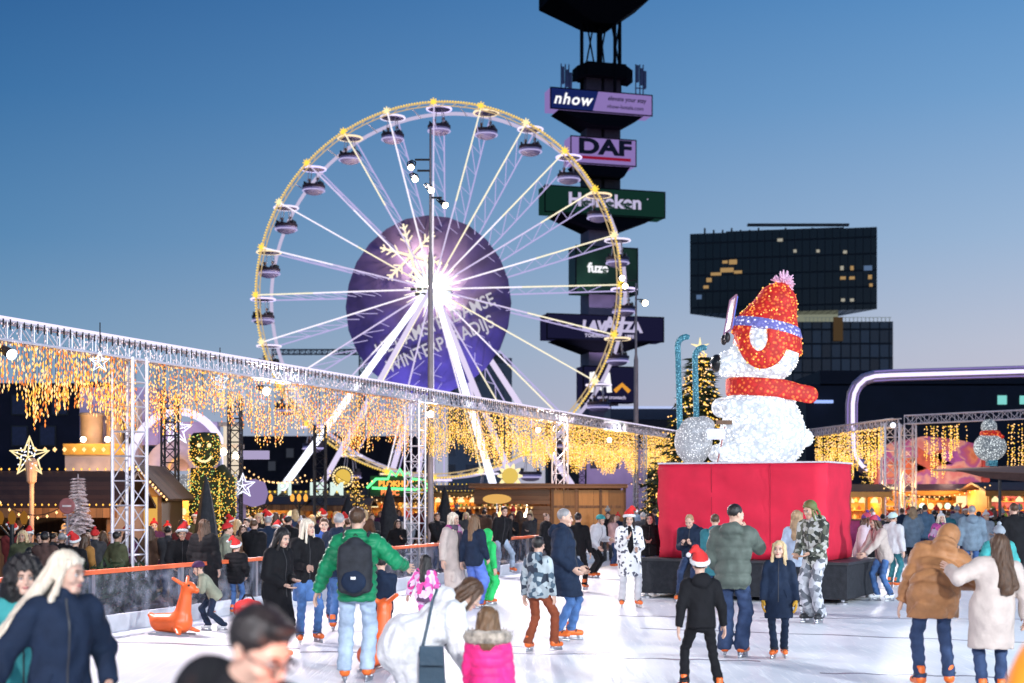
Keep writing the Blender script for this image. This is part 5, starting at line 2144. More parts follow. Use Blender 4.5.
for i in range(3):
    xa, xb_ = X(553 + i * 24), X(553 + i * 24 + 23.2)
    pnl = MB().box(((xa + xb_) / 2, 0, zt / 2), (xb_ - xa - .06, .06, zt - .2)).build('shutter', M['wood_panel'], hut)
    MB().box(((xa + xb_) / 2, -.045, .65), (xb_ - xa - .06, .03, .08)).build('batten', M['wood'], pnl)
    MB().box(((xa + xb_) / 2, -.045, 1.55), (xb_ - xa - .06, .03, .08)).build('batten', M['wood'], pnl)
mb = MB()
for i in range(4):
    mb.box((X(552.5 + i * 24), -.02, zt / 2), (.09, .12, zt))
mb.build('frame', M['wood'], hut)
for px in (484, 500, 516, 527):
    MB().lathe((X(px), .5, zt - 1.0), [(.10, 0), (.09, .12), (.02, .2), (.015, .4)], 10).build('hanging_lamp', M['warm_lamp'] if px == 527 else M['warm'], hut, True)
MB().box(((X(479) + X(531)) / 2, 1.7, 1.5), (X(531) - X(479) - .2, .3, .04)).build('shelf', M['wood_h'], hut)
mb = MB()
for i in range(22):
    mb.lathe((X(481 + i * 2.2), 1.68, 1.52), [(.035, 0), (.035, .18), (.012, .24), (.012, .32)], 8, mi=i % 3)
tag(mb.build('goods', [pm('bottle_green', (.02, .1, .04), .2), pm('bottle_amber', (.3, .12, .02), .2), pm('bottle_clear', (.5, .5, .5), .2)], hut), kind='stuff')
lamp(hut.location + Vector((X(504), .7, zt - .5)), 60, (1, .5, .15), .2)
lamp(hut.location + Vector((X(590), -2.5, 3.3)), 150, (1, .62, .25), .3)
osn = thing('oval_sign', 'oval orange hanging sign on a thin pole in front of the timber hut bar', 'sign', base_at(497, D_ - 1.4))
MB().lathe((0, 0, uz(499, D_ - 1.4)), [(.42, -.03), (.46, 0), (.42, .03)], 20, q=Matrix.Rotation(PI / 2, 3, 'X') @ Matrix.Diagonal((1, .34, 1))).build('panel', em('oval_orange', (1, .55, .15), .8), osn)
MB().tube((0, .02, 0), (0, .02, uz(502, D_ - 1.4)), .02).build('pole', M['steel'], osn)
roundsgn = thing('round_sign', 'round reddish sign on a thin pole in front of the frosted tree', 'sign', base_at(67, 26))
MB().lathe((0, 0, uz(506, 26)), [(.13, -.01), (.15, 0), (.13, .01)], 18, q=Matrix.Rotation(PI / 2, 3, 'X')).build('panel', pm('dull_red', (.3, .1, .1), .6), roundsgn)
MB().box((0, -.014, uz(506, 26)), (.16, .006, .035)).build('white_bar', pm('sign_white_bar', (.6, .5, .5), .6), roundsgn)
MB().tube((0, .02, 0), (0, .02, uz(510, 26)), .018).build('pole', M['steel'], roundsgn)
lvw = thing('pale_kiosk', 'pale lavender lit kiosk wall behind the timber hut under the advertising tower', 'kiosk', base_at(612, 76))
MB().box((0, .5, uz(448, 76) / 2), (ux(655, 76) - ux(588, 76), 1, uz(448, 76))).build('wall', pm('pale_lavender_paint', (.36, .3, .42), .6, .2, .6), lvw)
MB().box((.2, .2, uz(446, 76)), (ux(660, 76) - ux(585, 76), 2.4, .3)).build('roof', M['dark_metal'], lvw)
MB().box((-.4, -.02, uz(462, 76)), (1.5, .1, .7)).build('window', M['black'], lvw)
lamp(lvw.location + Vector((0, -3, 3.4)), 220, (.8, .6, 1), .3)

# ================================================================== right side
tube = thing('neon_arch', 'giant rounded frame of glowing purple neon tube behind the twin corner columns', 'light frame', base_at(960, 62))
X = lambda px: ux(px, 62) - tube.location.x
Z = lambda py: uz(py, 62)
pts = []
for (px, py) in ((886, 475), (876, 474), (868, 471), (861, 466), (856, 459), (852.5, 450), (852, 440), (851.5, 420), (851.5, 404), (853, 394), (857, 386), (864, 379.5), (874, 376.5), (890, 375.5), (960, 373.5), (1030, 371.5), (1100, 369)):
    pts.append((X(px), 0, Z(py)))
mb = MB()
mb.path(pts, .27, 12)
mb.build('frame_tube', pm('lilac_tube_shell', (.42, .36, .52), .35, .1), tube, True)
mb = MB()
mb.path([(x, -.245, z_) for x, _, z_ in pts], .085, 8)
mb.build('neon_core', em('neon_lavender_core', (.78, .68, 1), 1.5, True), tube, True)
mb = MB()
for off in (-.2, .2):
    mb.path([(x + (off if 880 > 0 and i < 12 else 0), -.17, z_ + (off if i >= 12 else 0)) for i, (x, _, z_) in enumerate(pts)], .03, 6)
mb.build('neon_edge', em('neon_violet_edge', (.5, .36, .95), .6), tube, True)
for px in (878, 1060):
    MB().tube((X(px), .2, 0), (X(px), .2, Z(474 if px < 900 else 371)), .12, n=8).build('post', M['dark_metal'], tube)

D_ = 58
ride = thing('fairground_ride', 'fairground ride front painted in pink and purple above the amber bar at the right', 'fairground ride', base_at(925, D_))
X = lambda px: ux(px, D_) - ride.location.x
Z = lambda py: uz(py, D_)
mural = patches('ride_mural', [(.45, .12, .05), (.6, .25, .12), (.42, .10, .18), (.30, .08, .32), (.62, .36, .30), (.55, .2, .2)], .9, .6, True)
mb = MB()
mb.slab([(X(872), 0, Z(484)), (X(985), 0, Z(484)), (X(985), 0, Z(446)), (X(960), 0, Z(440)), (X(925), 0, Z(436)), (X(890), 0, Z(443)), (X(872), 0, Z(452))], .3)
mb.build('mural', mural, ride)
for (px, py, r_, cc) in ((928, 462, .42, (.45, .10, .06)), (906, 466, .35, (.5, .12, .04)), (948, 458, .3, (.3, .08, .34))):
    mb = MB()
    pp = []
    for k in range(12):
        a = 2 * PI * k / 12 + r_
        rr = r_ * (1.3 if k % 2 else .8) * random.uniform(.8, 1.3)
        pp.append((X(px) + rr * 1.5 * math.cos(a), -.02, Z(py) + rr * math.sin(a)))
    mb.slab(pp[::-1], .03)
    mb.build('painted_panel', pm('painted_figure', cc, .6, .4, 3), ride)
for px in (874, 985):
    MB().box((X(px), .1, Z(470) / 2), (.3, .5, Z(450))).build('pillar', pm('red_pillar', (.35, .05, .04), .5), ride)
for px in (885, 930, 975):
    lamp(ride.location + Vector((X(px), -2.2, Z(478))), 120, (1, .6, .45), .3)
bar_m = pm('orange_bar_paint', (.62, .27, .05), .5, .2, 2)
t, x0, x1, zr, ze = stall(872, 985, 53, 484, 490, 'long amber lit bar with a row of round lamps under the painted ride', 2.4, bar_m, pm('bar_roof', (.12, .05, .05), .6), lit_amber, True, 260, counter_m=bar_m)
for i in range(7):
    px = 912 + i * 8.4
    MB().ball((ux(px, 53) - t.location.x, -.25, uz(506, 53)), .12, 12, 8).build('round_lamp', [M['yelw'], em('mint_lamp', (.75, 1, .8), 1.5), M['warm']][i % 3], t, True)
MB().box((ux(927, 53) - t.location.x, -.12, uz(494, 53)), (1.7, .12, .3)).build('menu_board', M['black'], t)
MB().box((ux(962, 53) - t.location.x, -.2, uz(496, 53)), (.52, .12, .52)).build('lit_sign', M['yelw'], t)
MB().box((ux(884, 53) - t.location.x, -.2, uz(489, 53)), (1.3, .1, .16)).build('lit_sign', M['yelw'], t)
for px in (880, 945):
    lamp(t.location + Vector((ux(px, 53) - t.location.x, -1.4, uz(488, 53))), 110, (1, .58, .2), .25)
t2, x0, x1, zr, ze = stall(988, 1085, 50, 482, 490, 'orange lit stall with a pink purple back wall at the right edge', 2.4, bar_m, pm('stall_roof_brown', (.10, .05, .03), .6), pm('pink_purple_back', (.5, .14, .3), .6, .3, 2), True, 170, counter_m=bar_m, lamps=4)
t3, x0, x1, zr, ze = stall(848, 884, 50, 484, 491, 'small amber lit stall just right of the red pedestal with a magenta counter', 2.0, bar_m, pm('stall_roof_brown2', (.10, .05, .03), .6), lit_amber, True, 120, lamps=3, counter_m=pm('magenta_counter', (.5, .05, .2), .6))
aw = thing('awning', 'large brown awning sloping in from the right edge above the orange stall', 'awning', base_at(1010, 44))
X = lambda px: ux(px, 44) - aw.location.x
Z = lambda py: uz(py, 44)
mb = MB()
mb.slab([(X(956), 0, Z(470)), (X(1090), -.2, Z(476)), (X(1090), 2.5, Z(462)), (X(956), 2.5, Z(468))], .05)
mb.build('canopy', pm('brown_canvas', (.28, .15, .11), .8, .15, 2), aw)
mb = MB()
mb.slab([(X(956), -.02, Z(470.5)), (X(985), -.06, Z(478)), (X(1090), -.22, Z(488)), (X(1090), -.22, Z(476.5))][::-1], .04)
mb.build('valance', pm('brown_valance', (.10, .05, .04), .8), aw)
for px in (1001, 1052):
    MB().tube((X(px), .1, 0), (X(px), .1, Z(474)), .05, n=8).build('post', M['dark_metal'], aw)
# hanging light snowman
D_ = 47.6
sn = thing('hanging_light_snowman', 'round white light snowman with a red scarf hanging in the yellow light curtain', 'light figure', at(990, 447, D_))
s_ = D_ / FPX
MB().ball((0, 0, 0), 14.5 * s_, 18, 12, 0, (1.12, .9, 1.0)).build('body', lit_bulbs('snowman_bulbs', (.40, .46, .50), (.95, 1, 1), 20, .2, .25, 1.3), sn, True)
MB().ball((-1 * s_, 0, 20 * s_), 8 * s_, 14, 10).build('head', bpy.data.materials['snowman_bulbs'], sn, True)
mb = MB()
mb.path([(7.2 * s_ * math.cos(a), 7.2 * s_ * math.sin(a), 13.5 * s_) for a in [2 * PI * i / 16 for i in range(16)]], 3 * s_, 8, True)
mb.tube((5 * s_, -6 * s_, 13 * s_), (11 * s_, -7 * s_, 9 * s_), 2.6 * s_, 2 * s_)
mb.build('scarf', redb, sn, True)
MB().box((1.5 * s_, 0, -16 * s_), (9 * s_, 9 * s_, 6 * s_)).build('foot', tealb, sn)
MB().tube((0, 0, 27 * s_), (0, 0, 34 * s_), .012).build('cord', M['black'], sn)
gl = thing('counter_gate', 'small white gate post with a red plate behind the twin corner columns', 'gate', base_at(893, 47))
MB().box((0, 0, .5), (.55, .08, .9)).build('panel', M['white_board'], gl)
MB().box((0, -.05, .95), (.6, .06, .1)).build('plate', M['rail'], gl)

# small lit firs and garlands between the stalls
for px, d, h, r_, lab in ((356, 49, 2.7, .7, 'small fir tree with golden bulbs right of the wide closed parasol'), (422, 54, 3.0, .8, 'small fir tree with golden bulbs just left of the lamp post'), (655, 54, 3.6, 1.0, 'fir tree with golden bulbs beside the far end of the light curtain'), (150, 40, 2.6, .7, 'small fir tree with golden bulbs beside the pier of the cream palace'), (250, 44, 2.4, .7, 'small fir tree with golden bulbs under the lavender globe'), (868, 55, 3.4, .9, 'fir tree with golden bulbs behind the small amber stall')):
    p = at(px, 493, d)
    p.z = 0
    conifer(p, h, r_, lab, fir_m, 16, LIG, 4, .1, None, dens=8)
for i, (pa, pya, pb, pyb, d, sag, lab) in enumerate(((372, 496, 430, 500, 53, .3, 'string of warm bulbs along the yellow lit stall under the neon sign'), (432, 484, 476, 492, 55, .3, 'string of warm bulbs over the bright yellow stall'), (150, 500, 236, 504, 39, .4, 'string of warm bulbs in front of the amber wall of the palace'), (568, 484, 640, 478, 58, .4, 'string of warm bulbs from the hut roof towards the thin lamp post'), (884, 487, 990, 484, 50, .35, 'string of warm bulbs above the amber bar'), (0, 500, 66, 504, 27, .25, 'string of warm bulbs at the far left in front of the dark roofed stall'))):
    a, b = at(pa, pya, d), at(pb, pyb, d)
    t = thing('light_string', lab, 'light string', a)
    mb = MB()
    mb.path([(b - a) * (k / 12) - Vector((0, 0, sag * 4 * (k / 12) * (1 - k / 12))) for k in range(13)], .008, 4)
    mb.build('cable', M['black'], t)
    mb = MB()
    bulb_line(mb, (0, 0, -.05), (b - a) + Vector((0, 0, -.05)), .17, .03, sag)
    tag(mb.build('bulb', [M['warm']], t), kind='stuff')
# ================================================================== people
from mathutils.bvhtree import BVHTree
V3 = lambda *a: np.array(a, float)


def ik(a, c, l1, l2, pole):
    d = c - a
    L = np.linalg.norm(d)
    u = d / max(L, 1e-6)
    L = min(L, l1 + l2 - .004)
    c = a + u * L
    ca = np.clip((l1 * l1 + L * L - l2 * l2) / (2 * l1 * L), -1, 1)
    p = pole - u * (pole @ u)
    p = p / max(np.linalg.norm(p), 1e-6)
    return a + u * l1 * ca + p * l1 * math.sqrt(1 - ca * ca), c


def rotx(a):
    c, s = math.cos(a), math.sin(a)
    return np.array([[1, 0, 0], [0, c, -s], [0, s, c]])


def roty(a):
    c, s = math.cos(a), math.sin(a)
    return np.array([[c, 0, s], [0, 1, 0], [-s, 0, c]])


def rotz(a):
    c, s = math.cos(a), math.sin(a)
    return np.array([[c, -s, 0], [s, c, 0], [0, 0, 1]])


def mb_np(mb):
    return np.array([tuple(v) for v in mb.v], float), mb.f


_cache = {}


def head_geo(res):
    if ('h', res) in _cache:
        return _cache[('h', res)]

    def f(P):
        d = el(P, (0, .014, .030), (.073, .094, .089))
        d = su(d, el(P, (0, -.018, -.035), (.058, .070, .078)), .03)
        d = su(d, rc(P, (-.016, -.066, -.098), (.016, -.066, -.098), .022, .022), .025)
        d = su(d, rc(P, (-.036, -.072, .014), (.036, -.072, .014), .014, .014), .015)
        for s in (-1, 1):
            d = su(d, el(P, (s * .040, -.058, -.036), (.024, .024, .022)), .02)
            d = ss(d, el(P, (s * .031, -.098, -.004), (.016, .016, .011)), .012)
        d = su(d, rc(P, (0, -.082, .006), (0, -.102, -.034), .008, .0135), .010)
        d = su(d, el(P, (0, -.083, -.066), (.024, .012, .010)), .008)
        for s in (-1, 1):
            e = el(P, (s * .075, .012, -.008), (.011, .019, .031))
            e = ss(e, el(P, (s * .088, .008, -.006), (.008, .010, .018)), .006)
            d = su(d, e, .006)
        n = rc(P, (0, .012, -.07), (0, .030, -.20), .050, .058)
        d = su(d, n, .02)
        return d
    v, q = snet(f, (-.105, -.135, -.22), (.105, .125, .135), res)
    parts = [(v, q, 0)]
    for s in (-1, 1):
        parts.append((*mb_np(MB().ball((s * .031, -.0795, -.004), .0125, 10, 7)), 1))
        parts.append((*mb_np(MB().ball((s * .031, -.0885, -.004), .0062, 8, 6, 0, (1, .7, 1))), 2))
        m = MB()
        m.path([(s * .014, -.093, .016), (s * .030, -.0915, .022), (s * .048, -.080, .017)], .0042, 5)
        parts.append((*mb_np(m), 2))
        m = MB()
        m.path([(s * .018, -.0935, .004), (s * .031, -.0945, .0075), (s * .045, -.086, .003)], .0022, 4)
        parts.append((*mb_np(m), 2))
    m = MB()
    m.path([(-.023, -.087, -.066), (-.010, -.0955, -.0625), (0, -.0965, -.0635), (.010, -.0955, -.0625), (.023, -.087, -.066)], .0045, 6)
    m.path([(-.020, -.087, -.068), (0, -.0955, -.0725), (.020, -.087, -.068)], .0052, 6)
    parts.append((*mb_np(m), 3))
    _cache[('h', res)] = parts
    return parts


def hand_geo(kind, res):
    """left hand, wrist at the origin, fingers to -z, palm towards -x, thumb towards -y"""
    if (kind, res) in _cache:
        return _cache[(kind, res)]
    a1, a2, a3 = {'relax': (.25, .55, .8), 'grip': (.9, 1.7, 2.3), 'flat': (.06, .12, .2)}[kind]

    def f(P):
        d = el(P, (0, 0, -.052), (.017, .040, .052))
        d = su(d, rc(P, (0, 0, .03), (0, 0, -.02), .026, .024, (.85, 1.05, 1)), .015)
        for k, (y, L) in enumerate(((-.029, .92), (-.010, 1.0), (.010, .95), (.028, .78))):
            p = V3(0, y, -.088 + (.006 if k in (0, 3) else 0))
            for a, l, r0, r1 in ((a1, .040, .0095, .0088), (a2, .026, .0088, .0082), (a3, .020, .0080, .0070)):
                q = p + V3(-math.sin(a), (k - 1.5) * .06 * (1 if kind != 'grip' else 0), -math.cos(a)) * l * L
                d = np.minimum(d, rc(P, p, q, r0, r1)) if k else su(d, rc(P, p, q, r0, r1), .003)
                p = q
        b = V3(-.006, -.030, -.028)
        c = V3(-.020, -.056, -.056)
        e = V3(-.034 if kind == 'grip' else -.024, -.058, -.086)
        d = su(d, rc(P, b, c, .015, .011), .008)
        d = su(d, rc(P, c, e, .0105, .0085), .003)
        return d
    v, q = snet(f, (-.10, -.085, -.21), (.04, .065, .05), res)
    _cache[(kind, res)] = (v, q)
    return v, q


def hair_geo(kind, res, sweep=(0, 0)):
    key = ('hair', kind, res, sweep)
    if key in _cache:
        return _cache[key]
    sx_, sy_ = sweep

    def cap(P, g=.0, line=.065, slope=.85):
        d = el(P, (0, .020, .036), (.083 + g, .098 + g, .092 + g))
        return np.maximum(d, (line - (P[..., 1] + .085) * slope - P[..., 2]) * .76)

    def strands(P, f=60, a=.004):
        t = np.arctan2(P[..., 0], P[..., 1] + .02)
        return a * np.sin(t * 17 + 3 * np.sin(P[..., 2] * 14)) + a * .6 * np.sin(t * 31 + P[..., 2] * 20)

    def f(P):
        if kind == 'short':
            d = cap(P) + .005 * wob(P, 70)
            d = su(d, el(P, (0, -.055, .095), (.055, .035, .025)), .02)
        elif kind == 'crop':
            d = cap(P, -.004) + .003 * wob(P, 90)
        elif kind == 'curly':
            d = el(P, (0, .035, .01), (.135, .125, .15))
            d = su(d, el(P, (0, .05, -.13), (.15, .10, .13)), .06)
            fc = el(P, (0, -.12, -.04), (.075, .10, .10))
            d = ss(d, fc, .02) + .016 * wob(P, 60) + .008 * wob(P, 130, 3)
        elif kind == 'bun':
            d = su(cap(P, .002), el(P, (0, .10, .10), (.045, .045, .045)), .01) + strands(P)
        elif kind == 'pony':
            d = su(cap(P, .002), rc(P, (0, .10, .03), (0 + sx_, .13 + sy_, -.22), .034, .022), .02) + strands(P)
        elif kind == 'dread':
            d = cap(P, .012, .07)
            for k in range(14):
                a = 2 * PI * k / 14
                x, y = .075 * math.sin(a), .02 + .085 * math.cos(a)
                if y < -.045:
                    continue
                d = su(d, rc(P, (x * .6, y * .6, .11), (x * 1.35, y * 1.3 + (.02), -.05 - .05 * (k % 3)), .018, .013), .008)
        else:
            ln = {'long': -.34, 'longer': -.46, 'mid': -.20}[kind]
            d = cap(P, .004, .07)
            b = rc(P, (0, .055, .03), (sx_, .125 + sy_, ln), .078, .066, (1.05, .7, 1))
            d = su(d, b, .03)
            for s in (-1, 1):
                d = su(d, rc(P, (s * .066, .01, .05), (s * .092 + sx_ * .9, .085 + sy_ * .9, ln * .92), .030, .038), .02)
                d = su(d, rc(P, (s * .066, -.035, .07), (s * .092 + sx_ * .5, -.04 + sy_ * .4, ln * .62), .018, .020), .012)
            d = d + strands(P, a=.005) + .003 * wob(P, 55, 2)
        return d
    ln = {'longer': -.56, 'long': -.44, 'mid': -.29, 'curly': -.30, 'pony': -.28, 'dread': -.2}.get(kind, -.14)
    w_ = .2
    v, q = snet(f, (-w_ - max(0, -sx_), -.17 - max(0, -sy_), ln), (w_ + max(0, sx_), .22 + max(0, sy_), .19), res)
    _cache[key] = (v, q)
    return v, q


def hat_geo(kind, res):
    key = ('hat', kind, res)
    if key in _cache:
        return _cache[key]
    out = {}
    H_ = lambda P, g: el(P, (0, .018, .034), (.082 + g, .102 + g, .094 + g))
    if kind == 'santa':
        def f(P):
            d = H_(P, .016)
            d = su(d, rc(P, (0, .03, .10), (.055, .07, .20), .075, .035), .04)
            d = su(d, rc(P, (.055, .07, .20), (.13, .11, .13), .035, .018), .02) + .004 * wob(P, 40)
            return np.maximum(d, (.045 - P[..., 2] - P[..., 1] * .35))

        def g(P):
            zz = P[..., 2] + P[..., 1] * .35 - .052
            rr = np.sqrt((P[..., 0] / .098) ** 2 + ((P[..., 1] - .018) / .118) ** 2)
            return np.sqrt(((rr - 1) * .1) ** 2 + (zz * .72) ** 2) - .021 + .004 * wob(P, 90)
        lo, hi = (-.16, -.16, -.04), (.19, .20, .27)
        out['hat'] = snet(f, lo, hi, res)
        out['hat_band'] = snet(g, lo, hi, res)
        out['bobble'] = snet(lambda P: el(P, (.14, .115, .115), (.03, .03, .03)) + .003 * wob(P, 120), (.09, .06, .06), (.19, .17, .17), res * .8)
    elif kind == 'beanie':
        out['hat'] = snet(lambda P: np.maximum(H_(P, .014) + .002 * np.sin(np.arctan2(P[..., 0], P[..., 1]) * 30), .04 - P[..., 2] - P[..., 1] * .4), (-.15, -.16, -.06), (.15, .18, .18), res)
        out['hat_band'] = snet(lambda P: np.maximum(H_(P, .022), np.abs(P[..., 2] + P[..., 1] * .4 - .055) - .022), (-.15, -.16, -.06), (.15, .18, .18), res)
        out['bobble'] = snet(lambda P: el(P, (0, .03, .165), (.038, .038, .036)) + .005 * wob(P, 110), (-.07, -.03, .11), (.07, .09, .22), res * .8)
    elif kind == 'helmet':
        out['hat'] = snet(lambda P: np.maximum(el(P, (0, .018, .040), (.108, .128, .112)), .03 - P[..., 2] - P[..., 1] * .25), (-.15, -.17, -.06), (.15, .19, .19), res)
        m = MB()
        for s in (-1, 1):
            m.path([(s * .09, -.01, .03), (s * .078, -.04, -.06), (0, -.06, -.125)], .006, 5)
        v, f_ = mb_np(m)
        out['hat_band'] = (v, f_)
    elif kind == 'hood':
        def f(P):
            d = el(P, (0, .03, .02), (.115, .125, .135))
            d = su(d, el(P, (0, .05, -.12), (.12, .10, .09)), .06)
            return ss(d, el(P, (0, -.13, -.01), (.078, .13, .105)), .02) + .003 * wob(P, 40)
        out['hat'] = snet(f, (-.16, -.16, -.25), (.16, .2, .19), res)
    _cache[key] = out
    return out


def foot_geo(kind, res):
    """left and right alike; sole on z = 0 of the ice, toes to -y; boots stand on a blade when kind is skate"""
    key = ('foot', kind, res)
    if key in _cache:
        return _cache[key]
    z0 = .062 if kind == 'skate' else .015
    top = .25 if kind == 'skate' else .16

    def f(P):
        d = rc(P, (0, .045, z0 + .045), (0, -.115, z0 + .034), .047, .040, (.95, 1, 1))
        d = su(d, rc(P, (0, .045, z0 + .05), (0, .03, top), .048, .042), .02)
        d = np.maximum(d, z0 - P[..., 2])
        return np.maximum(d, P[..., 2] - top)
    out = {'boot': snet(f, (-.075, -.18, z0 - .02), (.075, .12, top + .02), res)}
    if kind == 'skate':
        m = MB()
        m.prism([(-.0035, .115), (.0035, .115), (.0035, -.150), (-.0035, -.150)], .001, .034)
        m.prism([(-.016, .09), (.016, .09), (.014, .03), (-.014, .03)], .03, .07)
        m.prism([(-.018, -.06), (.018, -.06), (.016, -.125), (-.016, -.125)], .03, .07)
        out['blade'] = mb_np(m)
        m = MB()
        for zz, yy, rr in ((.165, .024, .058),):
            m.path([(rr * math.sin(a), yy - rr * math.cos(a), zz) for a in [2 * PI * i / 14 for i in range(14)]], .009, 5, True)
        m.path([(-.047, -.045, .115), (-.02, -.06, .142), (.02, -.06, .142), (.047, -.045, .115)], .009, 5)
        out['strap'] = mb_np(m)
    _cache[key] = out
    return out


SKIN = [pm('skin_fair', (.58, .36, .27), .5, .08, 9, .05), pm('skin_tan', (.45, .26, .18), .5, .08, 9, .05), pm('skin_deep', (.22, .12, .08), .5, .08, 9, .05)]
EYEW = pm('eye_white', (.42, .40, .39), .25, .03)
EYED = pm('eye_dark', (.02, .014, .012), .35, .1)
LIP = pm('lips', (.46, .16, .15), .45, .1)
cl = lambda n, c, **k: pm(n, c, k.pop('rough', .85), k.pop('var', .22), k.pop('scale', 7), k.pop('bump', .5), k.pop('bscale', 16), sheen=k.pop('sheen', 0), spec=.22, **k)
HAIR = dict(
    black=pm('hair_black', (.012, .010, .010), .45, .4, 14, .3, 60, stretch=(6, 6, .6)),
    brown=pm('hair_brown', (.07, .035, .018), .45, .4, 14, .3, 60, stretch=(6, 6, .6)),
    mid=pm('hair_mid_brown', (.14, .075, .035), .45, .35, 14, .3, 60, stretch=(6, 6, .6)),
    blond=pm('hair_blond', (.55, .40, .22), .45, .3, 14, .3, 60, stretch=(6, 6, .6)),
    pale=pm('hair_pale_blond', (.70, .60, .47), .45, .22, 14, .3, 60, stretch=(6, 6, .6)),
    grey=pm('hair_grey', (.28, .27, .27), .5, .3, 14, .3, 60),
    sandy=pm('hair_sandy', (.34, .22, .12), .5, .3, 14, .3, 60),
    dread=pm('hair_green_tipped', (.30, .20, .06), .6, .6, 9, .3, 60, col2=(.10, .17, .05)),
)
ORANGE = pm('orange_skate_plastic', (.75, .14, .02), .35, .12, 5)
WHITESK = pm('white_skate_leather', (.68, .68, .70), .4, .08, 5)
BLACKSK = pm('black_skate_leather', (.02, .02, .024), .4, .2, 5)
DENIM = cl('blue_denim', (.06, .13, .30), var=.4)
PALED = cl('pale_denim', (.36, .44, .55), var=.25)
DARKD = cl('dark_denim', (.03, .05, .11), var=.3)
NAVY = cl('navy_cloth', (.010, .019, .042))
BLK = cl('black_coat', (.007, .007, .009))
CHAR = cl('charcoal_cloth', (.045, .045, .05))
WHT = cl('white_cloth', (.54, .53, .55), var=.12)
CRM = cl('cream_cloth', (.48, .40, .36), var=.12)
GREY = cl('grey_cloth', (.26, .29, .33))
BRN = cl('brown_cloth', (.11, .06, .04))
OLV = cl('olive_cloth', (.07, .075, .04))
RED = cl('red_cloth_hat', (.55, .03, .03))
FURW = pm('white_plush', (.68, .67, .67), .95, .12, 22, .4, 45)


def lat(P, c, r):
    return el(P, c, r)


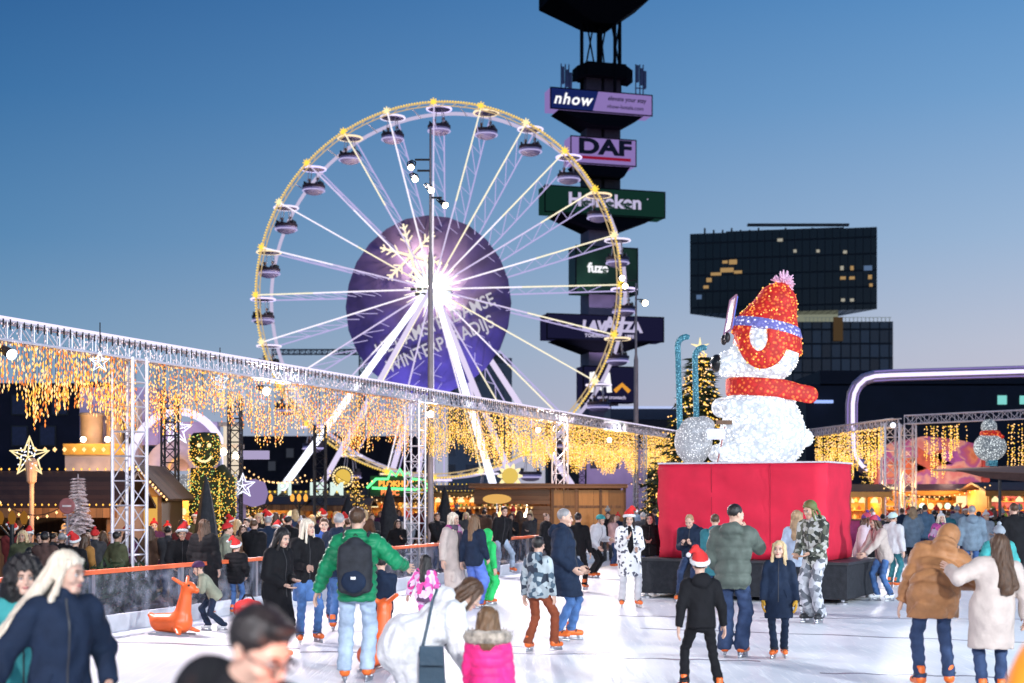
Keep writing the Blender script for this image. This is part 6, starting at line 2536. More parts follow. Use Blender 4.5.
def person(label, px=None, d=20., yaw=0, h=1.75, X=None, lean=0., tilt=0., hy=0., hp=0., ht=0., lh='down', rh='down', lf=(0, 0, 0), rf=(0, 0, 0), crouch=0., sit=None,
           coat=BLK, thick=.022, hem=-.16, puff=0, puffa=.012, hood=0, hoodup=False, pants=DARKD, wide=1.0, shoe='skate', shoem=None, hair='short', hairc='brown', sweep=(0, 0),
           hat=None, hatm=None, skin=0, glove=None, fem=0, far=0, hl='relax', hr='relax', scarf=None, skirt=None, group='skaters and visitors of the ice rink', z=0., hs=None, fluff=0., glasses=False, collar=0, open_=None, furry=0):
    x = ux(px, d) if X is None else X
    root = thing('person', label, 'person', (x, d, z), R(yaw), group)
    s = h / 1.80
    hs = hs or (1.0 if h > 1.55 else 1.0 + (1.55 - h) * .55)
    rj = .030 if far else (.0145 if d > 9 else .012)
    skate = shoe == 'skate'
    Z0 = .06 if skate else .02
    lean_, tilt_ = R(lean), R(tilt)
    hipz = .90 + Z0 - crouch if sit is None else sit / s
    T = rotx(lean_) @ roty(tilt_)      # torso frame to person frame
    ankles = []
    for sg, ft in ((1, lf), (-1, rf)):
        ankles.append(V3(sg * .095 + ft[0], -ft[1], Z0 + .085 + ft[2]))
    if sit is None:
        for sg, a in zip((1, -1), ankles):
            hx = V3(sg * .09, 0, 0)
            dxy = np.linalg.norm((a - hx)[:2])
            hipz = min(hipz, a[2] + math.sqrt(max(.05, .855 ** 2 - dxy ** 2)))
    Pv = V3(0, 0, hipz)
    to = lambda p: Pv + T @ np.asarray(p, float)
    sw = .165 if fem else .185
    sh = [to((sw, .0, .455)), to((-sw, 0, .455))]
    hips = [Pv + V3(.088, 0, -.02), Pv + V3(-.088, 0, -.02)]
    knees = []
    for i in (0, 1):
        k_, a_ = ik(hips[i], ankles[i], .44, .42, V3((.12 if i == 0 else -.12), -1, .1))
        knees.append(k_)
        ankles[i] = a_
    PRE = {'down': (.29, .03, .80), 'out': (.52, .05, 1.0), 'pocket': (.22, .13, .96), 'phone': (.06, .30, 1.18), 'face': (.05, .17, 1.50), 'fwd': (.18, .50, 1.15), 'front': (.10, .26, .90), 'back': (.30, -.25, .85), 'hug': (.02, .22, 1.12)}
    hands, elb = [], []
    for i, (sg, hv) in enumerate(((1, lh), (-1, rh))):
        t = PRE[hv] if isinstance(hv, str) else hv
        lat_ = t[0] * sg if isinstance(hv, str) else t[0]
        c = V3(lat_, -t[1], t[2])
        if isinstance(hv, str):
            c = c + (to((0, 0, .455)) - V3(0, 0, 1.355 + Z0)) * V3(1, 1, 1)
        e, c = ik(sh[i], c, .285, .255, V3(sg * .55, .8, -.55))
        hands.append(c)
        elb.append(e)
    # head frame
    HR = rotz(R(hy)) @ rotx(lean_ * .55 + R(hp)) @ roty(tilt_ * .6 + R(ht))
    HC = to((0, -.005, .525)) + HR @ V3(0, -.012, .165 * (1 + (hs - 1) * .6))
    toh = lambda v: ((np.asarray(v) * hs) @ HR.T + HC) * s

    # ---------------- body (skin)
    def bodyf(P):
        Q = (P - Pv.astype(np.float32)) @ T.astype(np.float32)
        dd = [el(Q, (0, 0, .10), (.135, .09, .2)), el(Q, (0, 0, .33), (.15, .10, .19)), rc(Q, (-.12, 0, .44), (.12, 0, .44), .05, .05), rc(Q, (0, .01, .44), (0, 0, .58), .05, .048), el(Q, (0, .01, -.03), (.15, .10, .12))]
        for i in (0, 1):
            dd += [rc(P, hips[i], knees[i], .064, .042), rc(P, knees[i], ankles[i], .04, .030), rc(P, sh[i], elb[i], .045, .038), rc(P, elb[i], hands[i], .037, .026)]
        return sall(dd, .025)
    pts = np.array([*ankles, *knees, *hands, *elb, *sh, *hips, to((0, 0, .6)), HC, to((0, .12, .5))])
    lo, hi = pts.min(0) - .28, pts.max(0) + .28
    v, q = snet(bodyf, lo, hi, .045 if far else .03)
    parts = [(v * s, q, 0)]
    hres = .0125 if far else (.0085 if d > 9 else .0055)
    for hv, hq, mi in head_geo(hres):
        parts.append((toh(hv), hq, mi))
    hm = []
    for i, kind in ((0, hl), (1, hr)):
        gv, gq = hand_geo(kind, .009 if far else .0055)
        gv = gv.copy()
        if i == 1:
            gv[:, 0] *= -1
            gq = gq[:, ::-1]
        zax = -(hands[i] - elb[i])
        zax /= np.linalg.norm(zax)
        yv = V3(0, 1, .35) if abs(zax[1]) < .85 else V3(0, 0, 1)
        xax = np.cross(yv, zax)
        xax /= np.linalg.norm(xax)
        yax = np.cross(zax, xax)
        B = np.stack([xax, yax, zax], 1)
        sc_ = 1.05 * (1 + (hs - 1) * .5)
        w = ((gv * sc_) @ B.T + hands[i]) * s
        parts.append((w, gq, 0))
        hm.append((((gv * sc_ * V3(1.28, 1.16, 1.08)) @ B.T + hands[i]) * s, gq))
    me, mi = np_mesh('body', parts)
    mesh_obj('body', me, [SKIN[skin], EYEW, EYED, LIP], root, False, mi)
    if glove:
        for (w, gq) in hm:
            me, mi = np_mesh('glove', [(w, gq, 0)])
            mesh_obj('glove', me, glove, root)

    # ---------------- coat
    longc = hem < -.22
    cuts = [hands[i] + (hands[i] - elb[i]) / np.linalg.norm(hands[i] - elb[i]) * .012 for i in (0, 1)]

    def coatf(P):
        Q = (P - Pv.astype(np.float32)) @ T.astype(np.float32)
        t = thick
        cw = .93 if fem else 1
        dd = [el(Q, (0, .0, .12), (.158 * cw + t, .108 + t, .24)), el(Q, (0, -.005, .32), (.178 * cw + t, .118 + t, .20)), rc(Q, (-sw + .045, .01, .445), (sw - .045, .01, .445), .066 + t, .066 + t), el(Q, (0, .008, -.04), (.168 + t, .118 + t, .20))]
        b = sall(dd, .05)
        b = su(b, rc(Q, (0, .012, .46), (0, .004, .545 + collar), .066 + t * .4, .068 + t * .3), .03)
        if hood:
            b = su(b, el(Q, (0, .125, .50), (.125, .075 * hood, .10)), .03)
        if lean > 15 or abs(tilt) > 10:
            b = su(b, el(P, Pv + V3(0, .015, -.04), (.165 + t, .125 + t, .16)), .04)
        if longc:
            kc = (knees[0] + knees[1]) / 2
            b = su(b, rc(P, Pv + V3(0, .0, .05), V3(kc[0] * .6, kc[1] * .6, hipz + hem - .05), .160 + t, .165 + t * 1.1, (1.10, .84, 1)), .06)
        if puff:
            zz = Q[..., 2]
            sd_ = np.abs((zz / puff + .5) % 1 - .5) * puff
            b = b - puffa * (.45 - np.exp(-(sd_ / (.11 * puff + .006)) ** 2))
        arms = []
        for i in (0, 1):
            a1 = rc(P, sh[i], elb[i], .058 + t * .9, .050 + t * .75)
            a2 = rc(P, elb[i], hands[i], .050 + t * .75, .038 + t * .55)
            a = su(a1, a2, .02)
            if puff:
                ax = (hands[i] - sh[i])
                ax = ax / np.linalg.norm(ax)
                sd_ = np.abs((((P - sh[i].astype(np.float32)) @ ax.astype(np.float32)) / puff + .5) % 1 - .5) * puff
                a = a - puffa * .7 * (.45 - np.exp(-(sd_ / (.11 * puff + .006)) ** 2))
            n = (hands[i] - elb[i])
            n = n / np.linalg.norm(n)
            lim = (P - cuts[i].astype(np.float32)) @ n.astype(np.float32)
            near = np.sqrt(((P - hands[i].astype(np.float32)) ** 2).sum(-1))
            a = np.where(near < .16, np.maximum(a, lim), a)
            arms.append(a)
        r = su(su(b, arms[0], .035), arms[1], .035)
        cutz = (Pv[2] + hem - P[..., 2]) if longc else (hem - Q[..., 2])
        r = np.maximum(r, cutz)
        r = r + (.0085 + fluff) * wob(P, 22) + .003 * wob(P, 60, 3) + fluff * .8 * wob(P, 95, 5)
        return r
    v, q = snet(coatf, lo, hi, rj)
    me, mi = np_mesh('coat', [(v * s, q, 0)])
    coat_o = mesh_obj('coat', me, coat, root)
    if furry:
        a_, b_, c_ = v[q[:, 0]], v[q[:, 1]], v[q[:, 2]]
        nn = np.cross(b_ - a_, c_ - a_)
        nn /= np.maximum(np.linalg.norm(nn, axis=1), 1e-9)[:, None]
        m = MB()
        for j in rng.choice(len(q), min(furry, len(q))):
            p_ = a_[j] + (c_[j] - a_[j]) * random.random()
            e_ = p_ + nn[j] * random.uniform(.012, .026) + V3(*rng.normal(0, .010, 3)) + V3(0, 0, -.008)
            w_ = V3(*rng.normal(0, .0028, 3))
            m.add([(p_ + w_) * s, (p_ - w_) * s, e_ * s], [(0, 1, 2)])
        tag(m.build('fur', coat, root), kind='stuff')
    if not far and not open_ and abs(((yaw + 180) % 360) - 180) < 120:
        # zip down the front and two pocket slits, laid on the coat's surface
        bv = BVHTree.FromPolygons([tuple(p) for p in v], [tuple(f) for f in q])
        fr_ = T @ V3(0, 1, 0)

        def onto(xx, zz):
            h_ = bv.ray_cast(Vector(tuple(to((xx, -.7, zz)))), Vector(tuple(fr_)))
            return None if h_[0] is None else np.array(h_[0]) - fr_ * .002
        pz = [p for p in (onto(0.0, .54 - .03 * k) for k in range(22)) if p is not None]
        if len(pz) > 3:
            m = MB()
            m.path([tuple(p * s) for p in pz], .006 * s, 5)
            m.build('zip', M['dark_metal'], root)
        for sg in (-1, 1):
            pk = [p for p in (onto(sg * (.085 + .012 * k), .10 - .03 * k) for k in range(5)) if p is not None]
            if len(pk) > 3:
                m = MB()
                m.path([tuple(p * s) for p in pk], .007 * s, 5)
                m.build('pocket', coat, root)
    if open_:
        # dark top showing between the open coat fronts
        def of(P):
            Q = (P - Pv.astype(np.float32)) @ T.astype(np.float32)
            dd = el(Q, (0, -.05, .22), (.075, .115 + thick, .34))
            return np.maximum(dd, Q[..., 1] + .05)
        v, q = snet(of, lo, hi, .022)
        me, mi = np_mesh('top', [(v * s, q, 0)])
        mesh_obj('top', me, open_, root)

    # ---------------- trousers
    def pantf(P):
        dd = [el(P, Pv + V3(0, .012, -.03), (.155, .115, .13))]
        for i in (0, 1):
            dd += [rc(P, hips[i], knees[i], .086 * (1 + (wide - 1) * .2), .062 * wide), rc(P, knees[i], ankles[i], .060 * wide, .064 * max(wide, 1.0))]
        r = sall(dd, .025)
        r = r + .009 * wob(P, 24, 4) + .005 * np.sin(P[..., 2] * 60 + 5 * wob(P, 7))
        return np.maximum(r, (ankles[0][2] if ankles[0][2] < ankles[1][2] else ankles[1][2]) - (.06 if wide > 1.25 else .02) - P[..., 2])
    v, q = snet(pantf, lo, hi, .030 if far else .018)
    me, mi = np_mesh('trousers', [(v * s, q, 0)])
    mesh_obj('trousers', me, pants, root)
    if skirt:
        v, q = snet(lambda P: np.maximum(rc(P, Pv, Pv + V3(0, 0, -.30), .165, .19, (1.1, .85, 1)), np.abs(P[..., 2] - Pv[2] + .20) - .16), lo, hi, .022)
        me, mi = np_mesh('skirt', [(v * s, q, 0)])
        mesh_obj('skirt', me, skirt, root)

    # ---------------- boots
    shoem_ = shoem or (ORANGE if skate else BLACKSK)
    fg = foot_geo(shoe, .016 if far else .011)
    for i, ft in ((0, lf), (1, rf)):
        fy = ft[3] if len(ft) > 3 else (12 if i == 0 else -12)
        fpz = ft[4] if len(ft) > 4 else (ft[2] * 90)
        RF = rotz(R(fy)) @ rotx(R(fpz))
        an = ankles[i]
        org = an - RF @ V3(0, .03, Z0 + .085)
        g = {}
        for k, (v, q) in fg.items():
            g[k] = ((np.asarray(v) * V3(1.05, 1.0, 1)) @ RF.T + org) * s
        me, mi = np_mesh('skate' if skate else 'shoe', [(g['boot'], fg['boot'][1], 0)])
        bo = mesh_obj('skate' if skate else 'shoe', me, shoem_, root)
        if skate and not far:
            for k, mm in (('blade', M['steel']), ('strap', BLACKSK)):
                me, mi = np_mesh(k, [(g[k], fg[k][1], 0)])
                mesh_obj(k, me, mm, bo)

    # ---------------- hair, hat, extras
    rr = .016 if far else (.0105 if d > 9 else .0075)
    if hair:
        hv, hq = hair_geo(hair, rr, sweep)
        me, mi = np_mesh('hair', [(toh(hv), hq, 0)])
        mesh_obj('hair', me, HAIR[hairc], root)
    if hat:
        hg = hat_geo(hat, rr)
        me, mi = np_mesh('hat', [(toh(hg['hat'][0]), hg['hat'][1], 0)])
        ho = mesh_obj('hat' if hat != 'hood' else 'hood', me, hatm or (RED if hat == 'santa' else coat), root)
        for k in ('hat_band', 'bobble'):
            if k in hg and not (hat == 'helmet' and far):
                me, mi = np_mesh(k, [(toh(hg[k][0]), hg[k][1], 0)])
                mesh_obj(k, me, FURW if hat == 'santa' else (M['black'] if hat == 'helmet' else (hatm or coat)), ho)
    if scarf:
        def scf(P):
            Q = (P - Pv.astype(np.float32)) @ T.astype(np.float32)
            r_ = np.sqrt((Q[..., 0] / 1.1) ** 2 + (Q[..., 1] + .0) ** 2)
            d1 = np.sqrt((r_ - .095) ** 2 + ((Q[..., 2] - .535) * .75) ** 2) - .042
            d2 = rc(Q, (.05, -.135, .50), (.08, -.165, .12), .05, .06, (1, .5, 1))
            return su(d1, d2, .02) + .006 * wob(P, 40)
        v, q = snet(scf, lo, hi, .016)
        me, mi = np_mesh('scarf', [(v * s, q, 0)])
        mesh_obj('scarf', me, scarf, root)
    if glasses:
        m = MB()
        for sg in (-1, 1):
            m.path([(sg * .033 + .022 * math.cos(a), -.104, -.004 + .017 * math.sin(a)) for a in [2 * PI * i / 14 for i in range(14)]], .003, 5, True)
            m.path([(sg * .055, -.102, 0), (sg * .078, -.05, .0), (sg * .08, .01, .002)], .003, 5)
        m.path([(-.011, -.105, .0), (0, -.107, .003), (.011, -.105, 0)], .003, 5)
        v, f_ = mb_np(m)
        me, mi = np_mesh('glasses', [(toh(v), f_, 0)])
        mesh_obj('glasses', me, M['black'], root)
    root['_s'] = s
    rot = rotz(R(yaw))
    W = lambda p: Vector(tuple(rot @ (np.asarray(p) * s))) + Vector((x, d, z))
    return dict(root=root, W=W, hands=hands, to=to, T=T, s=s, hips=hips, sh=sh, HC=HC)


GREEN = cl('green_quilted', (.012, .20, .085), rough=.45, sheen=0)
TEAL = cl('teal_cloth', (.05, .30, .30))
TEALD = cl('dark_teal_cloth', (.03, .15, .18))
BROWNP = cl('tan_brown_quilted', (.34, .155, .065), rough=.5, sheen=0)
PINK = cl('hot_pink_quilted', (.78, .03, .20), rough=.5, sheen=0)
GG = cl('grey_green_quilted', (.085, .105, .09), rough=.6)
CAMO = patches('camouflage_cloth', [(.02, .025, .02), (.30, .30, .26), (.08, .085, .06), (.42, .42, .40), (.05, .05, .04)], 17, kind='v')
GCAMO = patches('grey_camouflage', [(.10, .11, .13), (.36, .37, .40), (.20, .21, .24), (.48, .48, .52)], 14, kind='v')
BCAMO = patches('blue_grey_camouflage', [(.02, .03, .05), (.40, .46, .48), (.06, .10, .14), (.30, .34, .36)], 17, kind='v')
FLOR = patches('pink_floral', [(.75, .55, .72), (.72, .06, .30), (.65, .45, .65), (.10, .05, .10), (.8, .6, .75), (.7, .1, .4)], 16, kind='v')
DALM = patches('white_coat_dark_marks', [(.72, .71, .70), (.70, .70, .70), (.74, .73, .72), (.74, .73, .72), (.08, .08, .11), (.7, .7, .7)], 22, kind='v')
PLAID = patches('pink_grey_plaid', [(.55, .08, .28), (.08, .06, .09), (.45, .30, .42), (.30, .04, .20)], 9, kind='v')
RUST = cl('rust_cord', (.22, .055, .025))
LBLUE = cl('light_blue_cloth', (.38, .46, .58))
GREENS = cl('bright_green_plush', (.03, .50, .13))
BLUEJ = cl('bright_blue_denim', (.10, .17, .50), var=.25)
MUST = cl('mustard_knit', (.55, .30, .04))
BEIG = cl('beige_green_cloth', (.26, .27, .20))
PURP = patches('purple_red_knit', [(.10, .04, .22), (.45, .05, .10), (.55, .55, .6), (.10, .04, .22)], 9, kind='v')
BLUEG = cl('blue_grey_cloth', (.16, .22, .28))
TORANGE = cl('orange_cloth', (.80, .24, .02), rough=.5)
FUR = pm('fur_trim', (.36, .30, .24), .95, .6, 25, .8, 80, sheen=.3)

# ---- near figures
p1 = person('woman with long pale blond hair and a navy bomber jacket skating to the right', 60, 8.1, 34, 1.70, lean=6, hy=40, hp=4, lh=(.25, .14, .98), rh=(-.42, .14, .98), coat=NAVY, thick=.030, hem=-.13, fluff=.003, collar=.02, pants=BLK, hair='longer', hairc='pale', sweep=(-.02, .26), fem=1, lf=(.02, .2, 0), rf=(-.05, -.25, .04))
person('woman with big dark curly hair in a light teal jacket behind the blond skater', 24, 8.9, 18, 1.62, lean=6, hy=8, lh=(.3, .25, 1.0), rh=(-.2, .35, .95), coat=TEAL, hem=-.15, pants=TEALD, hair='curly', hairc='black', fem=1)
p3 = person('dark haired man with glasses and orange lit face bowing his head at the bottom edge', 206, 4.15, 50, 1.75, lean=16, hy=8, hp=18, lh='phone', rh='phone', coat=BLK, thick=.03, hem=-.2, hood=1, hair='short', hairc='black', glasses=True)
p4 = person('man in a green quilted jacket and pale jeans wearing a black backpack, seen from behind', 357, 15.0, 180, 1.88, lean=2, hy=-10, lh=(.46, .08, .80), rh=(-.47, .22, 1.17), coat=GREEN, thick=.032, hem=-.14, puff=.075, puffa=.020, hood=.8, pants=PALED, wide=1.22, hair='short', hairc='brown', lf=(.03, 0, 0), rf=(.0, .1, 0))
person('woman in a fluffy white coat bending far forward with a dark shoulder bag', 405, 11.0, 98, 1.70, lean=54, crouch=.10, hp=10, lh=(.14, .60, .52), rh=(-.12, .62, .52), coat=FURW, thick=.06, hem=-.30, fluff=.005, hood=1.2, pants=WHT, wide=1.3, hair='mid', hairc='brown', fem=1)
g6 = person('small girl in a hot pink jacket with a fur trimmed hood, seen from behind', 488, 10.2, 176, 1.17, lh=(.24, .2, .85), rh=(-.24, .1, .8), coat=PINK, thick=.04, hem=-.2, puff=.10, pants=BLK, hair='mid', hairc='mid', fem=1, hs=1.22)
p8 = person('boy in a red Santa hat, black hooded sweater and black trousers skating away', 701, 14.0, 184, 1.40, lean=6, hy=-6, lh=(.30, -.05, .85), rh=(-.36, .12, .72), coat=BLK, thick=.02, hem=-.10, hood=.8, pants=BLK, hair='short', hairc='brown', hat='santa', lf=(.10, .1, .02), rf=(-.12, -.1, 0), hs=1.1)
p9 = person('man in a grey green quilted jacket holding a hand to his face, from behind', 733, 17.3, 158, 1.90, lean=2, hy=-38, hp=6, rh=(-.10, .24, 1.47), lh=(.20, .2, .98), coat=GG, thick=.042, hem=-.17, puff=.15, puffa=.016, hood=1.1, pants=DARKD, wide=1.35, hair='crop', hairc='black')
p10 = person('girl with long blond hair in a navy coat with mustard gloves and orange skates', 779, 17.3, -14, 1.42, hy=-6, hp=-4, lh=(.27, .08, .80), rh=(-.24, .10, .84), coat=NAVY, thick=.03, hem=-.34, pants=NAVY, wide=.88, hair='long', hairc='blond', glove=MUST, fem=1, hs=1.12, lf=(-.02, 0, 0), rf=(.03, .12, 0))
person('tall man in a camouflage jacket and grey camouflage trousers with green tipped dreadlocks', 815, 21.9, -48, 1.92, lean=5, hp=16, hy=-8, lh=(.12, .30, 1.02), rh=(-.1, .30, 1.0), coat=CAMO, hem=-.16, hood=1, pants=GCAMO, wide=1.35, hair='dread', hairc='dread', shoem=BLACKSK, skin=1)
person('person in a light blue jacket and white skates half hidden behind the man in camouflage', 797, 23.4, 152, 1.74, coat=LBLUE, hem=-.14, pants=CHAR, hair='long', hairc='sandy', shoem=WHITESK, fem=1, rh=(-.2, .2, 1.0))
p13 = person('man in a navy jacket sitting on the black base looking down at a phone', 692, 26.35, -24, 1.76, sit=.84, lean=8, hp=24, lh=(.07, .30, 1.10), rh=(-.07, .30, 1.09), lf=(.05, .42, .0, 8, 0), rf=(-.03, .40, .0, -8, 0), coat=NAVY, thick=.035, hem=-.12, hood=.9, pants=DARKD, hair='crop', hairc='sandy', hl='grip', hr='grip')
person('person in a dark teal hooded jacket and jeans close behind the man in grey green', 715, 23.8, 172, 1.68, coat=TEALD, hem=-.30, thick=.03, pants=DENIM, hair='crop', hairc='brown', hood=.8, lh='phone')
person('woman in a white coat with dark marks, white trousers and a red Santa hat', 629, 24.9, 6, 1.70, hp=14, hy=-6, lh=(.10, .25, 1.10), rh=(-.08, .22, 1.28), coat=DALM, thick=.035, hem=-.38, pants=WHT, wide=1.05, hair='long', hairc='black', hat='santa', fem=1, open_=BLK, glove=None, lf=(.06, .05, 0), rf=(-.04, 0, 0))
person('woman in a black puffer jacket standing behind the black base left of the red pedestal', 650, 28.3, -12, 1.66, coat=BLK, thick=.045, hem=-.16, puff=.11, hair='mid', hairc='black', fem=1, lh='hug', rh='hug', shoe='shoe')
person('man with cropped grey hair in a long navy quilted coat and blue jeans, in profile', 563, 19.3, 78, 1.82, hp=4, lh=(.18, .20, .98), rh=(-.20, .16, .98), coat=NAVY, thick=.045, hem=-.36, puff=.14, puffa=.013, hood=1, pants=DENIM, hair='crop', hairc='grey', lf=(0, .08, 0), rf=(.02, -.06, 0))
person('boy in a blue grey camouflage top and rust trousers with orange skates, turned away', 538, 17.9, 142, 1.46, hy=14, lh=(.26, -.02, .82), rh=(-.22, .12, .85), coat=BCAMO, thick=.022, hem=-.12, hood=.8, pants=RUST, wide=1.1, hair='short', hairc='black', hs=1.1, lf=(.06, -.05, 0), rf=(-.08, .18, .02))
person('elderly woman in a long cream coat with a pink plaid shawl and pale hood', 453, 25.0, 42, 1.68, hy=20, coat=CRM, thick=.035, hem=-.72, pants=CRM, hair='long', hairc='pale', fem=1, scarf=PLAID, lh=(.2, .12, .9))
person('woman with long brown hair in a navy jacket and wide bright blue jeans', 474, 24.7, 146, 1.65, coat=NAVY, thick=.03, hem=-.16, pants=BLUEJ, wide=1.75, hair='long', hairc='mid', fem=1, lh=(.28, -.03, .82), rh=(-.2, .15, .95))
person('child in a bright green plush suit beside the woman in wide blue jeans', 488, 25.6, 120, 1.34, coat=GREENS, thick=.05, hem=-.2, hood=1.2, pants=GREENS, wide=1.4, hat='hood', hair=None, hs=1.12)
person('man in a black jacket and grey jeans gliding with one skate lifted', 500, 33.9, 28, 1.72, lean=8, tilt=6, lh='back', rh='down', coat=BLK, hem=-.14, pants=PALED, hair='short', hairc='black', lf=(.30, -.10, .10), rf=(-.02, .05, 0))
person('person all in black just right of the man in the long navy coat', 578, 29.0, 165, 1.62, coat=BLK, hem=-.14, pants=BLK, hair='short', hairc='black', lf=(.02, 0, 0), rf=(-.1, -.2, .04))
person('person in a white puffy jacket and teal helmet crouching forward beside the hut shutters', 592, 33.5, 55, 1.64, lean=24, crouch=.10, coat=WHT, thick=.05, hem=-.12, pants=BLK, hat='helmet', hatm=TEAL, hair='crop', lh=(.2, .4, 1.0), rh='pocket')
person('woman with long black hair in a long black coat looking down, behind the bowing man', 276, 17.0, 58, 1.62, lean=5, hp=16, lh=(.05, .26, 1.08), rh=(-.1, .22, 1.02), coat=BLK, thick=.03, hem=-.50, pants=BLK, hair='long', hairc='black', fem=1)
person('woman with pale blond hair in a black fleece jacket, denim skirt and jeans', 307, 19.0, 24, 1.68, hy=36, lh=(.18, .20, 1.02), rh=(-.08, .28, 1.10), coat=BLK, thick=.035, fluff=.006, hem=-.10, skirt=DENIM, pants=DENIM, wide=.95, hair='long', hairc='pale', fem=1, lf=(.05, .0, 0), rf=(-.04, .1, 0))
person('grey haired man in navy just behind the left shoulder of the man in green', 339, 20.6, 168, 1.74, coat=NAVY, hem=-.15, pants=DENIM, hair='crop', hairc='grey', hood=.8)
person('person in a bright blue jacket between the blond woman and the man in green', 324, 22.0, 10, 1.64, coat=cl('royal_blue_cloth', (.03, .08, .28)), hem=-.15, pants=DENIM, hair='short', hairc='brown', lh='phone')
person('child in a navy jacket holding the orange skating aid beside the man in green', 382, 16.7, 190, 1.28, lean=12, lh=(.15, .38, .95), rh=(-.15, .38, .95), coat=NAVY, hem=-.14, pants=NAVY, hair='short', hairc='black', hs=1.15)
person('girl with long black hair in a pink floral jacket near the barrier', 424, 19.6, 160, 1.14, lean=8, lh=(.42, .12, .95), rh=(-.3, .2, .95), coat=FLOR, thick=.045, hem=-.18, pants=FLOR, wide=1.3, hair='long', hairc='black', fem=1, hs=1.2)
person('small child in a beige green jacket and dark helmet pushing the orange reindeer aid', 214, 20.6, -74, 1.10, lean=34, crouch=.08, lh=(.16, .52, 1.02), rh=(-.14, .52, 1.02), lf=(.06, -.22, .02), rf=(-.06, .12, 0), coat=BEIG, thick=.04, hem=-.16, pants=NAVY, wide=1.2, hat='helmet', hatm=cl('plum_helmet', (.05, .02, .06)), hair='crop', hairc='brown', shoem=WHITESK, hs=1.22, hl='grip', hr='grip')
person('man in black with a red Santa hat leaning on the barrier near the parasol', 181, 23.6, 20, 1.50, lean=14, lh=(.2, .35, .95), rh=(-.2, .35, .95), coat=BLK, thick=.045, hem=-.3, pants=BLK, hat='santa', hair='short', hairc='brown', shoe='shoe', skin=1)
person('woman with long dark hair in an ankle length black puffer coat beside the closed parasol', 204, 22.9, 168, 1.60, coat=BLK, thick=.05, hem=-.62, puff=.11, puffa=.006, pants=BLK, hair='long', hairc='brown', fem=1)
person('person in a grey green coat and red cap behind the child at the barrier', 222, 24.6, 110, 1.50, lean=10, coat=BEIG, thick=.035, hem=-.35, pants=GREY, hat='beanie', hatm=RED, hair='short')
person('child in a red Santa hat, black puffer and blue jeans by the barrier', 236, 23.4, 172, 1.20, coat=BLK, thick=.05, hem=-.2, puff=.1, pants=DENIM, hat='santa', hair='short', hairc='brown', hs=1.2, lh='pocket', rh='pocket')
p30 = person('man in a tan brown quilted winter jacket bending to the right, from behind', 934, 14.4, 178, 1.84, lean=36, tilt=-18, hy=-14, hp=10, ht=-8, lh=(.30, .22, .78), rh=(-.36, .28, 1.05), coat=BROWNP, thick=.055, hem=-.24, puff=.17, puffa=.024, hood=1.5, pants=DARKD, wide=1.0, hair='short', hairc='mid', hat='hood', lf=(.04, 0, 0), rf=(-.08, .1, 0))
person('woman with long dark hair in a cream coat touching the man in tan brown', 992, 13.6, 170, 1.64, lean=8, tilt=-8, hy=-12, lh=(.40, .22, 1.38), rh=(-.35, .1, .90), coat=CRM, thick=.045, hem=-.40, pants=DARKD, hair='longer', hairc='brown', sweep=(-.12, .07), fem=1)
person('person in an orange jacket standing very close at the bottom right corner', 1112, 4.3, 140, 1.86, coat=TORANGE, thick=.04, hem=-.2, pants=BLK, hair='short', hairc='brown', hood=1, lh=(.30, .12, .95))
person('person in a grey blue hooded jacket and jeans behind the man in tan brown', 972, 31.0, 172, 1.76, coat=BLUEG, thick=.045, hem=-.2, pants=DENIM, hair='crop', hairc='grey', hood=1.4)
person('child in a bright teal padded jacket and grey cap at the right edge', 999, 21.8, 176, 1.50, coat=TEAL, thick=.05, hem=-.18, puff=.12, hat='beanie', hatm=GREY, hair='short', pants=BLK, hood=1.3, lh=(.36, .1, .95), rh=(-.36, .1, .9), hs=1.1)
person('tall person in a black coat behind the teal child at the right edge', 1014, 27.0, 186, 1.84, coat=BLK, thick=.04, hem=-.3, pants=BLK, hair='crop', hairc='brown', rh='pocket')
person('woman in a thigh length blue grey coat and black leggings by the twin columns', 913, 38.5, 168, 1.66, coat=BLUEG, thick=.035, hem=-.38, pants=BLK, wide=.9, hair='mid', hairc='sandy', fem=1, lh='pocket', rh='pocket')
person('man in a steel blue jacket close beside the woman in the blue grey coat', 925, 40.0, 165, 1.70, coat=cl('steel_blue_cloth', (.10, .17, .25)), hem=-.2, pants=DARKD, hair='short', hairc='brown')
person('woman in a pink and purple plaid jacket behind the man in tan brown', 941, 33.0, 6, 1.55, coat=PLAID, thick=.04, hem=-.2, pants=CRM, hat='beanie', hatm=WHT, hair='mid', hairc='pale', fem=1, lh='out', rh='pocket')
person('person in a white jacket and dark pink banded cap leaning beside the red pedestal', 861, 27.9, 62, 1.64, lean=12, coat=cl('pale_pink_cloth', (.62, .5, .54), var=.1), thick=.04, hem=-.2, pants=BLK, hat='beanie', hatm=PURP, hair='long', hairc='brown', fem=1, lh='phone')
person('person in a pale cream jacket and jeans resting both hands on the black base', 884, 26.3, -72, 1.64, lean=18, hp=6, lh=(.1, .48, .98), rh=(-.1, .48, .96), coat=CRM, thick=.035, hem=-.22, pants=DENIM, hat='beanie', hatm=PURP, hair='long', hairc='brown', fem=1, shoem=WHITESK, lf=(0, -.1, 0), rf=(0, .1, 0))
person('child in a white jacket and white teal helmet standing near the twin corner columns', 893, 30.0, 128, 1.60, coat=WHT, thick=.045, hem=-.15, pants=TEALD, hat='helmet', hatm=cl('pale_teal_helmet', (.45, .62, .62)), hair='crop', lh='front')

